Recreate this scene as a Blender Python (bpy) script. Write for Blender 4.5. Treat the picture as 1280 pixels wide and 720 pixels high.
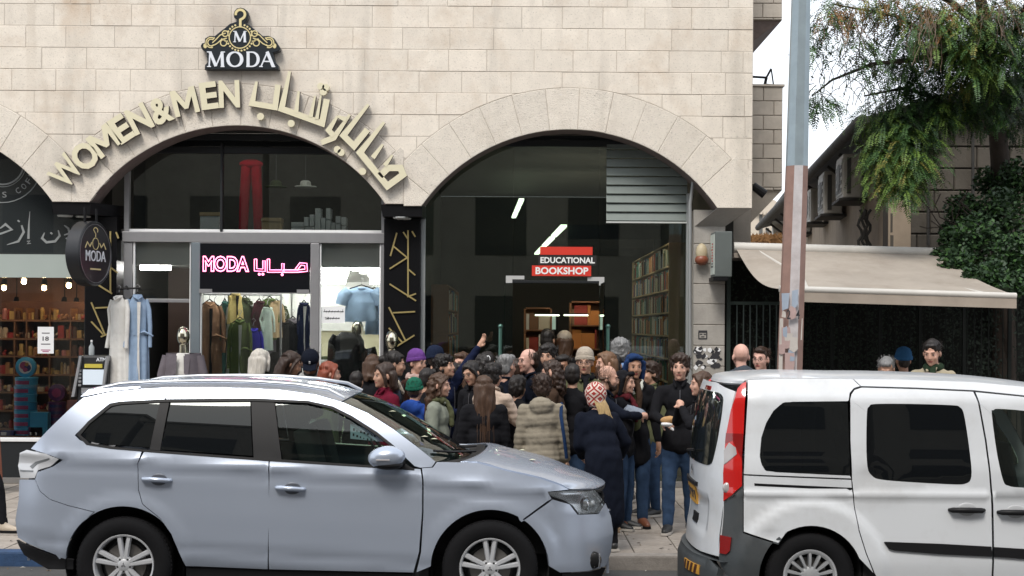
import bpy, bmesh, math, random
import numpy as np
from mathutils import Vector, Matrix, Euler, noise
from mathutils.geometry import delaunay_2d_cdt
for _o in list(bpy.data.objects): bpy.data.objects.remove(_o)
SC = bpy.context.scene; COL = SC.collection
R = math.radians
random.seed(7); rnd = random.Random(11)
# ---------------------------------------------------------------- camera, sky, sun, exposure
FPX = 1815.0; HZ = 408.0; CAMY = -18.0; CAMZ = 2.0; ROLL = R(0.35)
cam_d = bpy.data.cameras.new("camera"); cam = bpy.data.objects.new("camera", cam_d); COL.objects.link(cam)
cam.location = (0, CAMY, CAMZ); cam.rotation_euler = (R(90), -ROLL, 0)
cam_d.sensor_width = 36; cam_d.lens = FPX/1280*36; cam_d.shift_y = (HZ-360)/1280
cam_d.clip_start = 0.1; cam_d.clip_end = 2000
SC.camera = cam
wd = bpy.data.worlds.new("World"); SC.world = wd; wd.use_nodes = True
nt = wd.node_tree; nt.nodes.clear()
wo = nt.nodes.new("ShaderNodeOutputWorld"); bg = nt.nodes.new("ShaderNodeBackground")
sk = nt.nodes.new("ShaderNodeTexSky"); sk.sky_type = 'NISHITA'; sk.sun_disc = False
SUN_EL, SUN_AZ = 52, 200      # azimuth clockwise from +Y: behind the camera, slightly left
sk.sun_elevation = R(SUN_EL); sk.sun_rotation = R(SUN_AZ); sk.air_density = 1.0; sk.dust_density = 4.0
mxn = nt.nodes.new("ShaderNodeMix"); mxn.data_type = 'RGBA'; mxn.inputs[0].default_value = 0.82
mxn.inputs[7].default_value = (9.2, 9.6, 10.2, 1)      # even cloud deck
nt.links.new(sk.outputs[0], mxn.inputs[6]); nt.links.new(mxn.outputs[2], bg.inputs[0])
bg.inputs[1].default_value = 0.10; nt.links.new(bg.outputs[0], wo.inputs[0])
sl = bpy.data.lights.new("sun", 'SUN'); sl.energy = 1.5; sl.angle = R(18); sl.color = (1.0, 0.95, 0.88)
so = bpy.data.objects.new("sun", sl); COL.objects.link(so)
_a, _e = R(SUN_AZ), R(SUN_EL)
sd = Vector((math.sin(_a)*math.cos(_e), math.cos(_a)*math.cos(_e), math.sin(_e)))
so.rotation_euler = sd.to_track_quat('Z', 'Y').to_euler(); so.location = (0, -10, 20)
SC.view_settings.view_transform = 'Standard'; SC.view_settings.look = 'None'
SC.view_settings.exposure = 0.75; SC.view_settings.gamma = 1.0
SC.view_settings.use_curve_mapping = False
SC.cycles.max_bounces = 7; SC.cycles.transparent_max_bounces = 16; SC.cycles.diffuse_bounces = 3
SC.cycles.glossy_bounces = 3; SC.cycles.sample_clamp_indirect = 4

def W(px, py, y):
    "world point on the plane Y=y seen at photo pixel (px, py)"
    du, dv = px-640.0, HZ-py
    c, s = math.cos(ROLL), math.sin(ROLL)
    k = (y-CAMY)/FPX
    return Vector(((du*c-dv*s)*k, y, CAMZ+(du*s+dv*c)*k))
def WS(px, py, f, n=5):
    "same on a surface y=f(x,z)"
    y = f(W(px, py, -7).x, W(px, py, -7).z)
    for _ in range(n):
        p = W(px, py, y); y = f(p.x, p.z)
    return W(px, py, y)
# ---------------------------------------------------------------- materials
MATS = {}
def mat(name, col, rough=0.7, metal=0.0, var=0.0, vscale=4.0, bump=0.0, bscale=40.0, spec=0.5, coat=0.0,
        emit=None, estr=0.0, rand=0.0, streak=0.0, dirt=0.0, dirtcol=None, coords='Object', bdist=0.01, stretch=None, sheen=0.0, alpha=None, speck=0.0):
    if name in MATS: return MATS[name]
    m = bpy.data.materials.new(name); m.use_nodes = True; MATS[name] = m
    t = m.node_tree; N = t.nodes; L = t.links
    b = N["Principled BSDF"]
    c = (col[0], col[1], col[2], 1)
    b.inputs["Base Color"].default_value = c; b.inputs["Roughness"].default_value = rough
    b.inputs["Metallic"].default_value = metal; b.inputs["Specular IOR Level"].default_value = spec
    if coat: b.inputs["Coat Weight"].default_value = coat; b.inputs["Coat Roughness"].default_value = 0.04
    if emit: b.inputs["Emission Color"].default_value = (*emit, 1); b.inputs["Emission Strength"].default_value = estr
    tc = N.new("ShaderNodeTexCoord"); src = tc.outputs[coords]
    if stretch:
        mp = N.new("ShaderNodeMapping"); mp.inputs['Scale'].default_value = stretch; L.new(src, mp.inputs[0]); src = mp.outputs[0]
    cur = None
    if var or rand or dirt or streak or speck:
        rgb = N.new("ShaderNodeRGB"); rgb.outputs[0].default_value = c; cur = rgb.outputs[0]
        def mul(cur, facsock, lo, hi):
            mr = N.new("ShaderNodeMapRange"); mr.inputs[3].default_value = lo; mr.inputs[4].default_value = hi
            L.new(facsock, mr.inputs[0])
            vm = N.new("ShaderNodeVectorMath"); vm.operation = 'SCALE'; L.new(cur, vm.inputs[0]); L.new(mr.outputs[0], vm.inputs['Scale'])
            return vm.outputs[0]
        if var:
            n = N.new("ShaderNodeTexNoise"); n.inputs["Scale"].default_value = vscale; n.inputs["Detail"].default_value = 6
            n.inputs["Roughness"].default_value = 0.65
            L.new(src, n.inputs[0]); cur = mul(cur, n.outputs[0], 1-2.0*var, 1+2.0*var)
        if rand:
            oi = N.new("ShaderNodeObjectInfo"); cur = mul(cur, oi.outputs["Random"], 1-rand, 1+rand)
        if streak:
            mp2 = N.new("ShaderNodeMapping"); mp2.inputs['Scale'].default_value = (3, 3, .35); L.new(tc.outputs[coords], mp2.inputs[0])
            n = N.new("ShaderNodeTexNoise"); n.inputs["Scale"].default_value = 1.0; n.inputs["Detail"].default_value = 5
            L.new(mp2.outputs[0], n.inputs[0])
            cr = N.new("ShaderNodeMapRange"); cr.inputs[1].default_value = .55; cr.inputs[2].default_value = .8; L.new(n.outputs[0], cr.inputs[0])
            cur = mul(cur, cr.outputs[0], 1.0, 1-streak)
        if speck:
            n = N.new("ShaderNodeTexNoise"); n.inputs["Scale"].default_value = 42; n.inputs["Detail"].default_value = 3; n.inputs["Roughness"].default_value = .7
            L.new(tc.outputs[coords], n.inputs[0]); cr = N.new("ShaderNodeMapRange"); cr.inputs[1].default_value = .56; cr.inputs[2].default_value = .74; L.new(n.outputs[0], cr.inputs[0])
            cur = mul(cur, cr.outputs[0], 1.0, 1-speck)
        if dirt:
            n = N.new("ShaderNodeTexNoise"); n.inputs["Scale"].default_value = 1.3; n.inputs["Detail"].default_value = 8; n.inputs["Roughness"].default_value = .7
            L.new(tc.outputs[coords], n.inputs[0])
            cr = N.new("ShaderNodeMapRange"); cr.inputs[1].default_value = .5; cr.inputs[2].default_value = .75; cr.inputs[4].default_value = dirt; L.new(n.outputs[0], cr.inputs[0])
            mx = N.new("ShaderNodeMix"); mx.data_type = 'RGBA'; L.new(cr.outputs[0], mx.inputs[0]); L.new(cur, mx.inputs[6])
            mx.inputs[7].default_value = (*(dirtcol or (.1, .08, .06)), 1); cur = mx.outputs[2]
        L.new(cur, b.inputs["Base Color"])
    if bump:
        n = N.new("ShaderNodeTexNoise"); n.inputs["Scale"].default_value = bscale; n.inputs["Detail"].default_value = 5
        L.new(src, n.inputs[0])
        bp = N.new("ShaderNodeBump"); bp.inputs["Strength"].default_value = bump; bp.inputs["Distance"].default_value = bdist
        L.new(n.outputs[0], bp.inputs["Height"]); L.new(bp.outputs[0], b.inputs["Normal"])
    return m
def glass(name, tint=(1, 1, 1), opacity=0.1, opcol=(.02, .02, .02), refl=1.0, rough=0.0):
    "thin pane: see-through share, a tinted film and a Fresnel mirror layer"
    if name in MATS: return MATS[name]
    m = bpy.data.materials.new(name); m.use_nodes = True; MATS[name] = m
    t = m.node_tree; N = t.nodes; L = t.links; N.clear()
    out = N.new("ShaderNodeOutputMaterial"); tr = N.new("ShaderNodeBsdfTransparent"); tr.inputs[0].default_value = (*tint, 1)
    df = N.new("ShaderNodeBsdfDiffuse"); df.inputs[0].default_value = (*opcol, 1)
    m1 = N.new("ShaderNodeMixShader"); m1.inputs[0].default_value = opacity; L.new(tr.outputs[0], m1.inputs[1]); L.new(df.outputs[0], m1.inputs[2])
    gl = N.new("ShaderNodeBsdfGlossy"); gl.inputs["Roughness"].default_value = rough; gl.inputs[0].default_value = (.95, 1, .98, 1)
    fr = N.new("ShaderNodeFresnel"); fr.inputs[0].default_value = 1.5
    mm = N.new("ShaderNodeMath"); mm.operation = 'MULTIPLY'; mm.inputs[1].default_value = refl; L.new(fr.outputs[0], mm.inputs[0])
    m2 = N.new("ShaderNodeMixShader"); L.new(mm.outputs[0], m2.inputs[0]); L.new(m1.outputs[0], m2.inputs[1]); L.new(gl.outputs[0], m2.inputs[2])
    L.new(m2.outputs[0], out.inputs[0])
    return m
# ---------------------------------------------------------------- objects
def setp(o, label=None, cat=None, group=None, kind=None):
    if label: o['label'] = label
    if cat: o['category'] = cat
    if group: o['group'] = group
    if kind: o['kind'] = kind
    return o
def thing(name, label, cat, loc=(0, 0, 0), rz=0, group=None, kind=None):
    o = bpy.data.objects.new(name, None); COL.objects.link(o); o.location = loc; o.rotation_euler = (0, 0, rz)
    o.empty_display_size = .1
    return setp(o, label, cat, group, kind)
def wmat(o):
    M = Matrix.LocRotScale(o.location, o.rotation_euler, o.scale)
    if o.parent is not None: M = wmat(o.parent) @ o.matrix_parent_inverse @ M
    return M
def link(name, me, parent=None, world=True):
    o = bpy.data.objects.new(name, me); COL.objects.link(o)
    if parent is not None:
        o.parent = parent
        if world: o.matrix_parent_inverse = wmat(parent).inverted()   # vertices are given in world space
    return o
class MB:
    def __init__(s): s.v = []; s.f = []; s.m = []; s.mats = []
    def mi(s, m):
        if m not in s.mats: s.mats.append(m)
        return s.mats.index(m)
    def add(s, vs, fs, m):
        o = len(s.v); k = s.mi(m); s.v.extend([tuple(v) for v in vs])
        for f in fs: s.f.append([i+o for i in f]); s.m.append(k)
        return s
    def box(s, x0, x1, y0, y1, z0, z1, m, M=None):
        vs = [Vector((x, y, z)) for x in (x0, x1) for y in (y0, y1) for z in (z0, z1)]
        if M: vs = [M @ v for v in vs]
        return s.add(vs, [(0, 1, 3, 2), (4, 6, 7, 5), (0, 4, 5, 1), (2, 3, 7, 6), (0, 2, 6, 4), (1, 5, 7, 3)], m)
    def bbox(s, x0, x1, y0, y1, z0, z1, m, b=.01, M=None):
        "box with chamfered edges"
        b = min(b, (x1-x0)*.45, (y1-y0)*.45, (z1-z0)*.45)
        bm = bmesh.new(); bmesh.ops.create_cube(bm, size=1)
        for v in bm.verts: v.co = Vector(((x0+x1)/2+v.co.x*(x1-x0), (y0+y1)/2+v.co.y*(y1-y0), (z0+z1)/2+v.co.z*(z1-z0)))
        bmesh.ops.bevel(bm, geom=bm.edges[:], offset=b, segments=2, affect='EDGES', profile=.6)
        vs = [M @ v.co if M else v.co.copy() for v in bm.verts]
        bm.verts.index_update(); fs = [[v.index for v in f.verts] for f in bm.faces]; bm.free()
        return s.add(vs, fs, m)
    def prism(s, poly, y0, y1, m, ch=0.0, ax='xz', M=None):
        "polygon (u,v) in the XZ plane, front face at y0, back at y1; front edge chamfered by ch"
        n = len(poly)
        a = sum(poly[i][0]*poly[(i+1) % n][1]-poly[(i+1) % n][0]*poly[i][1] for i in range(n))
        if a < 0: poly = poly[::-1]
        P = [Vector((p[0], y0+ch, p[1])) for p in poly]; B = [Vector((p[0], y1, p[1])) for p in poly]
        if ch:
            ins = offset_poly([(p[0], p[1]) for p in poly], ch); F = [Vector((p[0], y0, p[1])) for p in ins]
            vs = F+P+B
            fs = [list(range(n))]+[[i, n+i, n+(i+1) % n, (i+1) % n] for i in range(n)]+[[n+i, 2*n+i, 2*n+(i+1) % n, n+(i+1) % n] for i in range(n)]
            fs.append(list(range(3*n-1, 2*n-1, -1)))
        else:
            vs = P+B; fs = [list(range(n))]+[[i, n+i, n+(i+1) % n, (i+1) % n] for i in range(n)]; fs.append(list(range(2*n-1, n-1, -1)))
        if M: vs = [M @ v for v in vs]
        return s.add(vs, fs, m)
    def tube(s, pts, r, m, n=8, caps=True):
        pts = [Vector(p) for p in pts]; rs = r if isinstance(r, (list, tuple)) else [r]*len(pts)
        vs = []; k = len(pts); prev = None
        for i, p in enumerate(pts):
            t = (pts[min(i+1, k-1)]-pts[max(i-1, 0)])
            t = t.normalized() if t.length > 1e-9 else Vector((0, 0, 1))
            if prev is None:
                a = Vector((0, 0, 1)) if abs(t.z) < .9 else Vector((1, 0, 0)); u = t.cross(a).normalized()
            else:
                u = (prev-t*prev.dot(t)); u = u.normalized() if u.length > 1e-6 else t.orthogonal().normalized()
            prev = u; w = t.cross(u)
            for j in range(n):
                an = 2*math.pi*j/n; vs.append(p+(u*math.cos(an)+w*math.sin(an))*rs[i])
        fs = [[i*n+j, i*n+(j+1) % n, (i+1)*n+(j+1) % n, (i+1)*n+j] for i in range(k-1) for j in range(n)]
        if caps: fs += [list(range(n))[::-1], [(k-1)*n+j for j in range(n)]]
        return s.add(vs, fs, m)
    def lathe(s, prof, c, axis, m, n=32, a0=0, a1=2*math.pi, closed=True):
        "prof: (radius, along-axis)"
        c = Vector(c); axis = Vector(axis).normalized(); u = axis.orthogonal().normalized(); w = axis.cross(u)
        vs = []; k = len(prof); nn = n if closed else n+1
        for j in range(nn):
            an = a0+(a1-a0)*j/n; d = u*math.cos(an)+w*math.sin(an)
            for r, h in prof: vs.append(c+axis*h+d*r)
        fs = []
        for j in range(n):
            j2 = (j+1) % nn
            for i in range(k-1): fs.append([j*k+i, j*k+i+1, j2*k+i+1, j2*k+i])
        return s.add(vs, fs, m)
    def ball(s, c, r, m, seg=12, ring=8, M=None):
        c = Vector(c); r = Vector(r) if not isinstance(r, (int, float)) else Vector((r, r, r)); vs = []
        vs.append(Vector((0, 0, 1)))
        for i in range(1, ring):
            a = math.pi*i/ring
            for j in range(seg): b = 2*math.pi*j/seg; vs.append(Vector((math.sin(a)*math.cos(b), math.sin(a)*math.sin(b), math.cos(a))))
        vs.append(Vector((0, 0, -1))); vs = [Vector((v.x*r.x, v.y*r.y, v.z*r.z)) for v in vs]
        if M: vs = [M @ v for v in vs]
        vs = [v+c for v in vs]
        fs = [[0, 1+j, 1+(j+1) % seg] for j in range(seg)]
        for i in range(ring-2): fs += [[1+i*seg+j, 1+(i+1)*seg+j, 1+(i+1)*seg+(j+1) % seg, 1+i*seg+(j+1) % seg] for j in range(seg)]
        e = len(vs)-1; q = 1+(ring-2)*seg; fs += [[q+j, e, q+(j+1) % seg] for j in range(seg)]
        return s.add(vs, fs, m)
    def grid(s, fn, nu, nv, m, flip=False):
        vs = [fn(i/nu, j/nv) for i in range(nu+1) for j in range(nv+1)]
        q = lambda i, j: i*(nv+1)+j
        fs = [[q(i, j), q(i+1, j), q(i+1, j+1), q(i, j+1)] for i in range(nu) for j in range(nv)]
        if flip: fs = [f[::-1] for f in fs]
        return s.add(vs, fs, m)
    def mesh(s, name='mesh', smooth=None):
        me = bpy.data.meshes.new(name); me.from_pydata(s.v, [], s.f)
        for m in s.mats: me.materials.append(m)
        if len(s.mats) > 1: me.polygons.foreach_set('material_index', s.m)
        me.update()
        if smooth:
            me.polygons.foreach_set('use_smooth', [True]*len(me.polygons))
            if smooth < 179: me.set_sharp_from_angle(angle=R(smooth))
        return me
    def build(s, name, parent=None, smooth=None, fix=False, **k):
        me = s.mesh(name, None)
        if fix:
            bm = bmesh.new(); bm.from_mesh(me); bmesh.ops.recalc_face_normals(bm, faces=bm.faces[:]); bm.to_mesh(me); bm.free()
        if smooth:
            me.polygons.foreach_set('use_smooth', [True]*len(me.polygons))
            if smooth < 179: me.set_sharp_from_angle(angle=R(smooth))
        o = link(name, me, parent); return setp(o, **k) if k else o
def offset_poly(P, d):
    "inset a CCW polygon by d"
    n = len(P); out = []
    for i in range(n):
        a, b, c = Vector(P[i-1]), Vector(P[i]), Vector(P[(i+1) % n])
        e1 = (b-a); e2 = (c-b)
        if e1.length < 1e-7 or e2.length < 1e-7: out.append((b.x, b.y)); continue
        e1.normalize(); e2.normalize(); n1 = Vector((-e1.y, e1.x)); n2 = Vector((-e2.y, e2.x)); q = n1+n2
        if q.length < 1e-3: out.append((b.x+n1.x*d, b.y+n1.y*d)); continue
        q.normalize(); k = d/max(q.dot(n1), .35); out.append((b.x+q.x*k, b.y+q.y*k))
    return out
def text_geo(txt, depth=.02, offset=0.0, bevel=0.0, outline=0.0, res=3):
    cu = bpy.data.curves.new('t', 'FONT'); cu.body = txt; cu.resolution_u = res; cu.size = 1
    cu.align_x = 'CENTER'; cu.offset = offset
    if outline: cu.fill_mode = 'NONE'; cu.bevel_depth = outline; cu.bevel_resolution = 1
    else: cu.extrude = depth/2; cu.bevel_depth = bevel
    o = bpy.data.objects.new('t', cu); COL.objects.link(o)
    dg = bpy.context.evaluated_depsgraph_get(); dg.update()
    me = bpy.data.meshes.new_from_object(o.evaluated_get(dg)); bpy.data.objects.remove(o); bpy.data.curves.remove(cu)
    vs = [v.co.copy() for v in me.vertices]; fs = [list(p.vertices) for p in me.polygons]; bpy.data.meshes.remove(me)
    return vs, fs
def text_to(mb, txt, cx, cz, w, h, y, m, depth=.01, offset=0.0, rot=0.0, outline=0.0, M=None, square=False, mirror=False):
    "letters fitted to a w x h box centred at (cx, cz) in the XZ plane, front toward -Y"
    vs, fs = text_geo(txt, 1, offset, outline=outline/h if outline else 0)
    if not vs: return mb
    x0 = min(v.x for v in vs); x1 = max(v.x for v in vs); y0 = min(v.y for v in vs); y1 = max(v.y for v in vs)
    sx = w/(x1-x0); sy = h/(y1-y0)
    if square: sx = sy = min(sx, sy)
    c, s = math.cos(rot), math.sin(rot); out = []
    for v in vs:
        a = (v.x-(x0+x1)/2)*sx; b = (v.y-(y0+y1)/2)*sy
        out.append(Vector((cx+a*c-b*s, y-(v.z*(depth if not outline else h)), cz+a*s+b*c)))
    if M: out = [M @ v for v in out]
    return mb.add(out, fs, m)
def stroke(mb, pts, wd, y0, y1, m, close=False):
    "flat brush stroke along (x,z) points as an extruded band with mitred corners"
    P = [Vector(p) for p in pts]; n = len(P); Lf = []; Rt = []
    for i in range(n):
        a = P[i-1] if (i > 0 or close) else None; c = P[(i+1) % n] if (i < n-1 or close) else None; b = P[i]
        e1 = (b-a).normalized() if a is not None else (c-b).normalized(); e2 = (c-b).normalized() if c is not None else e1
        n1 = Vector((-e1.y, e1.x)); n2 = Vector((-e2.y, e2.x)); q = (n1+n2)
        q = q.normalized() if q.length > 1e-4 else n1
        w_ = wd[i] if isinstance(wd, (list, tuple)) else wd
        k = w_/2/max(q.dot(n1), .5); Lf.append(b+q*k); Rt.append(b-q*k)
    segs = n if close else n-1
    vs = []; fs = []
    for p in Lf: vs += [(p.x, y0, p.y), (p.x, y1, p.y)]
    o = 2*n
    for p in Rt: vs += [(p.x, y0, p.y), (p.x, y1, p.y)]
    for i in range(segs):
        j = (i+1) % n
        fs += [[2*i, 2*j, o+2*j, o+2*i], [2*i+1, o+2*i+1, o+2*j+1, 2*j+1], [2*i, 2*i+1, 2*j+1, 2*j], [o+2*i, o+2*j, o+2*j+1, o+2*i+1]]
    if not close: fs += [[0, o, o+1, 1], [2*n-2, 2*n-1, o+2*n-1, o+2*n-2]]
    return mb.add(vs, fs, m)
def disc(mb, cx, cz, r, y0, y1, m, n=20, rz=None):
    return mb.prism([(cx+r*math.cos(2*math.pi*i/n), cz+(rz or r)*math.sin(2*math.pi*i/n)) for i in range(n)], y0, y1, m)
def rrect(x0, x1, z0, z1, r, n=4):
    out = []
    for cx, cz, a in ((x1-r, z1-r, 0), (x0+r, z1-r, 90), (x0+r, z0+r, 180), (x1-r, z0+r, 270)):
        for i in range(n+1): an = R(a+90*i/n); out.append((cx+r*math.cos(an), cz+r*math.sin(an)))
    return out
ORD = ['first', 'second', 'third', 'fourth', 'fifth', 'sixth', 'seventh', 'eighth', 'ninth', 'tenth', 'eleventh', 'twelfth', 'thirteenth', 'fourteenth']
# common materials
black = mat('black_paint', (.007, .007, .008), .5, spec=.2); dark = mat('dark_metal', (.02, .022, .024), .5, .1, spec=.25)
alu = mat('aluminium_frame', (.33, .33, .34), .42, .6, var=.05, vscale=8); white = mat('white_paint', (.75, .76, .76), .6, var=.04)
gold = mat('gold_strip', (.62, .50, .22), .35, .7); rubber = mat('rubber', (.018, .018, .019), .75, bump=.2, bscale=120)
paper = mat('paper_sheet', (.78, .79, .8), .8); ink = mat('print_ink', (.03, .03, .035), .8)
# ================================================================ ground, road, pavement, kerb
asph = mat('asphalt', (.055, .054, .053), .85, var=.25, vscale=3, bump=.5, bscale=160, bdist=.01, dirt=.5, dirtcol=(.03, .028, .026))
earth = mat('bare_ground', (.16, .14, .11), .95, var=.2)
tile_m = mat('pavement_tile', (.30, .265, .23), .8, var=.22, vscale=14, bump=.6, bscale=110, bdist=.004, rand=.14, dirt=.55, dirtcol=(.13, .11, .09))
grout = mat('tile_joint', (.10, .085, .07), .95, var=.2)
kerb_m = mat('kerb_stone', (.22, .2, .18), .85, var=.25, vscale=9, bump=.4, bscale=60, rand=.1, dirt=.5)
kerb_b = mat('kerb_blue_paint', (.02, .055, .13), .7, var=.25, vscale=12, bump=.3, bscale=60, dirt=.5)
kerb_w = mat('kerb_white_paint', (.5, .5, .48), .75, var=.2, vscale=12, dirt=.6)
MB().box(-300, 300, -60, 400, -.6, -.155, earth).build('ground', kind='structure')
MB().box(-60, 60, -15.4, -5.02, -.154, -.13, asph).build('road', kind='structure')
MB().box(-60, 60, -22.5, -15.2, -.15, -.005, grout).build('opposite_pavement', kind='structure')
pv = MB().box(-40, 40, -5.1, 9, -.15, -.012, grout).build('pavement', kind='structure')
KY0, KY1 = -5.28, -5.1
kr = thing('kerb', 'stone kerb along the pavement edge', 'kerb', kind='structure'); kr.pop('category', None) if 'category' in kr else None
i = 0; x = -6.4
while x < 6.5:
    ln = .8; m_ = [kerb_b, kerb_w][i % 2] if x < -3.0 else kerb_m
    MB().bbox(x+.004, x+ln-.004, KY0, KY1-.004, -.15, .0, m_, .018).build('kerb_stone', kr); x += ln; i += 1
TS = .40; meshes = []
for k in range(6):
    mb = MB(); r_ = random.Random(k)
    mb.bbox(-TS/2+.005, TS/2-.005, -TS/2+.005, TS/2-.005, -.05, .0, tile_m, .006); meshes.append(mb.mesh('tile'))
rest = MB(); cnt = 0
for ix in range(-18, 20):
    for iy in range(0, 13):
        cx = ix*TS+.1; cy = KY1+TS*(iy+.5)
        z = rnd.uniform(-.004, .0); vis = (cx > .3 and cx < 2.4) or (cx < -3.3 and cx > -6.2)
        if vis and cnt < 290:
            o = link('paving_tile', meshes[rnd.randrange(6)], pv); o.location = (cx, cy, z); o.rotation_euler = (rnd.uniform(-.006, .006), rnd.uniform(-.006, .006), 0)
            cnt += 1
        else: rest.box(cx-TS/2+.005, cx+TS/2-.005, cy-TS/2+.005, cy+TS/2-.005, -.05, z, tile_m)
rest.build('paving_tiles_beyond', pv, kind='stuff')
lt = MB(); r_ = random.Random(12); lfm = [mat('dry_litter_leaf', (.16, .10, .04), .9), mat('litter_paper', (.4, .38, .34), .9), mat('litter_dark', (.03, .025, .02), .9)]
for k in range(260):
    x, y = r_.uniform(-4.6, 3.2), r_.choice((r_.uniform(-5.05, -1.0), r_.uniform(-5.5, -5.3), r_.uniform(-5.08, -4.3))); s_ = r_.uniform(.008, .03); a = r_.uniform(0, 6.28); z0 = .003 if y > -5.1 else -.128
    lt.add([(x+s_*math.cos(a), y+s_*math.sin(a), z0), (x-s_*.5*math.sin(a), y+s_*.5*math.cos(a), z0+s_*.3), (x-s_*math.cos(a), y-s_*math.sin(a), z0+.001), (x+s_*.5*math.sin(a), y-s_*.5*math.cos(a), z0+s_*.2)], [(0, 1, 2, 3)], lfm[r_.choice((0, 0, 2, 2, 1))])
setp(lt.build('litter_and_leaves'), 'scattered dry leaves and scraps on the pavement and in the gutter', 'litter', kind='stuff')
# buildings across the street (what the car paint and the panes mirror)
ob_m = mat('opposite_stone', (.27, .24, .2), .9, var=.15, vscale=2)
for bi, (x0, x1, h) in enumerate(((-24, -7.4, 15.5), (-7.2, 6.5, 14.4), (6.8, 24, 16.5))):
    t = thing('opposite_building', ['tall stone building across the street on the left, behind the viewer', 'lower stone building straight across the street with dark shop openings', 'tallest stone building across the street on the right'][bi], 'building', ((x0+x1)/2, -24, 0), 0, 'buildings across the street')
    mb = MB(); mb.box(x0, x1, -26, -24, -.1, h, ob_m); mb.build('wall', t)
    MB().box(x0-.1, x1+.1, -26.1, -23.85, h, h+.25, ob_m).build('cornice', t)
    n = int((x1-x0)/2.6)
    for k in range(n):
        cx = x0+(k+.5)*(x1-x0)/n
        for z0, z1 in ((.2, 2.9), (4.1, 5.8), (7.4, 9.1), (10.6, 12.3)):
            f = MB().box(cx-.75, cx+.75, -24.04, -23.98, z0, z1, dark).build('window', t)
# ================================================================ stone facade with three arches
def fx(px): return W(px, HZ, 0).x
K0 = 18/FPX
RI = 225*K0; RO = 277*K0
def arch_c(px, py): p = W(px, py, 0); return (p.x, p.z)
ARCH = [arch_c(-119, 381), arch_c(296, 382), arch_c(711, 387), ]
WX1 = W(941, 120, 0).x; WX0 = -10.0; WTOP = 7.6
SPR = [W(0, 252, 0).z, W(296, 254, 0).z, W(711, 259, 0).z]    # springing level = underside of the corbels
stone_m = mat('limestone', (.73, .665, .575), .85, var=.10, vscale=5, bump=.45, bscale=70, bdist=.006, rand=.045, speck=.35, streak=.30, dirt=.60, dirtcol=(.50, .38, .27))
def stains(m, spots):
    "brown run-off streaks with a fixed place on the wall"
    N = m.node_tree.nodes; L = m.node_tree.links; b = N["Principled BSDF"]; src = b.inputs["Base Color"].links[0].from_socket; tc = N.new("ShaderNodeTexCoord"); sx = N.new("ShaderNodeSeparateXYZ"); L.new(tc.outputs['Object'], sx.inputs[0])
    nz = N.new("ShaderNodeTexNoise"); nz.inputs["Scale"].default_value = 5; nz.inputs["Detail"].default_value = 5; L.new(tc.outputs['Object'], nz.inputs[0]); cur = src
    def mth(op, a, b_):
        n = N.new("ShaderNodeMath"); n.operation = op; n.use_clamp = op == 'MULTIPLY'
        for i, q in enumerate((a, b_)):
            if isinstance(q, (int, float)): n.inputs[i].default_value = q
            else: L.new(q, n.inputs[i])
        return n.outputs[0]
    for x, z, wd, ln, amt, col in spots:
        d = mth('ABSOLUTE', mth('SUBTRACT', mth('ADD', sx.outputs[0], mth('MULTIPLY', mth('SUBTRACT', nz.outputs[0], .5), .14)), x), 0); mr = N.new("ShaderNodeMapRange"); mr.inputs[1].default_value = wd*.75; mr.inputs[2].default_value = wd*1.1; mr.inputs[3].default_value = 1; mr.inputs[4].default_value = 0; L.new(d, mr.inputs[0])
        m2 = N.new("ShaderNodeMapRange"); m2.inputs[1].default_value = z-ln; m2.inputs[2].default_value = z-ln*.4; L.new(sx.outputs[2], m2.inputs[0]); m3 = N.new("ShaderNodeMapRange"); m3.inputs[1].default_value = .3; m3.inputs[2].default_value = .6; m3.inputs[4].default_value = amt; L.new(nz.outputs[0], m3.inputs[0])
        f = mth('MULTIPLY', mth('MULTIPLY', mr.outputs[0], m2.outputs[0]), m3.outputs[0]); mx = N.new("ShaderNodeMix"); mx.data_type = 'RGBA'; L.new(f, mx.inputs[0]); L.new(cur, mx.inputs[6]); mx.inputs[7].default_value = (*col, 1); cur = mx.outputs[2]
    L.new(cur, b.inputs["Base Color"])
stains(stone_m, [(W(96, 0, 0).x, 6.4, .20, 1.1, .55, (.46, .33, .22)), (W(120, 0, 0).x, 6.4, .08, .5, .5, (.36, .27, .2)), (W(480, 0, 0).x, 6.4, .12, 1.3, .4, (.5, .4, .3)), (W(522, 0, 0).x, 6.4, .07, .5, .5, (.42, .31, .22)), (W(205, 0, 0).x, 6.4, .05, 1.4, .35, (.48, .43, .37)), (W(700, 0, 0).x, 6.4, .05, 1.2, .3, (.46, .4, .34)), (W(300, 0, 0).x, 4.95, .45, .5, .45, (.36, .32, .29)), (W(40, 0, 0).x, 6.4, .06, 2.0, .3, (.45, .38, .3)), (W(845, 0, 0).x, 6.4, .06, 1.6, .3, (.5, .42, .34))])
rough_m = mat('voussoir_limestone', (.72, .66, .575), .9, var=.08, vscale=9, bump=.8, bscale=90, bdist=.012, rand=.05, speck=.42, streak=.22, dirt=.38, dirtcol=(.36, .29, .22))
mortar = mat('mortar', (.48, .43, .37), .95, var=.1)
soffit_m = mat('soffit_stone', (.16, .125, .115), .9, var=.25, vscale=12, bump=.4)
bld = thing('stone_facade', 'cream limestone shop building with three wide round arches over dark shopfronts', 'building', (0, 0, 0))
def extrados(x):
    z = -1e9
    for cx, cz in ARCH:
        d = RO*RO-(x-cx)**2
        if d > 0: z = max(z, cz+math.sqrt(d))
    return z
MIDS = [(ARCH[0][0]+ARCH[1][0])/2, (ARCH[1][0]+ARCH[2][0])/2]
J = .005
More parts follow.
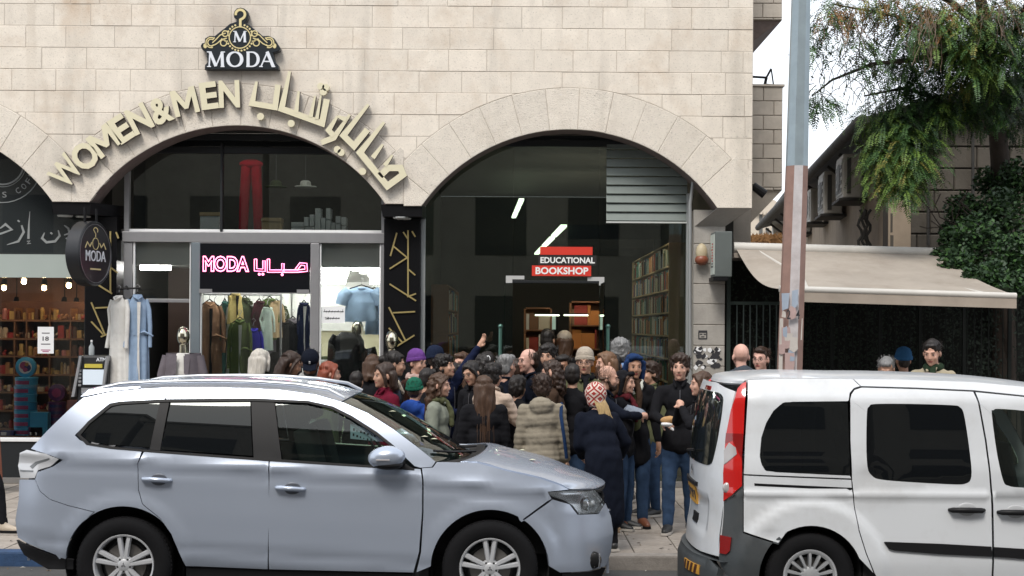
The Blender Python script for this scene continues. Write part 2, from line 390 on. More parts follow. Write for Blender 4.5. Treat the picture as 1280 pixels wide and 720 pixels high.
def emit_stone(poly, m, dp=0.0):
    if len(poly) < 3: return
    a = abs(sum(poly[i][0]*poly[(i+1) % len(poly)][1]-poly[(i+1) % len(poly)][0]*poly[i][1] for i in range(len(poly)))/2)
    if a < .004: return
    if sum(poly[i][0]*poly[(i+1) % len(poly)][1]-poly[(i+1) % len(poly)][0]*poly[i][1] for i in range(len(poly))) < 0: poly = poly[::-1]
    MB().prism(offset_poly(poly, J/2), -dp, .045, m, .0045).build('stone', bld)
rows = {0: [41, 86, 122, 186, 240, 310, 385, 429, 495], 1: [3, 65, 111, 162, 217, 287, 345, 410, 463, 533], 2: [30, 80, 141, 197, 265, 336, 381, 439, 501],
        3: [50, 106, 180, 246, 320, 396, 454, 508], 4: [13, 68, 118, 161, 225, 300, 360, 427, 471, 522], 5: [41, 103, 148, 210, 280, 340, 400, 440, 491], 6: [91, 140, 500]}
rights = {0: 908, 1: 862, 2: 908, 3: 927, 4: 905, 5: 929, 6: 930, 7: 905, 8: 934}
for r in range(-3, 9):
    zt = W(400, 6.9+27.15*(r-1), 0).z; zb = W(400, 6.9+27.15*r, 0).z
    rr = random.Random(100+r)
    js = list(rows.get(r, []))
    if not js: js = [0+rr.uniform(-20, 30)]
    while js[0] > -180: js.insert(0, js[0]-rr.uniform(48, 66))
    lim = rights.get(r, 915)
    while js[-1] < lim-80: js.append(js[-1]+rr.uniform(46, 68))
    if lim-js[-1] > 75: js.append((lim+js[-1])/2)
    js.append(lim); js.append(None)
    xs = [fx(j) if j is not None else WX1 for j in js]
    for a, b in zip(xs[:-1], xs[1:]):
        if b-a < .02: continue
        n = max(4, int((b-a)/.03)); S = [a+(b-a)*i/n for i in range(n+1)]
        lo = [max(zb, extrados(x)) for x in S]
        if all(l <= zb+1e-6 for l in lo): emit_stone([(a, zb), (b, zb), (b, zt), (a, zt)], stone_m, rr.uniform(-.003, .004)); continue
        run = []
        for x, l in list(zip(S, lo))+[(None, 1e9)]:
            if l < zt-.012: run.append((x, l))
            else:
                if len(run) > 1: emit_stone(run+[(run[-1][0], zt), (run[0][0], zt)], stone_m, rr.uniform(-.003, .004))
                run = []
def clip(poly, f):
    out = []
    for i in range(len(poly)):
        a, b = poly[i-1], poly[i]; fa, fb = f(a), f(b)
        if (fa >= 0) != (fb >= 0): t = fa/(fa-fb); out.append((a[0]+(b[0]-a[0])*t, a[1]+(b[1]-a[1])*t))
        if fb >= 0: out.append(b)
    return out
for ai, (cx, cz) in enumerate(ARCH):
    sp = SPR[ai]; st = R(8.9); a0 = math.asin((sp-cz)/RI)
    k0 = {0: 90, 1: 90+3.5, 2: 92.0}[ai]; angs = []
    a = R(k0)-st*.5
    while a > a0: angs.append(a); a -= st
    if angs[-1]-a0 < st*.4: angs.pop()
    angs.append(a0-.25); angs = angs[::-1]; b = angs[-1]+st
    while b < math.pi-a0: angs.append(b); b += st
    if math.pi-a0-angs[-1] < st*.4: angs.pop()
    angs.append(math.pi-a0+.25)
    for p, q in zip(angs[:-1], angs[1:]):
        nn = 4; inn = []; out = []
        for i in range(nn+1):
            t = p+(q-p)*i/nn; inn.append((cx+RI*math.cos(t), cz+RI*math.sin(t)))
            # beyond the last full voussoir the stone runs out to the pier
            ro = RO if p > angs[0]+.001 and q < angs[-1]-.001 else RO*1.03
            out.append((cx+ro*math.cos(t), cz+ro*math.sin(t)))
        P = inn[::-1]+out if False else out+inn[::-1]
        P = clip(P, lambda v: v[1]-sp)
        if ai == 0: P = clip(P, lambda v: MIDS[0]-v[0]); P = clip(P, lambda v: v[0]-WX0)
        if ai == 1: P = clip(clip(P, lambda v: v[0]-MIDS[0]), lambda v: MIDS[1]-v[0])
        if ai == 2: P = clip(clip(P, lambda v: v[0]-MIDS[1]), lambda v: WX1-v[0])
        if len(P) > 2: emit_stone(P, rough_m, rnd.uniform(.0, .006))
# right-hand springer filling the corner under the wall
zc = W(400, 6.9+27.15*8, 0).z
tail = [(WX1-.0, SPR[2]), (WX1, zc), (WX1-.16, zc)]
# mortar core behind the stones, soffits, corbels: profile of the wall with the arch openings
wd_ = .42
core = MB()
prof = []
def opening(ai, n=40, r=RI):
    cx, cz = ARCH[ai]; a0 = math.asin((SPR[ai]-cz)/r); return [(cx+r*math.cos(a0+(math.pi-2*a0)*i/n), cz+r*math.sin(a0+(math.pi-2*a0)*i/n)) for i in range(n+1)]
# columns of quads above each arch
for ai in range(3):
    cx, cz = ARCH[ai]; P = opening(ai)[::-1]
    for (xa, za), (xb, zb) in zip(P[:-1], P[1:]):
        if xa < WX0: xa, za = WX0, za
        if xb <= xa: continue
        core.add([(xa, .004, za), (xb, .004, zb), (xb, .004, WTOP), (xa, .004, WTOP)], [(0, 1, 2, 3)], mortar)
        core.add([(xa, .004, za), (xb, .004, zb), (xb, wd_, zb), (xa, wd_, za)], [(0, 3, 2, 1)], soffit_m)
def pier(xa, xb, sp): core.box(xa, xb, .004, wd_, sp+.002, WTOP, mortar)
o0, o1, o2 = opening(0), opening(1), opening(2)
PIERS = [(o0[0][0], o1[-1][0], SPR[0]), (o1[0][0], o2[-1][0], SPR[1]), (o2[0][0], WX1, SPR[2])]
for q in PIERS: pier(*q)
core.build('wall', bld)
# flank of the building (right-hand return wall) and the mass behind
fl = MB(); fl.box(WX1-.30, WX1-.004, .05, 3.0, SPR[2]+.002, WTOP, mortar); fl.build('side_wall', bld)
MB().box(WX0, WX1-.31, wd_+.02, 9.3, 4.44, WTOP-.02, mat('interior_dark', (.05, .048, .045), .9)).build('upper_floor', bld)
# projecting bays further back, right of the corner
bay_m = mat('bay_limestone', (.48, .43, .37), .88, var=.12, vscale=6, bump=.3, rand=.08, streak=.15, dirt=.2, dirtcol=(.25, .2, .16))
def bay(name, px0, px1, pyt, pyb, y0, y1, lab, rowpx):
    t = thing(name, lab, 'balcony', (W(px0, pyb, y0)))
    a = W(px0, pyt, y0); b = W(px1, pyb, y0); core2 = MB().box(a.x, b.x-.01, y0+.03, y1, b.z, a.z-.004, mortar); core2.build('core', t)
    z = a.z; h = rowpx*(y0+18)/FPX; i = 0
    while z > b.z+.02:
        zb = max(b.z, z-h); cuts = [a.x, b.x-(.1 if i % 2 else .26), b.x] if b.x-a.x < .6 and i % 2 == 0 else [a.x, b.x-.12, b.x] if i % 2 else [a.x, b.x]
        for c, d in zip(cuts[:-1], cuts[1:]):
            if d-c > .03: MB().prism([(c+.004, zb+.004), (d-.004, zb+.004), (d-.004, z-.004), (c+.004, z-.004)], y0, y0+.05, bay_m, .006).build('stone', t)
        MB().box(b.x-.012, b.x+.002, y0+.055, y1, zb+.004, z-.004, bay_m).build('stone', t)
        z = zb; i += 1
    return t, a, b
t, a, b = bay('upper_bay', 925, 978, -140, 25, 1.2, 4.2, 'stone balcony box jutting out at the top right corner of the building', 18)
# slanting underside
def wedge(t, a, b, y0, y1, drop, m):
    MB().add([(a.x, y0+.03, b.z), (b.x-.005, y0+.03, b.z), (b.x-.005, y1, b.z), (a.x, y1, b.z), (a.x, y0+.2, b.z-drop), (a.x, y1, b.z-drop)],
             [(0, 1, 2, 3), (0, 4, 1), (1, 4, 5, 2), (3, 2, 5), (0, 3, 5, 4)], m).build('underside', t)
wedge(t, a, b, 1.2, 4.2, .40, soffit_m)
MB().box(W(941, 0, 1.2).x-.25, W(941, 0, 1.2).x, 1.25, 6.0, 1.5, WTOP, bay_m).build('return_wall', bld)
t, a, b = bay('lower_bay', 925, 978, 108, 238, 1.4, 5.5, 'stone clad bay with level courses below the balcony beside the lamp post', 18)
MB().box(a.x-.02, b.x+.02, 1.38, 5.5, a.z+.002, a.z+.03, bay_m).build('coping', t)
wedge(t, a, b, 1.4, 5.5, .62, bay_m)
# floodlight on the bay roof, camera under the corner
t = thing('floodlight_bracket', 'black floodlight arm on the roof of the stone bay beside the lamp post', 'lamp', W(952, 107, 1.6))
mb = MB(); A = W(941, 96, 1.6); B = W(958, 97, 1.6); C_ = W(964, 86, 1.6); D_ = W(956, 106, 1.6); E_ = W(967, 107, 1.6)
mb.tube([A, B], .016, black); mb.tube([B, C_], .014, black); mb.tube([B, D_], .02, black); mb.tube([C_, E_], .01, black); mb.tube([D_, E_], .02, black); mb.build('bracket', t)
t = thing('security_camera', 'black security camera under the bay at the building corner', 'camera', W(946, 238, 1.0))
p = W(941, 232, .3); q = W(956, 243, .3); MB().tube([p, q], [.05, .06], black, 10).build('body', t, 30); MB().tube([p, p+Vector((-.05, .2, .02))], .02, black).build('arm', t)
# corbel lights and pilasters
lampw = mat('frosted_lens', (.55, .57, .56), .5)
PIL = []
for k, (xa, xb, sp) in enumerate(PIERS):
    if k == 2: continue
    t = thing('pilaster', ['black pilaster with gold strips between the sweet shop and the clothes shop door', 'black pilaster with gold zigzag strips left of the bookshop window'][k], 'pilaster', (xa, .3, 0), group='black pilasters with gold strips')
    px0, px1 = (W(107, 300, .30).x, W(146, 300, .30).x) if k == 0 else (W(480, 300, .30).x, W(525.5, 300, .30).x)
    MB().box(px0, px1, .30, .75, 0, sp-.16, mat('black_panel', (.004, .004, .005), .4, spec=.2)).build('panel', t)
    sets = {1: [[(496, 291), (488, 320)], [(492, 308), (509, 322)], [(509, 322), (487, 336)], [(504, 290), (510, 299)], [(510, 288), (510, 370)], [(511, 337), (519, 344)], [(487, 355), (520, 376)], [(509, 371), (520, 367)], [(491, 391), (519, 389.5)], [(486, 384), (507, 426)], [(486, 410), (503, 428)], [(494, 434), (518, 419)], [(515, 289), (519, 296)]],
            0: [[(138, 289), (138, 366)], [(129, 289), (138, 301)], [(130, 315), (138, 321)], [(138, 321), (130, 326)], [(139, 335), (147, 341)], [(119, 354), (140, 367)], [(119, 385), (139, 384)], [(114, 378), (131, 418)], [(114, 402), (129, 418)], [(126, 421), (138, 416)], [(145, 290), (148, 298)]]}[k]
    for (ax_, ay_), (bx_, by_) in sets:
        p, q = W(ax_, ay_, .285), W(bx_, by_, .285); sm = MB(); stroke(sm, [(p.x, p.z), (q.x, q.z)], .018, .28+rnd.random()*.002, .2995, gold); sm.build('gold_strip', t)
    # black light box under the corbel
    t2 = thing('corbel_light_box', ['black light box with two round lamps under the left stone corbel', 'black light box with round lamps under the corbel between the arches'][k], 'light', (xa, .2, sp), group='light boxes under the corbels')
    c0, c1 = (xa-.02, W(150, 265, .3).x) if k == 0 else (xa-.06, xb+.04)
    bx = MB(); bx.add([(c0, .02, sp-.002), (xb+.01, .02, sp-.002), (c1, .6, sp-.002), (c0, .6, sp-.002), (c0+.02, .04, sp-.15), (xb, .04, sp-.15), (c1, .6, sp-.15), (c0+.02, .6, sp-.15)],
                      [(0, 1, 2, 3), (4, 7, 6, 5), (0, 4, 5, 1), (1, 5, 6, 2), (3, 2, 6, 7), (0, 3, 7, 4)], black); bx.build('housing', t2)
    for d in ((.13, .13), (.32, .26)) if k == 0 else ((.24, .10), (.27, .24)):
        MB().lathe([(0, 0), (.085, 0), (.095, .012), (.095, .02)], (c0+d[0], d[1]+.02, sp-.172), (0, 0, 1), lampw, 20).build('lamp', t2)
# right pier of grey blocks below the corbel
t = thing('stone_pier', 'grey stone block pier with torn posters right of the bookshop window', 'pier', (W(885, 600, .25).x, .25, 0))
pm = mat('pier_stone', (.36, .34, .31), .85, var=.14, vscale=6, bump=.35, rand=.06, streak=.3, dirt=.3, dirtcol=(.2, .17, .14))
x0, x1 = W(866.5, 400, .25).x, W(906, 400, .25).x
ys = [262, 305, 330, 355, 380, 406, 432, 458, 484, 510, 536, 562, 588, 618]
MB().box(x0+.006, x1-.006, .262, .7, 0, SPR[2]-.002, mortar).build('core', t)
for a_, b_ in zip(ys[:-1], ys[1:]):
    za, zb = W(886, a_, .25).z, max(W(886, b_, .25).z, 0.0)
    MB().prism([(x0, zb+.004), (x1, zb+.004), (x1, za-.004), (x0, za-.004)], .25, .30, pm, .006).build('stone', t)
    MB().box(x1-.012, x1, .302, .7, zb+.004, za-.004, pm).build('stone', t)
# stone return under the corner corbel + concrete corbel underside
MB().add([(o2[0][0], .006, SPR[2]), (WX1-.006, .006, SPR[2]), (WX1-.006, .40, SPR[2]), (o2[0][0], .40, SPR[2]), (x0, .26, SPR[2]-.22), (x1-.02, .26, SPR[2]-.22), (x1-.02, .5, SPR[2]-.22), (x0, .5, SPR[2]-.22)],
         [(0, 1, 2, 3), (4, 7, 6, 5), (0, 4, 5, 1), (1, 5, 6, 2), (3, 2, 6, 7), (0, 3, 7, 4)], mat('concrete_corbel', (.3, .28, .26), .85, var=.15)).build('corbel', bld)
# torn dark poster + stencil on the pier
t = thing('torn_poster', 'torn black and white poster pasted low on the grey stone pier', 'poster', W(885, 450, .24))
mb = MB(); r_ = random.Random(5)
for i in range(46):
    c = W(885+r_.uniform(-17, 17), 447+r_.uniform(-11, 13), .24); n = r_.randint(4, 7); s_ = r_.uniform(.02, .055)
    P = [(c.x+s_*r_.uniform(.5, 1)*math.cos(2*math.pi*j/n), c.z+s_*r_.uniform(.4, 1)*math.sin(2*math.pi*j/n)) for j in range(n)]
    mb.prism(P, .244-i*.00006, .2495, ink if i % 4 else paper)
mb.build('paper_scraps', t)
t = thing('stencil_mark', 'small black stencilled face mark on the stone pier', 'graffiti', W(878.5, 419, .248))
mb = MB(); c = W(878.5, 419, .248)
for (x, z, w, h) in ((0, .045, .11, .03), (-.05, .0, .014, .08), (.05, 0, .014, .08), (0, -.045, .11, .018), (-.02, .012, .03, .014), (.025, .012, .03, .014), (0, -.02, .04, .012)):
    mb.box(c.x+x-w/2, c.x+x+w/2, .2472+.0002*rnd.random(), .2495, c.z+z-h/2, c.z+z+h/2, ink)
mb.build('paint', t)
# box sign on the pier, and the orange lamp under it
t = thing('projecting_box_sign', 'dark grey box sign with faded red print projecting from the stone pier', 'sign', W(900, 320, 0))
A, B = W(894, 289, -.15), W(914, 346, -.15)
MB().bbox(A.x, B.x+.01, -.15, .24, B.z, A.z, mat('sign_grey', (.10, .115, .11), .5, var=.1), .012).build('housing', t)
pr = MB(); pr.box(A.x-.006, A.x-.001, -.13, .22, B.z+.03, A.z-.03, mat('faded_print', (.55, .6, .55), .6, var=.15, vscale=10))
redp = mat('red_print', (.42, .04, .03), .6, var=.1)
for k in range(9): pr.box(A.x-.0075, A.x-.0062, .0+(k % 2)*.01, .13-(k % 3)*.02, B.z+.12+k*.035, B.z+.14+k*.035, redp if k > 1 else ink)
pr.build('printed_face', t)
MB().box(A.x-.02, B.x-.04, -.16, .26, B.z-.045, B.z-.004, black).build('shelf', t)
t = thing('wall_lamp', 'small round orange and cream wall lamp above the stone pier', 'lamp', W(877, 318, .2))
c = W(877, 316, .18); MB().ball(c, (.075, .06, .12), mat('lamp_cream', (.45, .38, .25), .5)).build('shade', t, 60); MB().ball(c+Vector((0, -.01, -.09)), (.085, .065, .07), mat('lamp_orange', (.2, .06, .03), .4)).build('lens', t, 60)
t = thing('downpipe', 'grey vertical pipe between the bookshop window and the stone pier', 'pipe', W(862, 600, .2))
MB().tube([W(868, 215, .2), W(862.5, 255, .2), W(862.5, 606, .2)], .022, mat('pipe_grey', (.3, .31, .31), .5, .4)).build('pipe', t, 40)
# ---------------- WOMEN&MEN letters and the arabic letters on the arch
cream = mat('letter_face', (.69, .64, .46), .5, var=.03, vscale=3)
cream_shade = mat('letter_side_shade', (.14, .12, .11), .6)  # darker than the faces: shade on the letter sides put into the colour
t = thing('womens_and_mens_sign', 'raised cream capital letters reading WOMEN&MEN curving up the left arch', 'sign', W(185, 160, -.09))
L_ = [("W", 82, 214, 39, 33), ("O", 106, 195, 33, 34), ("M", 129.5, 176, 36, 32), ("E", 151.5, 161, 23, 34), ("N", 174, 148.5, 29, 34), ("&", 201, 138, 28, 33), ("M", 231, 127, 34, 33), ("E", 261, 119.5, 23, 34), ("N", 286.5, 117.5, 28, 34)]
for ch, px, py, w, h in L_:
    p = W(px, py, -.09); c = ARCH[1]; an = math.atan2(p.z-c[1], p.x-c[0])-math.pi/2
    if ch == 'M':   # straight block M as one outline
        w_, h_ = w*K0*.46, h*K0*.5; a = .27*w_*2*.8; P = [(-w_, -h_), (-w_, h_), (-w_+a*1.05, h_), (0, -h_*.05), (w_-a*1.05, h_), (w_, h_), (w_, -h_), (w_-a*.9, -h_), (w_-a*.9, h_*.28), (a*.35, -h_*.55), (-a*.35, -h_*.55), (-w_+a*.9, h_*.28), (-w_+a*.9, -h_)]
        c_, s_ = math.cos(an), math.sin(an); mb = MB(); mb.prism([(p.x+x*c_-z*s_, p.z+x*s_+z*c_) for x, z in P], -.0925, -.0175, cream); o = mb.build('letter', t, fix=True); me = o.data; me.materials.append(cream_shade)
        for f in me.polygons: f.material_index = 0 if f.normal.y < -.5 else 1
        continue
    mb = MB(); text_to(mb, ch, p.x, p.z, w*K0*.93, h*K0, -.055, cream, depth=.075, offset=.022 if ch in 'MW' else .034, rot=an)
    o = mb.build('letter', t)
    me = o.data; me.materials.append(cream_shade)
    for f in me.polygons: f.material_index = 0 if f.normal.y < -.5 else 1
t = thing('arabic_arch_sign', 'raised cream arabic lettering curving down the right side of the middle arch', 'sign', W(410, 160, -.09))
def cpx(x, y): p = W(220+x/3, y/3, -.09); return (p.x, p.z)
AR = [
 dict(s=[([(303, 306), (285, 388), (372, 403), (383, 318)], 21)], d=[(317, 437)]),
 dict(s=[([(427, 268), (396, 408), (548, 463), (566, 372)], 23), ([(461, 342), (450, 425)], 18), ([(522, 360), (505, 440)], 16), ([(544, 358), (528, 448)], 14)], d=[(432, 463), (543, 324), (562, 328), (552, 345)]),
 dict(s=[([(652, 430), (592, 517), (545, 535)], 21), ([(606, 436), (572, 488), (592, 510)], 20), ([(606, 436), (640, 450)], 20)], d=[]),
 dict(s=[([(722, 392), (628, 508), (668, 548), (718, 486)], 23)], d=[(605, 561), (619, 572)]),
 dict(s=[([(781, 458), (690, 572), (793, 698), (852, 655), (842, 630), (796, 630), (765, 660)], 24), ([(776, 542), (738, 592)], 19), ([(812, 582), (783, 622)], 17)], d=[(700, 643)]),
]
for g in AR:
    mb = MB()
    for k, (pts, wd) in enumerate(g['s']):
        P = [cpx(*q) for q in pts]; n = len(P); ws = [wd/3*K0]*n; ws[0] *= .45 if n > 1 else 1
        stroke(mb, P, ws, -.10-.0015*k, -.03, cream)
    o = mb.build('letter', t, fix=True); me = o.data; me.materials.append(cream_shade)
    for f in me.polygons: f.material_index = 0 if f.normal.y < -.5 else 1
    for q in g['d']:
        x, z = cpx(*q); m2 = MB(); disc(m2, x, z, .044, -.10, -.03, cream, 18); m2.build('dot', t)
# ---------------- MODA hanger shaped sign
t = thing('hanger_logo_sign', 'black hanger shaped sign with gold scrolls and white MODA lettering above the arch', 'sign', W(300, 50, -.1))
def spx(x, y): p = W(240+x/7.2, y/7.2, -.1); return (p.x, p.z)
outl = [(375, 130), (382, 100), (405, 76), (437, 68), (470, 76), (500, 100), (512, 135), (500, 175), (478, 205), (515, 222), (560, 262), (600, 292), (640, 325), (690, 322), (740, 345), (775, 400), (798, 435), (785, 460), (745, 472), (728, 478), (748, 555), (780, 590), (783, 628), (115, 628), (118, 585), (140, 560), (130, 470), (95, 450), (78, 415), (90, 390), (115, 385), (118, 345), (160, 322), (205, 325), (250, 288), (300, 250), (340, 215), (400, 195), (408, 175), (380, 160)]
sb = mat('sign_black', (.012, .017, .022), .35); sgold = mat('sign_gold', (.68, .58, .30), .45); swhite = mat('sign_white', (.72, .75, .8), .5)
mb = MB(); mb.prism([spx(*q) for q in outl], -.11, -.012, sb, .008); mb.build('board', t)
mb = MB(); u = K0/7.2*1.0
def sst(mb, pts, wd, y, m): stroke(mb, [spx(*q) for q in pts], wd*u, y, -.1105, m)
arc = lambda cx, cy, r, a0, a1, n=12: [(cx+r*math.cos(R(a0+(a1-a0)*i/n)), cy-r*math.sin(R(a0+(a1-a0)*i/n))) for i in range(n+1)]
sst(mb, arc(437, 132, 42, 190, -60)+[(437, 180), (437, 240)], 22, -.118, sgold); mb.build('hook', t)
mb = MB(); P = arc(433, 340, 96, 0, 360, 32)[:-1]; stroke(mb, [spx(*q) for q in P], 9*u, -.118, -.1105, sgold, True); mb.build('ring', t)
for k in range(26):
    a = 360*k/26; x, z = spx(433+118*math.cos(R(a)), 340-118*math.sin(R(a)))
    if 75 < a < 105 or 165 < a < 200 or a < 15 or a > 345: continue
    m2 = MB(); disc(m2, x, z, .0125, -.1175, -.1105, sgold, 10); m2.build('dot', t)
for sgn in (-1, 1):
    f = lambda L: [(433+sgn*(x-433), y) for x, y in L]
    for j, cv in enumerate((arc(692, 385, 30, -140, 120)+[(660, 340)], arc(692, 385, 46, 120, -110, 14), [(540, 372)]+arc(580, 388, 28, 150, -200, 14)+[(600, 350)], [(530, 330)]+arc(565, 305, 26, 200, -150, 12), [(550, 345), (600, 360), (640, 395), (690, 420)], [(560, 300), (610, 318), (650, 360), (680, 388)])):
        m2 = MB(); sst(m2, f(cv), 9, -.117-.0005*j, sgold); m2.build('scroll', t)
    x, z = spx(433+sgn*(745-433), 415); m2 = MB(); disc(m2, x, z, .022, -.1175, -.1105, sgold, 12, .03); m2.build('dot', t)
def serif(mb, ch, cx, cz, w, h, y, m, d=.01):
    "roman capital with thick and thin strokes"
    T = .20*w if ch != 'M' else .17*w; t_ = .08*w; s_ = .05*h; X = lambda a: cx+(a-.5)*w; Z = lambda b: cz+(b-.5)*h
    yy = [y-.0004*i for i in range(8)]
    ser = lambda a, b, k=0: stroke(mb, [(X(a-.11), Z(b)), (X(a+.11), Z(b))], s_*1.3, y-d-.0005*k, y, m)
    if ch == 'M':
        stroke(mb, [(X(.12), Z(.02)), (X(.16), Z(.98))], t_, y-d, y, m); stroke(mb, [(X(.16), Z(.98)), (X(.5), Z(.05))], T, y-d-.0003, y, m)
        stroke(mb, [(X(.5), Z(.05)), (X(.84), Z(.98))], t_, y-d-.0006, y, m); stroke(mb, [(X(.84), Z(.98)), (X(.88), Z(.02))], T, y-d-.0009, y, m)
        for k, q in enumerate(((.11, .02), (.88, .02), (.1, .98), (.9, .98))): ser(*q, 3+k)
    elif ch == 'O':
        P = [(cx+w*.41*math.cos(2*math.pi*i/28), cz+h*.47*math.sin(2*math.pi*i/28)) for i in range(28)]
        stroke(mb, P, [t_+(T-t_)*abs(math.cos(2*math.pi*i/28))**1.3 for i in range(28)], y-d, y, m, True)
    elif ch == 'D':
        stroke(mb, [(X(.2), Z(0)), (X(.2), Z(1))], T, y-d, y, m)
        P = [(X(.08), Z(.97)), (X(.45), Z(.97))]+[(X(.45)+w*.42*math.cos(R(90-180*i/14)), cz+h*.47*math.sin(R(90-180*i/14))) for i in range(1, 14)]+[(X(.45), Z(.03)), (X(.08), Z(.03))]
        n = len(P); stroke(mb, P, [t_+(T-t_)*math.sin(math.pi*i/(n-1))**2 for i in range(n)], y-d-.0005, y, m)
    elif ch == 'A':
        stroke(mb, [(X(.1), Z(.02)), (X(.5), Z(1.0))], t_, y-d, y, m); stroke(mb, [(X(.47), Z(1.0)), (X(.86), Z(.02))], T, y-d-.0004, y, m)
        stroke(mb, [(X(.25), Z(.36)), (X(.68), Z(.36))], t_, y-d-.0008, y, m); ser(.1, .02, 4); ser(.87, .02, 5)
for ch, x, w in (("M", 218, 158), ("O", 388, 150), ("D", 548, 135), ("A", 682, 145)):
    a, z = spx(x, 536); mb = MB(); serif(mb, ch, a, z, w*u, 136*u, -.1105, swhite); mb.build('letter', t)
a, z = spx(433, 332); mb = MB(); serif(mb, "M", a, z, 120*u, 98*u, -.1105, swhite, .007); mb.build('letter', t)
# ================================================================ shopfronts and interiors
GY = .45
pane = glass('shop_glass', (.9, .91, .9), .05, (.03, .035, .035), 1.0)
paned = glass('dark_shop_glass', (.42, .47, .46), .35, (.012, .014, .014), 1.25)
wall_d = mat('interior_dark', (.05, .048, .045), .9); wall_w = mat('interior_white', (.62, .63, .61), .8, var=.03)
wall_y = mat('interior_cream', (.55, .52, .36), .8); wood = mat('shelf_wood', (.22, .10, .045), .6, var=.2, vscale=6, stretch=(1, 1, 8))
tanw = mat('pale_wood', (.42, .31, .18), .6, var=.12, vscale=5, stretch=(6, 6, 1)); floor_m = mat('shop_floor', (.2, .19, .18), .4, var=.1)
tube_l = mat('lit_tube', (.9, .95, .9), .5, emit=(1, .98, .94), estr=24.0); warm_l = mat('warm_spot', (1, .8, .5), .5, emit=(1, .68, .34), estr=70.0)
dimtube = mat('lit_panel', (.9, .95, .8), .5, emit=(.85, 1, .72), estr=1.9)
def XW(px, y=GY): return W(px, HZ, y).x
def ZW(px, py, y=GY): return W(px, py, y).z
# shells: floor, partitions, back walls
it = thing('shop_interiors', 'dark rooms behind the three shop windows with partition walls', 'interior', (0, 2, 0), kind='structure'); del it['category']
xa, xb, xc, xd = -9.9, XW(126), XW(503), WX1-.32
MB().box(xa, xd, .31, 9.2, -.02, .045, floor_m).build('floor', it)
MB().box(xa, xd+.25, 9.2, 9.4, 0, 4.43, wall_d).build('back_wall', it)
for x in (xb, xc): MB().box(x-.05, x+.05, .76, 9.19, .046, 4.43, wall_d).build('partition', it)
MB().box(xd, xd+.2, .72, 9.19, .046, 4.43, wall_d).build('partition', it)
# ---- shutter boxes behind the arches
for k, (pa, pb, pt, pbm) in enumerate(((108, 500, 150, 192), (505, 900, 158, 181), (-300, 110, 150, 200))):
    t = thing('shutter_box', ['ribbed black roller shutter box in the top of the clothes shop arch', 'ribbed dark roller shutter box in the top of the bookshop arch', 'ribbed roller shutter box in the top of the sweet shop arch'][k], 'shutter', (XW((pa+pb)/2), .43, 4), group='roller shutter boxes')
    z = ZW(300, pbm, .44); zt = 4.43; n = 0
    while z < zt:
        h = .085; MB().bbox(XW(pa), XW(pb), .425+.03*(n % 2), .52, z, min(z+h-.001, zt), dark, .01).build('rib', t); z += h; n += 1
# ---------------------------------------------------------------- clothes shop
sf = thing('clothes_shopfront', 'aluminium and glass shopfront of the clothes shop with an upper display window', 'shopfront', (XW(320), GY, 0))
zT0, zT1 = ZW(300, 303.5), ZW(300, 290.5)
def bar(pa, pb, z0, z1, par, m=alu, y0=.40, y1=.50, nm='frame'): return MB().bbox(XW(pa, y0), XW(pb, y0), y0, y1, z0, z1, m, .006).build(nm, par)
bar(152, 484, zT0, zT1, sf, y0=.38); bar(154, 165, .04, zT0-.003, sf); bar(238.5, 249.5, .04, zT0-.003, sf, mat('blue_grey_alu', (.22, .26, .29), .4, .5), y0=.385); bar(387.5, 398.5, .04, zT0-.003, sf, y0=.385); bar(476, 483, .04, zT0-.003, sf)
bar(154, 160, zT1+.003, 4.0, sf); bar(274, 277, zT1+.003, 4.3, sf, dark); bar(476, 483, zT1+.003, 3.8, sf)
bar(160.5, 476, zT1+.003, zT1+.035, sf, white, .43, .47)
for a, b in ((166, 168), (236.5, 238), (250, 251.5), (399, 401), (474, 475.7)): bar(a, b, .5, zT0-.004, sf, white, .41, .46)
MB().box(XW(166), XW(476), .455, .461, zT1+.04, 4.4, glass('upper_shop_glass', (.78, .82, .81), .06, (.010, .012, .012), 1.2)).build('pane', sf)
MB().box(XW(399), XW(476), .455, .461, .3, zT0-.004, pane).build('pane', sf)
MB().box(XW(250), XW(387.5), .455, .461, .3, ZW(300, 366), pane).build('pane', sf)
MB().box(XW(166), XW(238.5), .455, .461, ZW(200, 375), zT0-.004, pane).build('pane', sf)
MB().bbox(XW(166), XW(238), .43, .48, ZW(200, 378), ZW(200, 373.5), alu, .004).build('door_head', sf)
rm = thing('clothes_shop_room', 'bright clothes shop interior with white ceiling lights and cream back wall', 'interior', (XW(320), 3, 0), kind='structure'); del rm['category']
zc = 2.80
MB().box(xb+.052, xc-.052, .50, 9.18, zc, zT0+.02, wall_w).build('ceiling', rm)
MB().box(XW(250), xc-.055, .49, .60, ZW(430, 334), zT0-.01, wall_w).build('bulkhead', rm); MB().box(XW(160), XW(239), .49, .60, ZW(200, 331), zT0-.01, wall_w).build('bulkhead', rm)
MB().box(XW(245), xc-.055, 8.6, 8.7, .05, zc-.003, wall_y).build('back_wall', rm); MB().box(XW(245), xc-.055, 8.52, 8.59, 1.9, zc-.005, wall_w).build('back_wall_upper', rm)
MB().box(xc-.07, xc-.054, .8, 8.5, .05, zc-.003, wall_w).build('side_wall', rm)
MB().box(XW(160), XW(243), 2.6, 2.7, .05, zc-.003, mat('dark_brown_panel', (.045, .022, .014), .6, var=.2)).build('lobby_wall', rm); MB().box(XW(241), XW(243), .62, 8.59, .05, zc-.003, wall_w).build('lobby_partition', rm)
i = 0
lp = [(x, y) for y in (1.6, 2.7, 3.9, 5.2, 6.6, 8.0) for x in (XW(300, y), XW(350, y), XW(415, y)+.05, XW(462, y)-.02)]
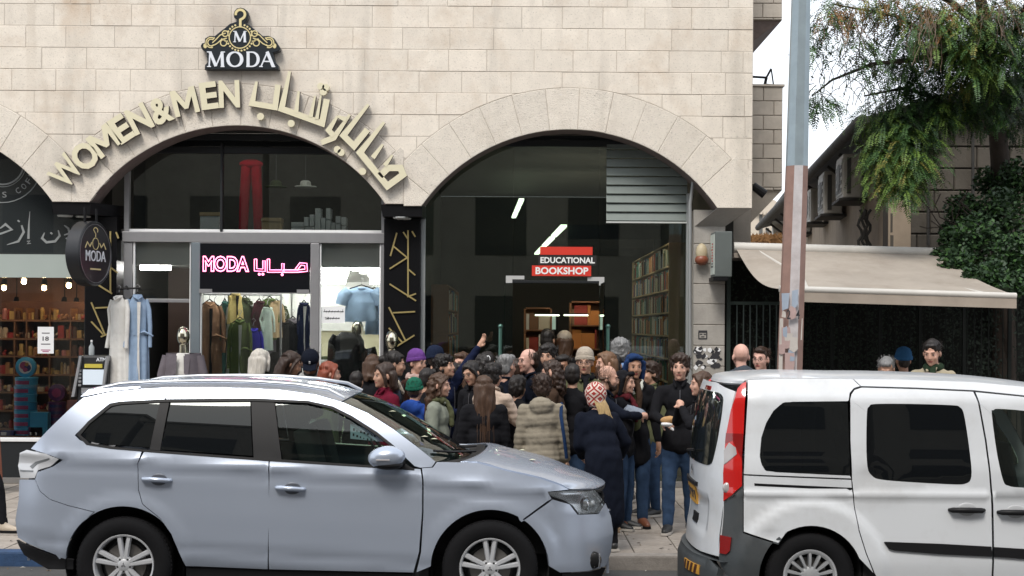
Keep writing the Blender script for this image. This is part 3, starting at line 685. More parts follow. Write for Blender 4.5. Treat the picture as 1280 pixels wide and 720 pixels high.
for x, y in lp:
    x += (.3 if i % 2 else -.1); 
    if x > xc-.5: x = xc-.5
    if x < XW(243)+.4: x = XW(243)+.4
    t = thing('ceiling_light', 'tube light on the clothes shop ceiling, %s from the left, %s row back' % (ORD[i % 4], ORD[i//4]), 'light', (x, y, zc-.03), group='tube lights on the clothes shop ceiling')
    MB().box(-.3, .3, -.06, .06, .012, .03, white).build('base', t).matrix_parent_inverse = Matrix.Identity(4)
    o = MB().bbox(-.28, .28, -.035, .035, -.03, .012, tube_l, .01).build('tube', t); o.matrix_parent_inverse = Matrix.Identity(4); i += 1
t = thing('ceiling_light', 'single bright lamp above the clothes shop doorway', 'light', (XW(194, 1.6), 1.6, zc-.03))
o = MB().bbox(-.2, .2, -.05, .05, -.04, .028, tube_l, .01).build('tube', t); o.matrix_parent_inverse = Matrix.Identity(4)
# added fill lights, hidden: clothes bulkhead, upper display, bookshop pelmets
def added_strip_light(lab, xa_, xb__, y, z, pel, m=tube_l):
    t = thing('added_strip_light', lab, 'light', ((xa_+xb__)/2, y, z)); MB().bbox(xa_, xb__, y, y+.05, z, z+.04, m, .01).build('tube', t)
    if pel: MB().box(xa_-.05, xb__+.05, y-.06, y-.04, z-.07, z+.12, dark).build('added_pelmet', t)
added_strip_light('strip light hidden behind the clothes shop bulkhead', XW(252), xc-.1, .64, 2.752, False)
added_strip_light('strip light hidden above the upper display window', XW(180), XW(470), .60, 4.26, False, mat('weak_fill_tube', (.9, .9, .85), .5, emit=(1, .95, .85), estr=9.0))
for k, (y_, x0_, x1_) in enumerate(((1.1, .75, 1.9), (3.2, .7, 1.9), (5.4, .6, 1.9))): added_strip_light('shaded strip light over the bookshop aisle, %s from the window' % ORD[k], x0_, x1_, y_, 3.22, True, mat('warm_fill_tube', (1, .9, .75), .5, emit=(1, .86, .66), estr=26.0))
# neon sign
t = thing('neon_sign', 'black sign panel with pink neon MODA and arabic outline lettering over the window', 'sign', (XW(318), .4, 2.9))
yN = .39; A, B = W(250, 304, yN), W(387, 366, yN)
MB().box(A.x, B.x, yN, .452, B.z, A.z, mat('neon_board', (.003, .004, .006), .5, spec=.15)).build('board', t)
for q in ((A.x, B.x, A.z, A.z+.012), (A.x, B.x, B.z-.012, B.z-.001)): MB().box(q[0], q[1], yN-.004, .452, q[2], q[3], alu).build('edge', t)
for a, b in ((249, 265), (371, 386)): MB().box(XW(a, yN), XW(b, yN), yN-.02, yN-.001, ZW(300, 366.5, yN), ZW(300, 361.5, yN), alu).build('clip', t)
neon = mat('pink_neon', (1, .4, .6), .4, emit=(1.0, .20, .42), estr=2.6)
neonc = mat('white_neon', (1, .7, .8), .4, emit=(1.0, .62, .74), estr=2.6)
cx, cz = XW(282.5, yN), ZW(282, 330, yN)
mb = MB(); text_to(mb, "MODA", cx, cz, XW(311.5, yN)-XW(253.5, yN), .205, yN-.022, neon, outline=.0062, offset=.035); mb.build('letters', t)
mb = MB()
def npx(x, y): p = W(150+x/3.6, 280+y/3.6, yN-.022); return (p.x, p.z)
def outline_of(cl, w):
    P = [Vector(npx(*q)) for q in cl]; n = len(P); Lf = []; Rt = []
    for i in range(n):
        e1 = (P[i]-P[i-1]).normalized() if i else (P[1]-P[0]).normalized(); e2 = (P[i+1]-P[i]).normalized() if i < n-1 else e1
        q = Vector((-e1.y-e2.y, e1.x+e2.x)).normalized(); k = w/2/max(q.dot(Vector((-e1.y, e1.x))), .5); Lf.append(P[i]+q*k); Rt.append(P[i]-q*k)
    return Lf+Rt[::-1]+[Lf[0]]
for cl in ([(610, 158), (610, 206), (648, 208), (648, 165)], [(668, 158), (668, 212), (733, 212), (733, 178)], [(733, 212), (800, 212), (838, 208), (836, 182), (812, 180), (793, 206)]):
    P = outline_of(cl, .030); mb.tube([(p.x, yN-.022, p.y) for p in P], .0062, neon, 6)
for q in ((627, 226), (643, 226), (730, 228)):
    x, z = npx(*q); mb.tube([(x+.012*math.cos(a*.7), yN-.022, z+.012*math.sin(a*.7)) for a in range(10)], .006, neon, 6)
mb.build('arabic_letters', t)
# sale notice
t = thing('sale_notice', 'white paper sale notice with arabic print and %50, taped in the right window', 'notice', (XW(417), .44, 2.1))
A, B = W(402, 383, .445), W(431, 404, .445); MB().box(A.x, B.x, .445, .449, B.z, A.z, paper).build('sheet', t)
mb = MB(); rr = random.Random(3)
for row, (z, s0) in enumerate(((A.z-.065, .0), (A.z-.15, .04))):
    x = A.x+.025+s0
    while x < B.x-.03-s0:
        w = rr.uniform(.012, .04); mb.box(x, x+w, .4435+.0001*rr.random(), .4448, z-.008, z+.006, ink)
        mb.box(x+w*.6, x+w*.6+.006, .4433, .4447, z, z+rr.choice((.02, .028, .012)), ink)
        if rr.random() < .5: mb.box(x+.01, x+.016, .4433, .4447, z-.02, z-.014, ink)
        x += w+.004
text_to(mb, "%50", A.x+.07, A.z-.15, .055, .035, .4425, ink, .001)
mb.build('print', t, kind='stuff')
# ---- garments
def cloth(name, col, **k): return mat(name, col, .9, var=.12, vscale=5, bump=.35, bscale=9, bdist=.05, spec=.15, **k)
def garment(nm, label, px, pytop, pybot, wpx, y, m, yaw=0, sleeves=True, belt=None, lining=None, hanger=True, open_=False, depth=.34, seed=0, group=None):
    top = W(px, pytop, y); bot = W(px, pybot, y); L = top.z-bot.z; wd = wpx*(y+18)/FPX
    t = thing(nm, label, 'clothes', (top.x, y, bot.z), R(yaw), group); r_ = random.Random(seed); mb = MB()
    ph = [r_.uniform(0, 6.28) for _ in range(4)]; nf = r_.randint(5, 8)
    def prof(t_):   # width factor from shoulder (0) to hem (1)
        if t_ < .04: return .34+t_*4
        if t_ < .10: return .50+(t_-.04)*6.5
        return .89-.18*math.sin(min(1, (t_-.1)/.3)*math.pi)*.6+.11*max(0, (t_-.4)/.6)
    def fn(u, v):
        a = 2*math.pi*v; ww = prof(u)*wd/2; dd = ww*depth*(1+.2*u)
        f = 1+.10*u*math.sin(nf*a+ph[0]+u)+.06*u*math.sin((nf+3)*a+ph[1]-2*u)
        if belt and abs(u-.36) < .03: f *= .82
        return Vector((math.cos(a)*ww*f, math.sin(a)*dd*f*(1+.25*math.sin(nf*a+ph[2])*u), L*(1-u)-.012*wd*math.sin(3*a+ph[3])*u))
    mb.grid(fn, 22, 40, m); ob = mb.build('body', None, 60); ob.parent = t
    if sleeves:
        for sg in (-1, 1):
            s = MB(); sw = wd*.16; P = [(sg*wd*.36, 0, L*.955), (sg*wd*.46, -.01, L*.86), (sg*wd*.50, -.03*sg, L*.72), (sg*wd*.50, -.045, L*max(.42, 1-.66/max(L, .7)))]
            s.tube(P, [sw*.5, sw*.62, sw*.58, sw*.5], m, 12); o = s.build('sleeve', None, 70); o.parent = t
    if open_ or lining:
        s = MB(); lm = lining or black; s.prism([(-.012*1, L*.93), (.03, L*.93), (wd*.05, L*.55), (wd*.10, .03), (-wd*.05, .03), (-wd*.02, L*.55)], -wd/2*depth*1.32, -wd/2*depth*1.05, lm); o = s.build('lining', None); o.parent = t
    if belt:
        s = MB(); s.lathe([(wd*.375, -.02), (wd*.385, 0), (wd*.375, .02)], (0, 0, 0), (0, 0, 1), m, 24); s.v = [(v[0], v[1]*depth*1.15, v[2]+L*.64) for v in s.v]
        s.tube([(.0, -wd*.16, L*.64), (wd*.25, -wd*.2, L*.66), (wd*.62, -wd*.18, L*.62)], [.012, .02, .012], m, 6); s.tube([(.0, -wd*.16, L*.64), (wd*.05, -wd*.19, L*.5), (wd*.08, -wd*.2, L*.38)], [.015, .018, .014], m, 6); o = s.build('belt', None, 60); o.parent = t
    if hanger:
        s = MB(); s.tube([(-wd*.34, 0, L*.955), (0, 0, L+.03), (wd*.34, 0, L*.955)], .009, black, 6); s.tube([(0, 0, L+.03), (0, 0, L+.07), (.025, 0, L+.10), (0, 0, L+.125), (-.02, 0, L+.11)], .004, alu, 5); o = s.build('hanger', None, 60); o.parent = t
        s = MB(); s.tube([(-.05, 0, L*.985), (-.04, -.05, L*.975), (0, -.07, L*.95), (.04, -.05, L*.975), (.05, 0, L*.985)], .014, m, 6); o = s.build('collar', None, 60); o.parent = t
    return t
LAST = [None]
_b0 = MB.build
def _b1(s, name, parent=None, smooth=None, fix=False, **k):
    o = _b0(s, name, parent, smooth, fix, **k); LAST[0] = o; return o
MB.build = _b1
GM = dict(tan=cloth('tan_cloth', (.26, .15, .09)), teal=cloth('teal_cloth', (.05, .13, .115)), pale=cloth('pale_grey_cloth', (.45, .46, .44)), yellow=cloth('yellow_cloth', (.5, .4, .16)),
          olive=cloth('olive_cloth', (.09, .125, .04)), dolive=cloth('dark_olive_cloth', (.055, .07, .035)), royal=cloth('royal_blue_cloth', (.03, .025, .34)), maroon=cloth('dark_maroon_cloth', (.05, .015, .02)),
          mint=cloth('mint_cloth', (.5, .6, .53)), navy=cloth('navy_cloth', (.015, .022, .06)), blk=cloth('black_cloth', (.012, .012, .013)), white=cloth('white_cloth', (.62, .61, .58)), sky=cloth('light_blue_cloth', (.25, .34, .47)),
          bluet=cloth('tshirt_blue', (.25, .36, .50)), greyp=cloth('grey_purple_cloth', (.13, .115, .13)), camel=cloth('camel_cloth', (.38, .28, .16)))
g = 'clothes hanging in the shop window'
rail = thing('clothes_rail', 'chrome rail holding the hanging coats behind the shop window', 'rail', (XW(305, .95), .95, 0))
zr = ZW(300, 368, .95); MB().tube([(XW(252, .95), .95, zr), (XW(352, .95), .95, zr)], .014, alu).build('bar', rail, 60)
for px in (253, 351): MB().tube([(XW(px, .95), .95, zr), (XW(px, .95), .95, .06)], .014, alu).build('post', rail, 60)
GL = [(262, 377, 500, 34, .8, 'tan', 20, dict(belt=1, open_=1), 'tan belted trench coat with dark lining, first coat at the left of the window'),
      (281, 376, 505, 20, .95, 'teal', 60, {}, 'long teal coat beside the tan trench coat in the window'),
      (290, 380, 470, 20, 1.0, 'pale', 60, {}, 'pale grey coat half hidden behind the green jumpsuit'),
      (294, 367, 405, 22, .85, 'yellow', 40, dict(sleeves=0, lining=black), 'yellow and black top hung at the front of the rail'),
      (300, 399, 505, 27, .72, 'olive', 5, dict(belt=1, lining=GM['pale']), 'olive green belted jumpsuit at the front of the window'),
      (306, 372, 470, 26, 1.05, 'dolive', 50, {}, 'dark olive coat hanging behind the jumpsuit'),
      (317, 410, 505, 22, .78, 'royal', 10, dict(belt=1), 'royal blue dress with a white patch at the front of the window'),
      (324, 376, 446, 20, 1.0, 'maroon', 55, {}, 'dark maroon jacket hanging right of the dark olive coat'),
      (334, 384, 438, 16, .9, 'mint', 40, {}, 'pale mint shirt hanging right of the maroon jacket'),
      (337, 373, 425, 22, 1.15, 'olive', 50, {}, 'short olive jacket behind the pale mint shirt'),
      (345, 376, 422, 20, 1.2, 'camel', 55, {}, 'camel jacket at the right end of the clothes rail'),
      (357, 402, 460, 34, 1.4, 'blk', 10, {}, 'black jackets bunched right of the camel jacket'),
      (380, 378, 448, 15, .75, 'navy', 15, dict(lining=GM['white']), 'navy jacket with a white stripe beside the right mullion'),
      (268, 380, 500, 18, 1.15, 'dolive', 30, {}, 'dark olive coat behind the tan trench coat'), (287, 382, 505, 20, 1.2, 'navy', 45, {}, 'navy coat between the teal and olive coats'), (311, 378, 480, 20, 1.15, 'pale', 45, {}, 'pale grey coat behind the royal blue dress'), (328, 380, 470, 18, 1.25, 'tan', 50, {}, 'brown coat behind the maroon jacket'), (340, 392, 500, 26, 1.35, 'greyp', 25, {}, 'grey purple coat low behind the mint shirt'), (352, 382, 470, 20, 1.5, 'dolive', 45, {}, 'dark green coat right of the camel jacket'), (366, 398, 505, 26, 1.5, 'greyp', 20, {}, 'grey coat left of the striped navy jacket'),
      (348, 440, 520, 44, 1.1, 'blk', 0, dict(hanger=False), 'black dress low in the window behind the crowd')]
for i, (px, a, b, w, y, m, yaw, kw, lab) in enumerate(GL): garment('hanging_coat', lab, px, a, b, w, y, GM[m], yaw, seed=i, group=g, **kw)
garment('hanging_coat', 'white hooded coat hanging outside left of the clothes shop door', 149, 369, 500, 31, .1, GM['white'], -25, seed=31, depth=.4)
garment('hanging_coat', 'light blue belted trench coat hanging beside the shop door', 172, 368, 505, 30, .12, GM['sky'], 20, belt=1, seed=32, depth=.42, lining=GM['white'])
t = garment('tshirt', 'light blue t-shirt hanging in the right window above a mannequin head', 452, 359, 402, 44, .9, GM['bluet'], 0, seed=33, sleeves=False, depth=.28)
for sg in (-1, 1):
    s = MB(); w = 44*18.9/FPX; L = 43*18.9/FPX; s.tube([(sg*w*.34, 0, L*.9), (sg*w*.5, 0, L*.72), (sg*w*.56, 0, L*.48)], [.075, .09, .085], GM['bluet'], 12); o = s.build('sleeve', None, 60); o.parent = t
garment('tshirt', 'light blue long sleeved top behind the t-shirt in the right window', 468, 362, 418, 22, 1.15, GM['bluet'], 30, seed=34)
t = thing('outside_clothes_hook', 'black hook rail holding the coats outside the clothes shop door', 'rail', W(160, 362, .3))
MB().tube([W(146, 361, .1), W(176, 360, .12)], .012, black).build('bar', t); MB().tube([W(160, 361, .1), W(158, 358, .4)], .014, black).build('arm', t)
# ---- mannequins
chrome = mat('chrome_gold', (.62, .58, .45), .12, 1.0); 
def mannequin(lab, px, pytop, y, jm, inner=None, hm=chrome):
    p = W(px, pytop, y); h = p.z; t = thing('mannequin', lab, 'mannequin', (p.x, y, 0), 0, 'shop mannequins'); s = h/1.8
    mb = MB(); mb.ball((0, 0, h-.125), (.082, .10, .125), hm, 20, 14); mb.tube([(0, 0, h-.22), (0, .01, h-.34)], [.05, .058], hm, 14); o = mb.build('head', None, 60); o.parent = t
    mb = MB(); mb.grid(lambda u, v: Vector((math.cos(6.2832*v)*[.07, .17, .185, .16, .14, .17, .18][int(u*6)]*1, math.sin(6.2832*v)*[.06, .09, .115, .11, .1, .11, .11][int(u*6)], h-.33-u*.62)), 6, 24, inner or jm); o = mb.build('torso', None, 60); o.parent = t
    if inner:
        mb = MB()
        for sg in (-1, 1):
            mb.grid(lambda u, v: Vector((sg*(.05+.03*u+(.16+.05*u)*math.sin(v*1.5708+.0)), -(.135+.02*math.sin(5*v+u*3))*math.cos(v*1.5708)+(.05 if v > .9 else 0), h-.34-u*.66)), 12, 10, jm, sg < 0)
            mb.tube([(sg*.19, 0, h-.37), (sg*.25, -.01, h-.6), (sg*.26, -.05, h-.86)], [.07, .068, .06], jm, 12)
            mb.add([(sg*.04, -.15, h-.36), (sg*.12, -.155, h-.40), (sg*.10, -.165, h-.62), (sg*.05, -.17, h-.58)], [(0, 1, 2, 3)], jm)
        mb.grid(lambda u, v: Vector(((v-.5)*.44, .13-.1*abs(v-.5)**2*4, h-.33-u*.66)), 4, 8, jm); o = mb.build('jacket', None, 60); o.parent = t
    else:
        mb = MB()
        for sg in (-1, 1): mb.tube([(sg*.17, 0, h-.36), (sg*.24, 0, h-.6), (sg*.22, -.05, h-.86)], [.065, .055, .045], jm, 12)
        o = mb.build('sleeves', None, 60); o.parent = t
    mb = MB(); mb.tube([(0, 0, h-.94), (0, 0, .05)], .02, alu); mb.lathe([(0, .02), (.2, .02), (.22, 0)], (0, 0, 0), (0, 0, 1), alu, 20); o = mb.build('stand', None, 60); o.parent = t
    return t
mannequin('chrome headed mannequin in a grey jacket over a white top beside the shop door', 229, 408, .05, GM['greyp'], GM['white'])
mannequin('gold headed mannequin in black sparkly clothes behind the right window', 447, 400, .85, GM['blk'])
mannequin('gold headed mannequin standing in front of the gold striped pilaster', 490, 413, -.15, GM['blk'])
t = garment('hanging_coat', 'black sequinned dress on display low in the right window', 433, 415, 500, 40, .7, mat('sequins', (.03, .032, .034), .25, .6, bump=.8, bscale=120), 0, seed=40, hanger=False)
# folded stock on tables inside
t = thing('display_table', 'long table of folded dark clothes inside the clothes shop', 'table', (XW(430, 4), 4, 0)); MB().bbox(-3.3, -2.0, 3.4, 4.2, 1.32, 1.36, wall_w, .01).build('tabletop', t)
for q in ((-3.25, 3.45), (-2.05, 3.45), (-3.25, 4.15), (-2.05, 4.15)): MB().box(q[0]-.02, q[0]+.02, q[1]-.02, q[1]+.02, .05, 1.318, wall_w).build('leg', t)
for i in range(6):
    for k in range(4): 
        o = setp(MB().bbox(-3.25+i*.2, -3.09+i*.2, 3.45, 3.8, 1.362+k*.045, 1.402+k*.045, GM[('blk', 'navy', 'greyp', 'pale', 'dolive')[(i*3+k) % 5]], .015).build('folded_shirt'), 'folded shirt, %s up in the %s stack on the shop table' % (ORD[k], ORD[i]), 'clothes', 'folded shirts on the shop table')
# ---- upper display: boxes, red trousers, hats
t = thing('upper_display', 'dark upper display floor behind the clothes shop window', 'interior', (XW(320), 1.5, 3.2), kind='structure'); del t['category']
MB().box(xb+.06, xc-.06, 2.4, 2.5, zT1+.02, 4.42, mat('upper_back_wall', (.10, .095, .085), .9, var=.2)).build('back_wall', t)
MB().box(xb+.06, xc-.06, .5, 2.4, zT1-.01, zT1+.035, floor_m).build('ledge', t)
gb = mat('gift_box', (.62, .64, .65), .6, var=.08); bs = [(364, 380, 284, 290), (364, 380, 277.5, 283.5), (381, 393, 284, 290), (380, 386, 271, 283), (387, 393, 268, 283), (394, 401, 260, 290), (401.5, 407, 272, 290), (407.5, 413.5, 260, 274), (407.5, 413.5, 275, 290), (414, 419, 278, 290), (419.5, 426, 270, 279), (419.5, 426, 280, 290), (427, 433, 271, 281), (427, 433, 282, 290)]
for bi, (a, b, c, d) in enumerate(bs):
    p, q = W(a, c, .85), W(b, d, .85); zb = max(q.z, zT1+.036); setp(MB().bbox(p.x, q.x-.004, .85, 1.05, zb, p.z-.002, gb, .006).build('gift_box'), 'pale grey cardboard box on the upper display ledge, %s counting from the left' % ORD[bi], 'box', 'boxes on the upper display ledge')
for px, lab in ((262, 'tan and grey gift bag left on the upper display ledge'), (339, 'small brown box beside the red trousers')):
    p, q = W(px-12, 270 if px < 300 else 277, .8), W(px+12, 290, .8); t = thing('display_box', lab, 'box', (p.x, .8, q.z)); MB().bbox(p.x, q.x, .8, 1.0, zT1+.036, p.z, gb if px < 300 else tanw, .008).build('body', t); MB().bbox(p.x-.006, q.x+.006, .794, 1.006, p.z+.001, p.z+.05, tanw, .006).build('lid', t)
t = thing('red_trousers', 'dark red trousers standing on the upper display', 'clothes', W(314, 290, 1.1)); redc = cloth('red_cloth', (.30, .008, .02))
p = W(314, 205, 1.1); q = W(314, 290, 1.1)
for sg in (-1, 1): MB().tube([(p.x+sg*.06, 1.1, p.z), (p.x+sg*.085, 1.1, (p.z+q.z)/2), (p.x+sg*.10, 1.1, zT1+.04)], [.07, .066, .058], redc, 14).build('leg', t, 60)
MB().ball((p.x, 1.1, p.z), (.16, .1, .06), redc).build('waist', t, 60)
for px, lab in ((382, 'pale wide brimmed hat hung in the upper display'), (345, 'dark hat shape on the upper display')):
    p = W(px, 234, 1.2); t = thing('display_hat', lab, 'hat', p); hm = GM['pale'] if px > 360 else GM['dolive']; MB().lathe([(.15, 0), (.14, .012), (.075, .02), (.07, .07), (.04, .09), (0, .092)], p, (0, 0, 1), hm, 24).build('hat_body', t, 40); MB().tube([p+Vector((0, 0, .09)), (p.x, p.y, 4.42)], .002, alu, 4).build('string', t)
# ---------------------------------------------------------------- bookshop
bf = thing('bookshop_shopfront', 'frameless dark glass front of the bookshop under the right arch', 'shopfront', (XW(700), GY, 0))
x0, x1 = XW(526), XW(861)
bar(525.5, 531, .04, 3.62, bf, mat('grey_alu', (.36, .38, .38), .45, .4)); bar(857.5, 862, .04, 3.7, bf, mat('grey_alu', (.36, .38, .38)))
bkg = glass('bookshop_glass', (.78, .84, .81), .04, (.015, .018, .017), 1.5)
zh = ZW(700, 351)
for a, b, z0 in ((531, 640.5, .05), (641, 748, zh), (748.5, 857.5, .05)): MB().box(XW(a), XW(b), .455, .467, z0, 4.4, bkg).build('pane', bf)
MB().bbox(XW(640), XW(750), .44, .48, zh-.03, zh+.004, dark, .004).build('door_head', bf)
pl = mat('patch_steel', (.5, .5, .49), .5, .2)
for a, b, c, d in ((632, 655, 345, 349.5), (632, 640, 349.6, 354), (734, 755, 346, 351), (748.5, 755, 351.1, 356.5)):
    MB().box(XW(a), XW(b), .438, .4535, ZW(700, d), ZW(700, c), pl).build('patch_fitting', bf)
for px, lab in ((631, 'open glass bookshop door, left leaf with a long green handle'), (750, 'open glass bookshop door, right leaf with a long handle')):
    t = thing('glass_door', lab, 'door', (XW(px), .42, 0), group='glass doors of the bookshop'); xx = XW(px); sg = -1 if px < 700 else 1
    MB().box(xx-.006, xx+.006, -.42, .43, .06, zh-.04, bkg).build('leaf', t)
    gm = mat('green_handle', (.10, .2, .17), .35, .5); MB().tube([(xx+sg*.05, -.32, ZW(px, 408, -.3)), (xx+sg*.05, -.32, 1.0)], .022, gm).build('handle', t, 60); MB().ball((xx+sg*.05, -.32, ZW(px, 408, -.3)), .03, gm).build('finial', t, 60)
# sign
t = thing('bookshop_sign', 'red and black bookshop sign reading EDUCATIONAL BOOKSHOP above the door', 'sign', (XW(703), .42, 2.85))
red = mat('sign_red', (.62, .035, .018), .5); 
for a, b, c, d, m, tx, ta, tb in ((674.5, 740, 308.5, 318.5, red, None, 0, 0), (672, 745, 319, 331.5, mat('sign_black_bar', (.015, .013, .013), .5), 'EDUCATIONAL', 675, 743), (664.5, 738.5, 332, 345, red, 'BOOKSHOP', 669, 735)):
    MB().box(XW(a, .41), XW(b, .41), .41, .43, ZW(700, d, .41), ZW(700, c, .41), m).build('bar', t)
    if tx:
        mb = MB(); text_to(mb, tx, (XW(ta, .41)+XW(tb, .41))/2, (ZW(700, c, .41)+ZW(700, d, .41))/2, XW(tb, .41)-XW(ta, .41), .078 if tx[0] == 'E' else .092, .4085, mat('sign_text_white', (.8, .8, .78), .5), .003, offset=.03); mb.build('lettering', t)
barw_ = mat('slat_rail', (.5, .52, .5), .5)
# louvred shutter panel inside, top right
t = thing('louvred_panel', 'grey green panel of horizontal slats in the upper right of the bookshop arch', 'shutter', (XW(810), .43, 3.6))
sm = mat('slat_green_grey', (.17, .20, .185), .5, .1, var=.1)
for k in range(9):
    z = ZW(800, 276-k*11.2, .43); M = Matrix.Translation((0, .415, z)) @ Matrix.Rotation(R(-16), 4, 'X'); MB().bbox(XW(757, .43), XW(858, .43), -.006, .006, 0, .105, sm, .003, M).build('slat', t)
MB().box(XW(757, .43), XW(858, .43), .40, .45, ZW(800, 279, .43), ZW(800, 277, .43), barw_).build('bottom_rail', t)
# bookcases
bcols = [mat('book_%s' % n, c, .7, var=.1) for n, c in (('red', (.25, .03, .02)), ('blue', (.03, .07, .2)), ('cream', (.5, .45, .35)), ('green', (.04, .13, .07)), ('black', (.02, .02, .02)), ('white', (.55, .55, .52)), ('orange', (.45, .17, .04)), ('teal', (.08, .22, .24)), ('brown', (.16, .08, .04)))]
def bookcase(lab, x, ya, yb, zt, face, nsh, seed, m=tanw, depth=.26):
    "face +1/-1: books look toward +x / -x"
    t = thing('bookcase', lab, 'bookcase', (x, (ya+yb)/2, .05)); xa_, xb_ = (x, x+depth) if face < 0 else (x-depth, x)
    MB().box(xa_, xb_, ya, ya+.03, .05, zt, m).build('side_panel', t); MB().box(xa_, xb_, yb-.03, yb, .05, zt, m).build('side_panel', t)
    MB().box((xb_-.02 if face < 0 else xa_), (xb_ if face < 0 else xa_+.02), ya+.032, yb-.032, .05, zt, mat('book_back', (.06, .04, .03), .9)).build('back_panel', t)
    r_ = random.Random(seed); h = (zt-.05)/nsh; books = MB()
    for k in range(nsh+1):
        z = .05+k*h; MB().box(xa_+.003, xb_-.022, ya+.033, yb-.033, z-.0, z+.022 if k < nsh else z+.02, m).build('shelf', t)
        if k == nsh: break
        y = ya+.04
        while y < yb-.07:
            w = r_.uniform(.018, .055); hh = h*r_.uniform(.6, .88); dp = r_.uniform(.0, .03)
            if r_.random() > .06: books.box(xa_+.01+dp if face < 0 else xa_+.03, xb_-.03 if face < 0 else xb_-.01-dp, y, y+w-.002, z+.023, z+.023+hh, bcols[r_.randrange(9)])
            y += w
    books.build('books', t, kind='stuff'); return t
xs_ = W(835.5, 400, 1.0).x; zt = W(838, 305, 1.0).z
bookcase('tall pale wood bookcase full of books along the right wall of the bookshop', xs_, 1.0, 6.8, zt, -1, 10, 1)
bookcase('dark wooden bookcase along the left wall of the bookshop', XW(560, 3.5), 3.6, 7.8, 2.6, 1, 7, 2, wood)
def backcase(lab, px0, px1, y, zt, nsh, seed):
    xa_, xb_ = XW(px0, y), XW(px1, y); t = thing('bookcase', lab, 'bookcase', ((xa_+xb_)/2, y, .05)); r_ = random.Random(seed); books = MB(); h = (zt-.05)/nsh
    for x in (xa_, xb_-.03): MB().box(x, x+.03, y, y+.3, .05, zt, wood).build('side_panel', t)
    MB().box(xa_, xb_, y+.302, y+.32, .05, zt, wood).build('back_panel', t)
    for k in range(nsh+1):
        z = .05+k*h; MB().box(xa_+.032, xb_-.032, y, y+.3, z, z+.022, wood).build('shelf', t)
        if k == nsh: break
        x = xa_+.04
        while x < xb_-.1:
            w = r_.choice((.03, .04, .05, .16, .22)); hh = h*r_.uniform(.6, .86); books.box(x, x+w-.004, y+.03, y+.2, z+.023, z+.023+hh, bcols[r_.choice((0, 2, 6, 6, 8, 0, 5))]); x += w
    books.build('books', t, kind='stuff')
backcase('warm wooden shelves of orange books at the back of the bookshop, left one', 655, 690, 6.5, 2.3, 6, 3)
backcase('warm wooden shelves at the back of the bookshop, right side', 712, 752, 6.0, 2.4, 6, 4)
for (pa, ya_, pb, yb_, z, lab) in ((651, 5.0, 641, 9.0, 4.0, 'slanting row of tube lights on the upper left bookshop ceiling'), (704, .9, 669, 8.6, 3.3, 'long row of tube lights running into the bookshop')):
    xA, xB = XW(pa, ya_), XW(pb, yb_); t = thing('ceiling_light_row', lab, 'light', (xA, ya_, z)); n = 3
    for k in range(n):
        u0, u1 = k/n, (k+.86)/n; a = Vector((xA+(xB-xA)*u0, ya_+(yb_-ya_)*u0, z)); b = Vector((xA+(xB-xA)*u1, ya_+(yb_-ya_)*u1, z)); d = .04
        MB().add([a+Vector((-d, 0, 0)), a+Vector((d, 0, 0)), b+Vector((d, 0, 0)), b+Vector((-d, 0, 0)), a+Vector((-d, 0, .03)), a+Vector((d, 0, .03)), b+Vector((d, 0, .03)), b+Vector((-d, 0, .03))], [(0, 3, 2, 1), (4, 5, 6, 7), (0, 1, 5, 4), (1, 2, 6, 5), (2, 3, 7, 6), (3, 0, 4, 7)], dimtube).build('tube', t)
for px, lab in ((684, 'short shelf light at the back of the bookshop, left'), (720, 'short shelf light at the back of the bookshop, right')):
    y = 5.9; p = W(px, 394, y); t = thing('shelf_light', lab, 'light', p); MB().box(p.x-.2, p.x+.2, y, y+.03, p.z-.012, p.z+.012, dimtube).build('tube', t); MB().box(p.x-.22, p.x+.22, y-.005, y+.04, p.z+.013, p.z+.03, black).build('bracket', t)
p = W(684, 403, 8.9); t = thing('back_window', 'small bright window at the far end of the bookshop', 'window', p); MB().box(p.x-.16, p.x+.16, 8.95, 8.98, p.z-.13, p.z+.12, mat('window_daylight', (.6, .8, .7), .5, emit=(.65, .9, .75), estr=.15)).build('pane', t); MB().box(p.x-.2, p.x+.2, 8.99, 9.03, p.z-.17, p.z+.16, dark).build('frame', t)
t = thing('bookshop_counter', 'dark wooden counter inside the bookshop doorway', 'counter', (XW(705, 5), 5, 0)); MB().bbox(XW(690, 4.8), XW(745, 4.8), 4.6, 5.2, 1.0, 1.05, wood).build('top', t); MB().bbox(XW(691, 4.8), XW(744, 4.8), 4.65, 5.15, .05, .998, wood).build('front', t)
# ---------------------------------------------------------------- sweet shop
ss = thing('sweet_shopfront', 'sweet shop glass front with a white band and arabic script on dark upper glass', 'shopfront', (XW(40), GY, 0))
ZA, ZB = ZW(50, 318), ZW(50, 347)
X0 = -9.6; X1 = XW(109)
MB().box(X0, X1, .455, .461, ZA+.002, 4.4, glass('upper_dark_glass', (.25, .28, .28), .62, (.045, .052, .054), 1.1)).build('pane', ss)
MB().box(X0, X1, .44, .47, ZB, ZA, mat('band_film', (.36, .41, .385), .5, var=.03)).build('band', ss)
MB().box(X0, X1, .455, .461, .55, ZB-.002, pane).build('pane', ss)
MB().bbox(X0, X1, .40, .5, .50, .55, white, .008).build('sill', ss); MB().box(X0, X1, .42, .5, .0, .498, dark).build('plinth', ss)
MB().box(X1-.03, X1+.0, .43, .5, .55, ZB-.003, dark).build('jamb', ss)
film = mat('white_film', (.26, .275, .275), .7)
dec = thing('window_lettering', 'white arabic script and round coffee logo on the dark upper sweet shop glass', 'lettering', (XW(30), .45, 3.3))
def dpx(x, y): p = W(x/3.27, 180+y/3.27, .448); return (p.x, p.z)
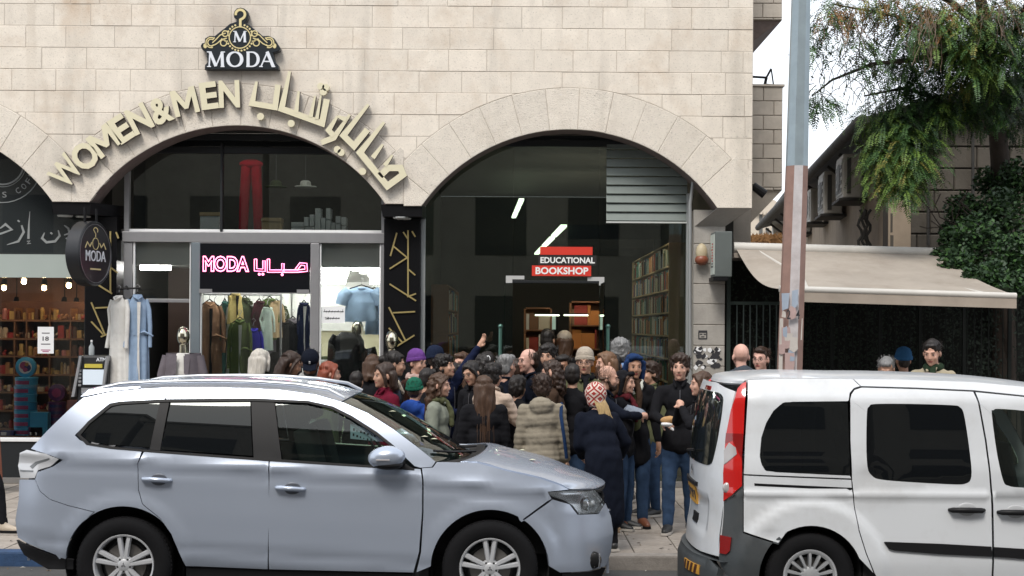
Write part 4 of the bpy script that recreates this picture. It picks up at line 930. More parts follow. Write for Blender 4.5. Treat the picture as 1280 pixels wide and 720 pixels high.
for k, (pts, wds) in enumerate((([(-30, 372), (5, 366), (48, 350), (22, 328), (0, 345)], [.01, .025, .02, .03, .015]), ([(88, 332), (97, 360), (75, 398), (28, 412)], [.02, .03, .028, .008]), ([(122, 276), (118, 330), (116, 388)], [.006, .02, .03]),
        ([(110, 398), (122, 396), (112, 408), (126, 406)], .01), ([(182, 362), (172, 385), (190, 402), (225, 398), (244, 375), (238, 352)], [.01, .028, .03, .03, .026, .012]), ([(262, 332), (280, 345), (284, 366), (262, 372)], [.012, .026, .026, .014]), ([(72, 312), (80, 318)], .02), ([(206, 362), (214, 368)], .022), ([(270, 384), (277, 390)], .02))):
    mb = MB(); P = [dpx(*q) for q in pts]; stroke(mb, P, wds, .4485-.0004*k, .4538, film); mb.build('letter', dec)
c = W(3, 204, .448); mb = MB()
for r, w in ((.50, .012), (.30, .008), (.27, .02)): stroke(mb, [(c.x+r*math.cos(a*math.pi/20), c.z+r*math.sin(a*math.pi/20)) for a in range(40)], w, .449-.0003*r, .4538, film, True)
mb.build('ring', dec)
for k, ch in enumerate("N'S COFFEE"):
    a = R(-112+k*13.0); 
    if ch == ' ': continue
    mb = MB(); text_to(mb, ch, c.x+.40*math.cos(a), c.z+.40*math.sin(a), .055 if ch != "'" else .015, .075 if ch != "'" else .03, .450, film, .002, rot=a+math.pi/2, offset=.01); mb.build('letter', dec)
# interior of the sweet shop
room = thing('sweet_shop_room', 'warm lit sweet shop room', 'interior', (XW(40, 3), 3, 0), kind='structure'); del room['category']
MB().box(X0, xb-.06, .5, 6.2, 2.86, 2.96, mat('sweet_ceiling', (.12, .07, .05), .8)).build('ceiling', room); MB().box(X0, xb-.06, 6.2, 6.3, .05, 2.85, mat('sweet_wall', (.22, .10, .06), .7, var=.2)).build('back_wall', room)
for si, (px, py, y) in enumerate(((105, 354, 1.5), (118, 354, 1.5), (86, 357, 2.2), (30, 352, 1.6), (55, 360, 3.0), (5, 360, 3.0), (95, 382, 5.2), (80, 381, 5.4), (20, 381, 5.4))):
    p = W(px, py, y); t = thing('spotlight', ['bright warm spotlight nearest the black pilaster', 'second bright warm spotlight by the pilaster', 'warm spotlight third from the pilaster', 'warm spotlight at the left of the window', 'warm spotlight in the middle of the sweet shop', 'warm spotlight at the far left edge', 'small distant warm spotlight on the right', 'small distant warm spotlight beside it', 'small distant warm spotlight on the left'][si], 'light', p, group='warm spotlights in the sweet shop'); MB().ball(p, .035, warm_l, 10, 6).build('bulb', t); MB().tube([p+Vector((0, .0, .03)), p+Vector((0, .03, .12))], [.05, .035], black, 10).build('housing', t); MB().tube([p+Vector((0, .03, .12)), (p.x, p.y+.03, 2.86)], .008, black, 5).build('stem', t)
sw = [mat('sweet_'+n, c, .45, var=.2, vscale=20) for n, c in (('amber', (.38, .17, .06)), ('red', (.35, .03, .02)), ('cream', (.55, .42, .28)), ('brown', (.1, .04, .02)), ('gold', (.5, .32, .1)), ('pink', (.5, .2, .18)))]
t = thing('sweet_shelves', 'warm wooden shelves packed with jars and boxes of sweets behind the glass', 'shelves', (XW(50, 1.3), 1.3, 0)); y = 1.35
xl, xr = XW(-40, y), XW(112, y); vs_ = [-40, -12, 18, 33, 62, 88, 112]
for py in (402, 425, 447, 470, 492, 515, 538):
    MB().box(xl, xr, y, y+.3, ZW(50, py, y), ZW(50, py, y)+.025, wood).build('shelf', t)
for px in vs_: MB().box(XW(px, y)-.01, XW(px, y)+.01, y+.002, y+.3, ZW(50, 545, y), ZW(50, 385, y), wood).build('upright', t)
MB().box(xl, xr, y+.302, y+.33, .3, 2.3, mat('shelf_back', (.12, .05, .03), .7)).build('back_panel', t)
goods = MB(); r_ = random.Random(9)
for py in (402, 425, 447, 470, 492, 515, 538):
    z = ZW(50, py, y)+.026; x = xl+.03
    while x < xr-.06:
        w = r_.uniform(.03, .08); h = r_.uniform(.05, .17); m = sw[r_.randrange(6)]
        if r_.random() < .5: goods.lathe([(0, 0), (w/2, 0), (w/2, h*.8), (w*.3, h), (0, h)], (x+w/2, y+r_.uniform(.04, .12), z), (0, 0, 1), m, 8)
        elif r_.random() < .5: goods.box(x, x+w, y+.03, y+.15, z, z+h, m)
        else:
            for _ in range(4): goods.ball((x+r_.uniform(0, w), y+r_.uniform(.03, .12), z+r_.uniform(.015, .06)), r_.uniform(.015, .03), m, 6, 4)
        x += w+r_.uniform(0, .015)
goods.build('goods', t, kind='stuff')
added_strip_light('warm strip light hidden behind the white band of the sweet shop', XW(-60), XW(100), .62, 2.66, False, mat('amber_fill_tube', (1, .8, .5), .5, emit=(1, .76, .55), estr=12.0))  # added fill light, out of view, to brighten the sweets
# tins
tb = mat('tin_blue', (.03, .27, .52), .3, var=.06, coat=.3); tbl = mat('tin_lid_blue', (.06, .36, .62), .3); tp = mat('tin_purple', (.10, .02, .12), .3, coat=.3); tinr = mat('tin_print', (.35, .05, .16), .4); tinw = mat('tin_white', (.7, .7, .7), .5); tinn = mat('tin_navy', (.02, .03, .15), .4)
def tin(lab, cx, y, z, r, h, m, lm, lean=0, group=None, band=tinr):
    t = thing('tin', lab, 'tin', (cx, y, z), group=group); o = MB().lathe([(0, 0), (r*.97, 0), (r*.97, h*.7), (r, h*.7), (r, h-.006), (r-.008, h), (0, h)], (0, 0, 0), (0, 0, 1), m, 26).build('can', None, 40); o.parent = t
    b = MB(); b.lathe([(r*.975, h*.15), (r*.975, h*.6)], (0, 0, 0), (0, 0, 1), band, 12, R(160+cx*50 % 40), R(250+cx*50 % 40), False); o = b.build('printed_label', None, 60); o.parent = t; return t
y = .78; z = .56; r = 14*(y+18)/FPX; hs = 10.2*(y+18)/FPX; x = XW(33, y)
MB().bbox(X0, XW(92, .62), .56, 1.2, .46, .558, wood).build('display_step', ss)
pos = ['bottom', 'second from the bottom', 'third from the bottom', 'fourth from the bottom', 'third from the top', 'second from the top', 'top of the flat tins']
for k in range(7): tin('light blue round biscuit tin, %s in its stack' % pos[k], x+rnd.uniform(-.008, .008), y, z+k*(hs+.001), r, hs, tb if k % 2 else tbl, tbl, group='blue biscuit tins')
zt_ = z+7*(hs+.001); t = thing('tin', 'light blue tin stood on edge with colourful round lid on top of the stack', 'tin', (x, y, zt_), group='blue biscuit tins'); rr_ = .13
MB().lathe([(0, -.035), (rr_-.006, -.035), (rr_, -.03), (rr_, .03), (0, .03)], (x, y, zt_+rr_), (0, 1, 0), tbl, 32).build('can', t, 40)
for k, (dx, dz, rr, m) in enumerate(((0, 0, .085, tinw), (-.02, .02, .05, tinr), (.03, -.01, .045, tinn), (0, -.035, .03, tinr), (.02, .035, .025, sw[0]))): m2 = MB(); disc(m2, x+dx, zt_+rr_+dz, rr, y-.037-k*.0008, y-.0352, m); m2.build('printed_picture', t)
x = XW(72, .9)
for k in range(5): tin('dark purple round tin, %s from the bottom of the purple stack' % ORD[k], x, .9, .56+k*(.085), .115, .084, tp, tp, group='purple tins', band=tinn)
t = thing('tin', 'dark purple tin stood on edge on top of the purple stack', 'tin', (x, .9, .99), group='purple tins'); MB().lathe([(0, -.03), (.11, -.03), (.115, .03), (0, .03)], (x, .9, .985+.115), (0, 1, 0), tp, 28).build('can', t, 40); m2 = MB(); disc(m2, x, 1.10, .06, .866, .8695, tinr); m2.build('printed_picture', t)
for k, (pa, pb, pc, pd, m, lab) in enumerate(((40, 62, 515, 527, tbl, 'flat turquoise box between the tin stacks'), (38, 56, 533, 548, tp, 'dark box with a white tag in front of the blue tins'), (2, 20, 538, 552, tinn, 'navy box at the left bottom of the window'), (86, 98, 500, 540, sw[5], 'pink gift bag right of the purple tins'))):
    p, q = W(pa, pc, .7), W(pb, pd, .7); t = thing('gift_box', lab, 'box', (p.x, .7, q.z)); MB().bbox(p.x, q.x, .62, .76, .56, max(p.z, .60), m, .006).build('body', t); MB().box(p.x+.02, p.x+.09, .615, .6195, .565, .565+.04, paper).build('tag', t)
t = thing('window_notice', 'white notice with the number 18 taped in the sweet shop window', 'notice', (XW(57), .44, 1.9)); A, B = W(47, 408.5, .44), W(67, 442, .44)
MB().box(A.x, B.x, .444, .448, B.z, A.z, paper).build('sheet', t); mb = MB(); text_to(mb, "18", (A.x+B.x)/2, (A.z+B.z)/2+.02, .08, .055, .4435, ink, .001, offset=.02)
for dz, w in ((.09, .10), (-.05, .12), (-.125, .12), (-.145, .08)): mb.box((A.x+B.x)/2-w/2, (A.x+B.x)/2+w/2, .4434, .4439, (A.z+B.z)/2+dz-.006, (A.z+B.z)/2+dz+.006, ink if dz > -.1 else tinr)
mb.build('print', t, kind='stuff')
# round projecting sign
cpos = W(112, 317, -.35); t = thing('round_projecting_sign', 'round black projecting sign with gold hanger logo and MODA hanging by the left pilaster', 'sign', cpos)
M = Matrix.Translation(cpos) @ Matrix.Rotation(R(76), 4, 'Z')     # local -Y face turned toward +x
r = .395
def bl(mb, nm, sm=None): 
    mb.v = [tuple(M @ Vector(v)) for v in mb.v]; return mb.build(nm, t, sm)
bl(MB().lathe([(0, .10), (r-.01, .10), (r, .09), (r, -.075), (r-.02, -.09), (r-.035, -.078), (0, -.078)], (0, 0, 0), (0, 1, 0), mat('sign_case', (.014, .015, .018), .35), 48), 'case', 35)
m2 = MB(); stroke(m2, [((r-.04)*math.cos(a*math.pi/24), (r-.04)*math.sin(a*math.pi/24)) for a in range(48)], .006, -.084, -.0785, alu, True); bl(m2, 'ring')
m2 = MB(); text_to(m2, "MODA", 0, -.03, .46, .13, -.084, swhite, .008, offset=.0); bl(m2, 'lettering')
for k, (P, w) in enumerate((([(.05*math.cos(a*.6), .28+.035*math.sin(a*.6)) for a in range(-1, 6)]+[(0, .24), (0, .2)], .012), ([(.07*math.cos(a*.314), .12+.07*math.sin(a*.314)) for a in range(21)], .008), ([(-.24, .06), (-.19, .13), (-.13, .08), (-.09, .13)], .014), ([(.24, .06), (.19, .13), (.13, .08), (.09, .13)], .014), ([(-.12, -.19), (.12, -.19)], .018))):
    m2 = MB(); stroke(m2, P, w, -.083-.0006*k, -.0785, sgold); bl(m2, 'emblem')
for dx in (-.1, .14): 
    p = cpos+Vector((dx*.3, dx, 0)); MB().tube([(p.x, p.y, cpos.z+r-.03), (p.x, p.y, SPR[0]-.1)], .018, black).build('rod', t)
# cash machine
t = thing('cash_machine', 'black and silver cash machine marked ATM standing by the pilaster', 'cash machine', (W(113, 600, .0).x, .1, 0)); yy = -.05
A, B = W(92, 444, yy), W(134, 500, yy)
MB().bbox(A.x+.03, B.x, yy+.05, .29, 0, A.z, mat('atm_black', (.02, .022, .025), .4), .03).build('cabinet', t)
fr = mat('atm_silver', (.42, .43, .45), .35, .6)
sl_ = MB(); L1, L2 = W(99, 445, yy), W(89, 496, yy); sl_.add([L1, L2, L2+Vector((.035, 0, 0)), L1+Vector((.03, 0, 0)), L1+Vector((0, .2, 0)), L2+Vector((0, .2, 0)), L2+Vector((.035, .2, 0)), L1+Vector((.03, .2, 0))], [(0, 1, 2, 3), (4, 7, 6, 5), (0, 4, 5, 1), (3, 2, 6, 7)], fr); L1, L2 = W(132, 445, yy), W(126, 496, yy)
sl_.add([L1, L2, L2+Vector((.03, 0, 0)), L1+Vector((.03, 0, 0)), L1+Vector((0, .2, 0)), L2+Vector((0, .2, 0)), L2+Vector((.03, .2, 0)), L1+Vector((.03, .2, 0))], [(0, 1, 2, 3), (4, 7, 6, 5), (0, 4, 5, 1), (3, 2, 6, 7)], fr); sl_.build('silver_edge', t)
def q4(a, b, c, d, m, nm, y=yy): A_, B_ = W(a, c, y), W(b, d, y); return MB().box(A_.x, B_.x, y+.02, y+.049, B_.z, A_.z, m).build(nm, t)
q4(103, 129, 462, 481, mat('atm_screen', (.5, .55, .6), .3, emit=(.5, .6, .7), estr=.25), 'screen'); q4(105, 127, 455, 460, mat('atm_yellow', (.5, .42, .06), .5), 'yellow_strip')
for k in range(5): q4(97, 100.5, 462+k*4.5, 464.8+k*4.5, fr, 'key')
q4(101, 127, 485, 493, mat('atm_grey', (.2, .21, .22), .5), 'keypad')
mb = MB(); p = W(125, 449.5, yy); text_to(mb, "ATM", p.x, p.z, .12, .045, yy+.045, swhite, .004, offset=.02); mb.build('lettering', t)
t = thing('bottle', 'clear bottle standing on top of the cash machine', 'bottle', W(113, 444, .05)); p = W(113, 445, .05); MB().lathe([(0, 0), (.035, 0), (.035, .1), (.012, .14), (.012, .165), (0, .165)], (p.x, .1, A.z), (0, 0, 1), mat('bottle_plastic', (.3, .33, .34), .2), 14).build('body', t, 40); MB().lathe([(.014, 0), (.014, .02), (0, .022)], (p.x, .1, A.z+.166), (0, 0, 1), white, 10).build('cap', t, 40)
# A-board at the far left
t = thing('sandwich_board', 'brown wooden folding board leaning at the left edge of the pavement', 'board', W(4, 573, -.9)); P, Q = W(-8, 498, -.9), W(10, 573, -.9)
bw = mat('board_wood', (.16, .05, .025), .6, var=.15); MB().tube([P, Vector((Q.x-.06, -1.0, 0.02))], .045, bw, 4).build('leg', t); MB().tube([P+Vector((0, .05, 0)), Vector((Q.x-.3, -.5, 0.02))], .045, bw, 4).build('leg', t); MB().tube([P+Vector((-.7, 0, 0)), Vector((P.x-.75, -1.0, .02))], .04, bw, 4).build('leg', t); MB().box(P.x-.72, P.x-.02, -.93, -.9, .3, P.z, black).build('panel', t)
# ================================================================ lamp post
t = thing('lamp_post', 'tall tapered grey metal post with a brown and white painted lower half and peeling paper', 'lamp post', W(986, 690, -4.55))
py_ = -4.55; galv = mat('galvanised_steel', (.30, .36, .39), .5, .55, var=.12, vscale=6, streak=.2); brownp = mat('brown_post_paint', (.25, .15, .12), .7, var=.18, vscale=9, dirt=.3, dirtcol=(.2, .13, .11)); pale_facet = mat('whitish_post_facet', (.50, .47, .47), .7, var=.2, vscale=10, dirt=.45, dirtcol=(.3, .2, .17))
def ring(px, py, wpx):
    c = W(px, py, py_); r = wpx/2*(py_+18)/FPX/math.cos(math.pi/8)*.985
    return [Vector((c.x+r*math.cos(math.pi/8+k*math.pi/4), py_+r*math.sin(math.pi/8+k*math.pi/4), c.z)) for k in range(8)]
RG = [ring(1003, -60, 20.5), ring(1001, 0, 22.5), ring(996, 208, 26.5), ring(996, 208, 26.5), ring(987, 462, 30), ring(981, 640, 33)]
RG[-1] = [Vector((v.x, v.y, 0.0)) for v in RG[-1]]
mb = MB(); v = RG[0]+RG[1]+RG[2]; mb.add(v, [[i*8+k, i*8+(k+1) % 8, (i+1)*8+(k+1) % 8, (i+1)*8+k] for i in range(2) for k in range(8)]+[list(range(8))], galv); mb.build('upper_shaft', t, fix=True)
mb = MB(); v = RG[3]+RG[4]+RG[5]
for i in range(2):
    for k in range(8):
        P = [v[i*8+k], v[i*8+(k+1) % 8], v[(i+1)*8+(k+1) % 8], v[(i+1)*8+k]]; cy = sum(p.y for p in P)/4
        mb.add(P, [(0, 1, 2, 3)], pale_facet if cy < py_-.097 else brownp)  # front facet whitish, the other facets brown
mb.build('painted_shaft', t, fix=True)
mb = MB(); c = W(980, 640, py_); mb.lathe([(0, .03), (.24, .03), (.25, 0), (.25, -.01)], (c.x, py_, .01), (0, 0, 1), galv, 8); mb.build('base_plate', t)
r_ = random.Random(4); front = py_-.13
for k in range(15):
    y = r_.uniform(372, 462); c = W(987+r_.uniform(-9, 9)+(400-y)*.03, y, front-.012); s = r_.uniform(.02, .06)
    w_, h_ = s*r_.uniform(.5, 1), s*r_.uniform(.8, 1.9); P = [(c.x+a_*w_+r_.uniform(-.008, .008), c.z+b_*h_+r_.uniform(-.012, .012)) for a_, b_ in ((-1, -1), (0, -1.1), (1, -.9), (1.05, 0), (.95, 1), (-1, .95))]
    MB().prism(P, front-.012-k*.0003, front-.010, [mat('old_paper', (.5, .46, .42), .85, var=.15), mat('blue_paper', (.30, .35, .42), .8, var=.15), mat('pink_paper', (.42, .3, .28), .8, var=.15)][(k*7) % 3 if y > 385 or k % 3 else 1]).build('paper_scrap', t)
for a, b, c_, d in ((972, 978.5, 398, 470), (999.5, 1003, 398, 425)):
    A, B = W(a, c_, front), W(b, d, front); MB().prism([(A.x+.01, B.z), (B.x-.005, B.z), (B.x, A.z), (A.x+.02, A.z)], front-.005, front-.001, mat('old_paper', (.5, .46, .42))).build('paper_strip', t)
mb = MB()
for ch, px in (("2", 986), ("4", 997.5)): p = W(px, 393, front-.03); text_to(mb, ch, p.x, p.z, .035, .085, front-.022, ink, .002, offset=.01)
mb.build('digits', t)
# ================================================================ metal gate / fence to the right of the pier
t = thing('metal_gate', 'dark green metal gate of vertical bars backed by mottled black netting beside the stone pier', 'gate', (W(945, 600, .3).x, .3, 0))
gy = .3; gm = mat('gate_green', (.03, .045, .04), .5, .3); xg0, xg1 = W(908, 400, gy).x, W(1300, 400, gy).x
for x0_, x1_, z0_, z1_ in ((xg0, xg0+.05, 0, 3.0), (xg0+.051, xg0+.78, W(940, 379, gy).z-.02, W(940, 379, gy).z+.02), (xg0+.051, xg0+.78, .3, .34), (xg0+.78, xg0+.83, 0, 2.9)): MB().box(x0_, x1_, gy-.02, gy+.02, z0_, z1_, gm).build('rail' if x1_-x0_ > .1 else 'post', t)
for k in range(1, 9): x = xg0+.05+k*.083; MB().tube([(x, gy, .02), (x, gy, W(940, 379, gy).z)], .009, gm, 6).build('bar', t)
leafd = mat('netting_leaf', (.012, .022, .014), .8)
mb = MB(); r_ = random.Random(8)
mb.box(xg0, xg1+1, gy+.35, gy+.37, 0, 2.95, mat('netting_black', (.006, .007, .006), .9))
for k in range(5200):
    x = r_.uniform(xg0+.05, xg1); z = r_.uniform(.2, 2.9) if x < xg0+.9 else r_.uniform(1.2, 2.5); s = r_.uniform(.012, .03); a = r_.uniform(0, 6.28); y = gy+.10+r_.random()*.22
    u = Vector((math.cos(a), r_.uniform(-.5, .5), math.sin(a)))*s; w = Vector((-math.sin(a), r_.uniform(-.5, .5), math.cos(a)))*s*.5
    c = Vector((x, y, z)); mb.add([c-u, c+w, c+u, c-w], [(0, 1, 2, 3)], leafd)
mb.build('netting', t, kind='stuff')
dkg = mat('terrace_rail_dark', (.008, .010, .009), .7, spec=.2)
t = thing('terrace_posts', 'dark posts and rails under the awning of the shaded terrace', 'fence', (xg0+2, .5, 0))
for px in (1040, 1100, 1150, 1205, 1262): MB().box(W(px, 400, .25).x-.02, W(px, 400, .25).x+.02, .23, .27, 0, 2.8, dkg).build('post', t)
for k in range(34):
    x = xg0+.95+k*.09; MB().tube([(x, .25, 0), (x, .25, 2.35)], .007, dkg, 5).build('bar', t)
# ================================================================ awning
t = thing('awning', 'dusty cream fabric awning pulled out from a long roller on the right', 'awning', W(1060, 340, -.3))
fab = mat('awning_fabric', (.33, .29, .245), .85, var=.14, vscale=2.2, bump=.2, bscale=14, dirt=.65, dirtcol=(.20, .165, .13)); barw = mat('awning_bar', (.52, .5, .46), .55, var=.06, dirt=.2, dirtcol=(.3, .26, .22))
A, B = W(917, 309, -.02), W(1172, 316, -.02); C_, D_ = W(974, 361, -2.3), W(1270, 370, -2.3)
MB().tube([A, B], .062, barw, 16).build('roller', t, 40); MB().box(A.x, B.x, -.05, .1, A.z-.13, A.z-.07, fab).build('roller_cover', t)
def aw(u, v):
    p0 = A.lerp(B, v)+Vector((.03, -.05, -.03)); p1 = C_.lerp(D_, v); p = p0.lerp(p1, u); p.z -= .10*math.sin(math.pi*u)*(1-.75*min(1, v*4))+.03*math.sin(math.pi*u)+.006*math.sin(v*40+u*3)*u; return p
MB().grid(aw, 14, 40, fab).build('fabric', t, 60)
MB().tube([C_, D_], .035, barw, 12).build('front_bar', t, 40); e = Vector((0, -.02, 0))
C2 = W(990, 361, -2.3)
MB().add([C_+e+Vector((0, 0, -.03)), D_+e+Vector((0, 0, -.03)), D_+e+Vector((0, 0, -.135)), C_+e+Vector((0, 0, -.135))], [(0, 1, 2, 3)], mat('valance', (.33, .28, .23), .85, var=.12)).build('valance', t)
for v in (.12, .9):
    a = A.lerp(B, v); c = C_.lerp(D_, v); m = a.lerp(c, .5)+Vector((.25 if v < .5 else -.25, 0, -.12)); MB().tube([a+Vector((0, -.05, -.05)), m, c], .02, barw, 8).build('folding_arm', t)
# dark building mass behind the terrace
rt = thing('terrace_room', 'dark covered terrace behind the awning', 'building', (6, 3, 0), kind='structure'); del rt['category']
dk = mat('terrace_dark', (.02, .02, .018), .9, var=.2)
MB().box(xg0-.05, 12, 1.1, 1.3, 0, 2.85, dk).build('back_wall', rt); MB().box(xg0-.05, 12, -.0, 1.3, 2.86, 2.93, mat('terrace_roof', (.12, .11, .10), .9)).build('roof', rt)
# ================================================================ old stone building with a receding eave
ob = thing('old_stone_house', 'old stone house with a dark overhanging eave receding behind the awning', 'building', (6, 6, 0))
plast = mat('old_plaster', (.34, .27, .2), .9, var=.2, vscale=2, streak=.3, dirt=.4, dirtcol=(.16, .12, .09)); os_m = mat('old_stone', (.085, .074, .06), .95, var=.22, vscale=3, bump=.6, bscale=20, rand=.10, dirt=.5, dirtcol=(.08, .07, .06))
H0 = Vector((5.15, 1.9, 0)); H1 = Vector((7.3, 22, 0)); ze = 4.75; d = (H1-H0).normalized(); nrm = Vector((-d.y, d.x, 0))   # toward -x
MB().add([H0, H1, H1+Vector((0, 0, ze)), H0+Vector((0, 0, ze)), H0-nrm*.3, H1-nrm*.3, H1-nrm*.3+Vector((0, 0, ze)), H0-nrm*.3+Vector((0, 0, ze))], [(0, 1, 2, 3), (4, 7, 6, 5), (3, 2, 6, 7), (1, 5, 6, 2), (0, 3, 7, 4)], plast).build('side_wall', ob, fix=True)
roofm = mat('roof_sheet', (.035, .033, .03), .8, var=.3, vscale=8); E0 = H0+Vector((-.42, -.4, ze)); E1 = H1+Vector((-.42, .3, ze))
MB().add([E0, E1, E1+Vector((6, 0, 1.7)), E0+Vector((6, 0, 1.7)), E0+Vector((0, 0, .10)), E1+Vector((0, 0, .10)), E1+Vector((6, 0, 1.8)), E0+Vector((6, 0, 1.8))], [(0, 1, 2, 3), (4, 7, 6, 5), (0, 4, 5, 1), (0, 3, 7, 4), (1, 5, 6, 2)], roofm).build('roof', ob, fix=True)
g_ = MB(); n = 26
for k in range(n): 
    a = E0.lerp(E1, k/n)+Vector((-.07, 0, .03)); b = E0.lerp(E1, (k+.97)/n)+Vector((-.07, 0, .03)); MB().tube([a, b], .085, roofm, 8).build('gutter', ob, 50)
for k in range(12): a = H0.lerp(H1, (k+.5)/12); MB().tube([a+Vector((0, 0, ze-.35)), a+Vector((-.38, 0, ze-.06))], .03, roofm, 5).build('rafter', ob)
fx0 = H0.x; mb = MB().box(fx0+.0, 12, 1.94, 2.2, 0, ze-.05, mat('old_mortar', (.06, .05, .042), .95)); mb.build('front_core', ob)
r_ = random.Random(21); z = 2.4; cnt = 0
while z < 4.7:
    h = .30; x = fx0+.01
    while x < 8.6:
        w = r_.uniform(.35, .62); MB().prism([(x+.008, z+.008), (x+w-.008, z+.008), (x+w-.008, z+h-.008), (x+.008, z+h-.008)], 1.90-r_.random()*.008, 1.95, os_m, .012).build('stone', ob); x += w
    z += h
MB().prism([(H0.x, ze-.06), (12, ze-.06), (12, ze+1.9), (H0.x+.1, ze+.02)], 1.96, 2.18, mat('old_mortar', (.12, .10, .085))).build('gable_wall', ob)
for px in (1160, 1216): MB().tube([W(px, 150, 1.85), W(px, 306, 1.85)], .02, roofm, 6).build('drain_pipe', ob)
cb = MB(); 
for k, px in enumerate((1075, 1080, 1086, 1082)):
    y0_ = 3.0; P = [W(px+3*math.sin(j*1.7+k), 262+j*6.5, y0_) for j in range(8)]; cb.tube(P, .022, roofm, 5)
cb.build('cables', ob, kind='stuff')
# air conditioners on the side wall
acm = mat('ac_casing', (.55, .53, .48), .6, var=.08, dirt=.3, dirtcol=(.25, .2, .16)); acd = mat('ac_grille', (.10, .10, .095), .7); acs = mat('ac_grey', (.42, .40, .36), .6)
labs = ['nearest and highest air conditioner box on the side wall of the old house', 'second air conditioner box from the viewer under the dark eave', 'third air conditioner box along the wall, with a dark round fan', 'farthest small air conditioner box just right of the lamp post']
for k, (pl, pr, pt, pb, yy) in enumerate(((1054, 1078, 192, 247, 4.0), (1030, 1054, 214, 267, 6.6), (1013, 1030, 235, 277, 9.4), (1005.5, 1014, 250, 290, 12.5))):
    A = W(pl, pt, yy); B = W(pr, pb, yy); u_ = d; L_ac = .9; wdp = (B.x-A.x)
    t = thing('air_conditioner', labs[k], 'air conditioner', (A.x, yy, B.z), group='air conditioners on the old house')
    Mx = Matrix.Translation((A.x, yy, B.z)) @ Matrix.Rotation(math.atan2(d.y, d.x)-math.pi/2, 4, 'Z'); h = A.z-B.z
    def bb(mbx, nm, sm=None): mbx.v = [tuple(Mx @ Vector(v)) for v in mbx.v]; return mbx.build(nm, t, sm)
    bb(MB().bbox(0, min(.45, wdp*.9), 0, L_ac, 0, h, acm, .02), 'casing')
    bb(MB().box(-.012, -.002, .06, L_ac-.06, .06, h-.06, acs), 'grille')
    for j in range(4): bb(MB().box(-.02, -.013, .08, L_ac-.08, .1+j*(h-.2)/4, .1+(j+.5)*(h-.2)/4, acd if k != 2 else acs), 'slot')
    bb(MB().lathe([(0, -.028), (min(.2, h*.36), -.028), (min(.22, h*.4), -.02)], (0, L_ac*.5, h/2), (1, 0, 0), acd, 20), 'fan')
    bb(MB().box(.06, wdp*.4, -.008, -.002, .06, h-.06, acd if k < 2 else acs), 'side_vent')
    bb(MB().bbox(-.06, .5, -.03, L_ac+.05, -.05, -.005, roofm, .008), 'shelf')
    bb(MB().tube([(.45, L_ac*.3, -.03), (.47, L_ac*.3, -.35)], .015, roofm, 5), 'bracket')
# distant stone building with dome line, dry plants on the parapet, small roof
t = thing('distant_building', 'pale sunlit stone building far behind, in the gap left of the lamp post', 'building', (9, 40, 0)); y = 40
A, B = W(915, 262, y), W(985, 330, y); dst = mat('distant_stone', (.52, .46, .38), .9, var=.12, vscale=1.2, bump=.3, bscale=6)
P = [W(905, 330, y), W(985, 330, y), W(985, 262, y), W(968, 250, y), W(952, 247, y), W(940, 258, y), W(935, 262, y), W(905, 268, y)]
MB().prism([(p.x, p.z) for p in P], y, y+8, dst).build('wall', t)
for px, py in ((949, 283), (957, 285), (949, 267)): A, B = W(px, py, y), W(px+4, py+10, y); MB().box(A.x, B.x, y-.04, y-.001, B.z, A.z, acd).build('window', t)
for k in range(9): A, B = W(937+k*4.2, 262+k*.6, y-.1), W(937+k*4.2+3, 266+k*.6, y-.1); MB().box(A.x, B.x, y-.15, y-.05, B.z, A.z, dst).build('ledge_stone', t)
t = thing('parapet_plants', 'dry brown plants on the parapet behind the awning roller', 'plant', W(945, 300, 14)); mb = MB(); r_ = random.Random(6); dry = mat('dry_plant', (.25, .13, .05), .9)
for k in range(420):
    c = W(r_.uniform(922, 976), r_.uniform(294, 304), 14+r_.uniform(-.3, .3)); a = r_.uniform(0, 3.14); u = Vector((math.cos(a), r_.uniform(-.4, .4), math.sin(a)))*.09; w = Vector((math.sin(a), 0, -math.cos(a)))*.018; mb.add([c-u, c+w, c+u, c-w], [(0, 1, 2, 3)], dry)
mb.build('leaves', t, kind='stuff'); A, B = W(918, 303, 14.4), W(985, 330, 14.4); MB().box(A.x, B.x, 14.4, 15, 0, A.z, dst).build('planter_wall', t)
t = thing('small_tin_roof', 'small dark tin roof end with a white post left of the lamp post', 'roof', W(970, 280, 20)); y = 20
P = [W(958, 272, y), W(985, 236, y), W(985, 262, y), W(975, 266, y), W(960, 279, y)]; MB().prism([(p.x, p.z) for p in P], y, y+.3, roofm).build('roof', t); A, B = W(967, 276, y), W(980, 330, y); MB().box(A.x, B.x, y+.05, y+.25, 0, A.z, acm).build('post', t)
# ================================================================ tree, shrub
leaf_ms = [mat('leaf_green', (.032, .085, .016), .6, rand=0, var=.2, vscale=2), mat('leaf_bright', (.10, .17, .025), .6, var=.2, vscale=2), mat('leaf_dark', (.014, .04, .012), .6), mat('leaf_rusty', (.18, .085, .02), .7), mat('leaf_yellow', (.17, .16, .03), .65)]
bark = mat('bark', (.035, .026, .02), .9, var=.3, vscale=10, bump=.6, bscale=20); twig = mat('dry_pod', (.22, .16, .12), .85)
tr = thing('feathery_tree', 'big drooping tree with feathery green and rusty leaves hanging over the old house', 'tree', (7.2, -.2, 0))
mb = MB()
T0 = W(1252, 330, .6); mb.tube([(T0.x+.1, .6, 0), (T0.x+.03, .6, 2.0), W(1250, 200, .5), W(1243, 120, .3), W(1236, 40, 0), W(1210, -60, -.3)], [.2, .15, .12, .10, .08, .06], bark, 12); mb.build('trunk', tr, 60)
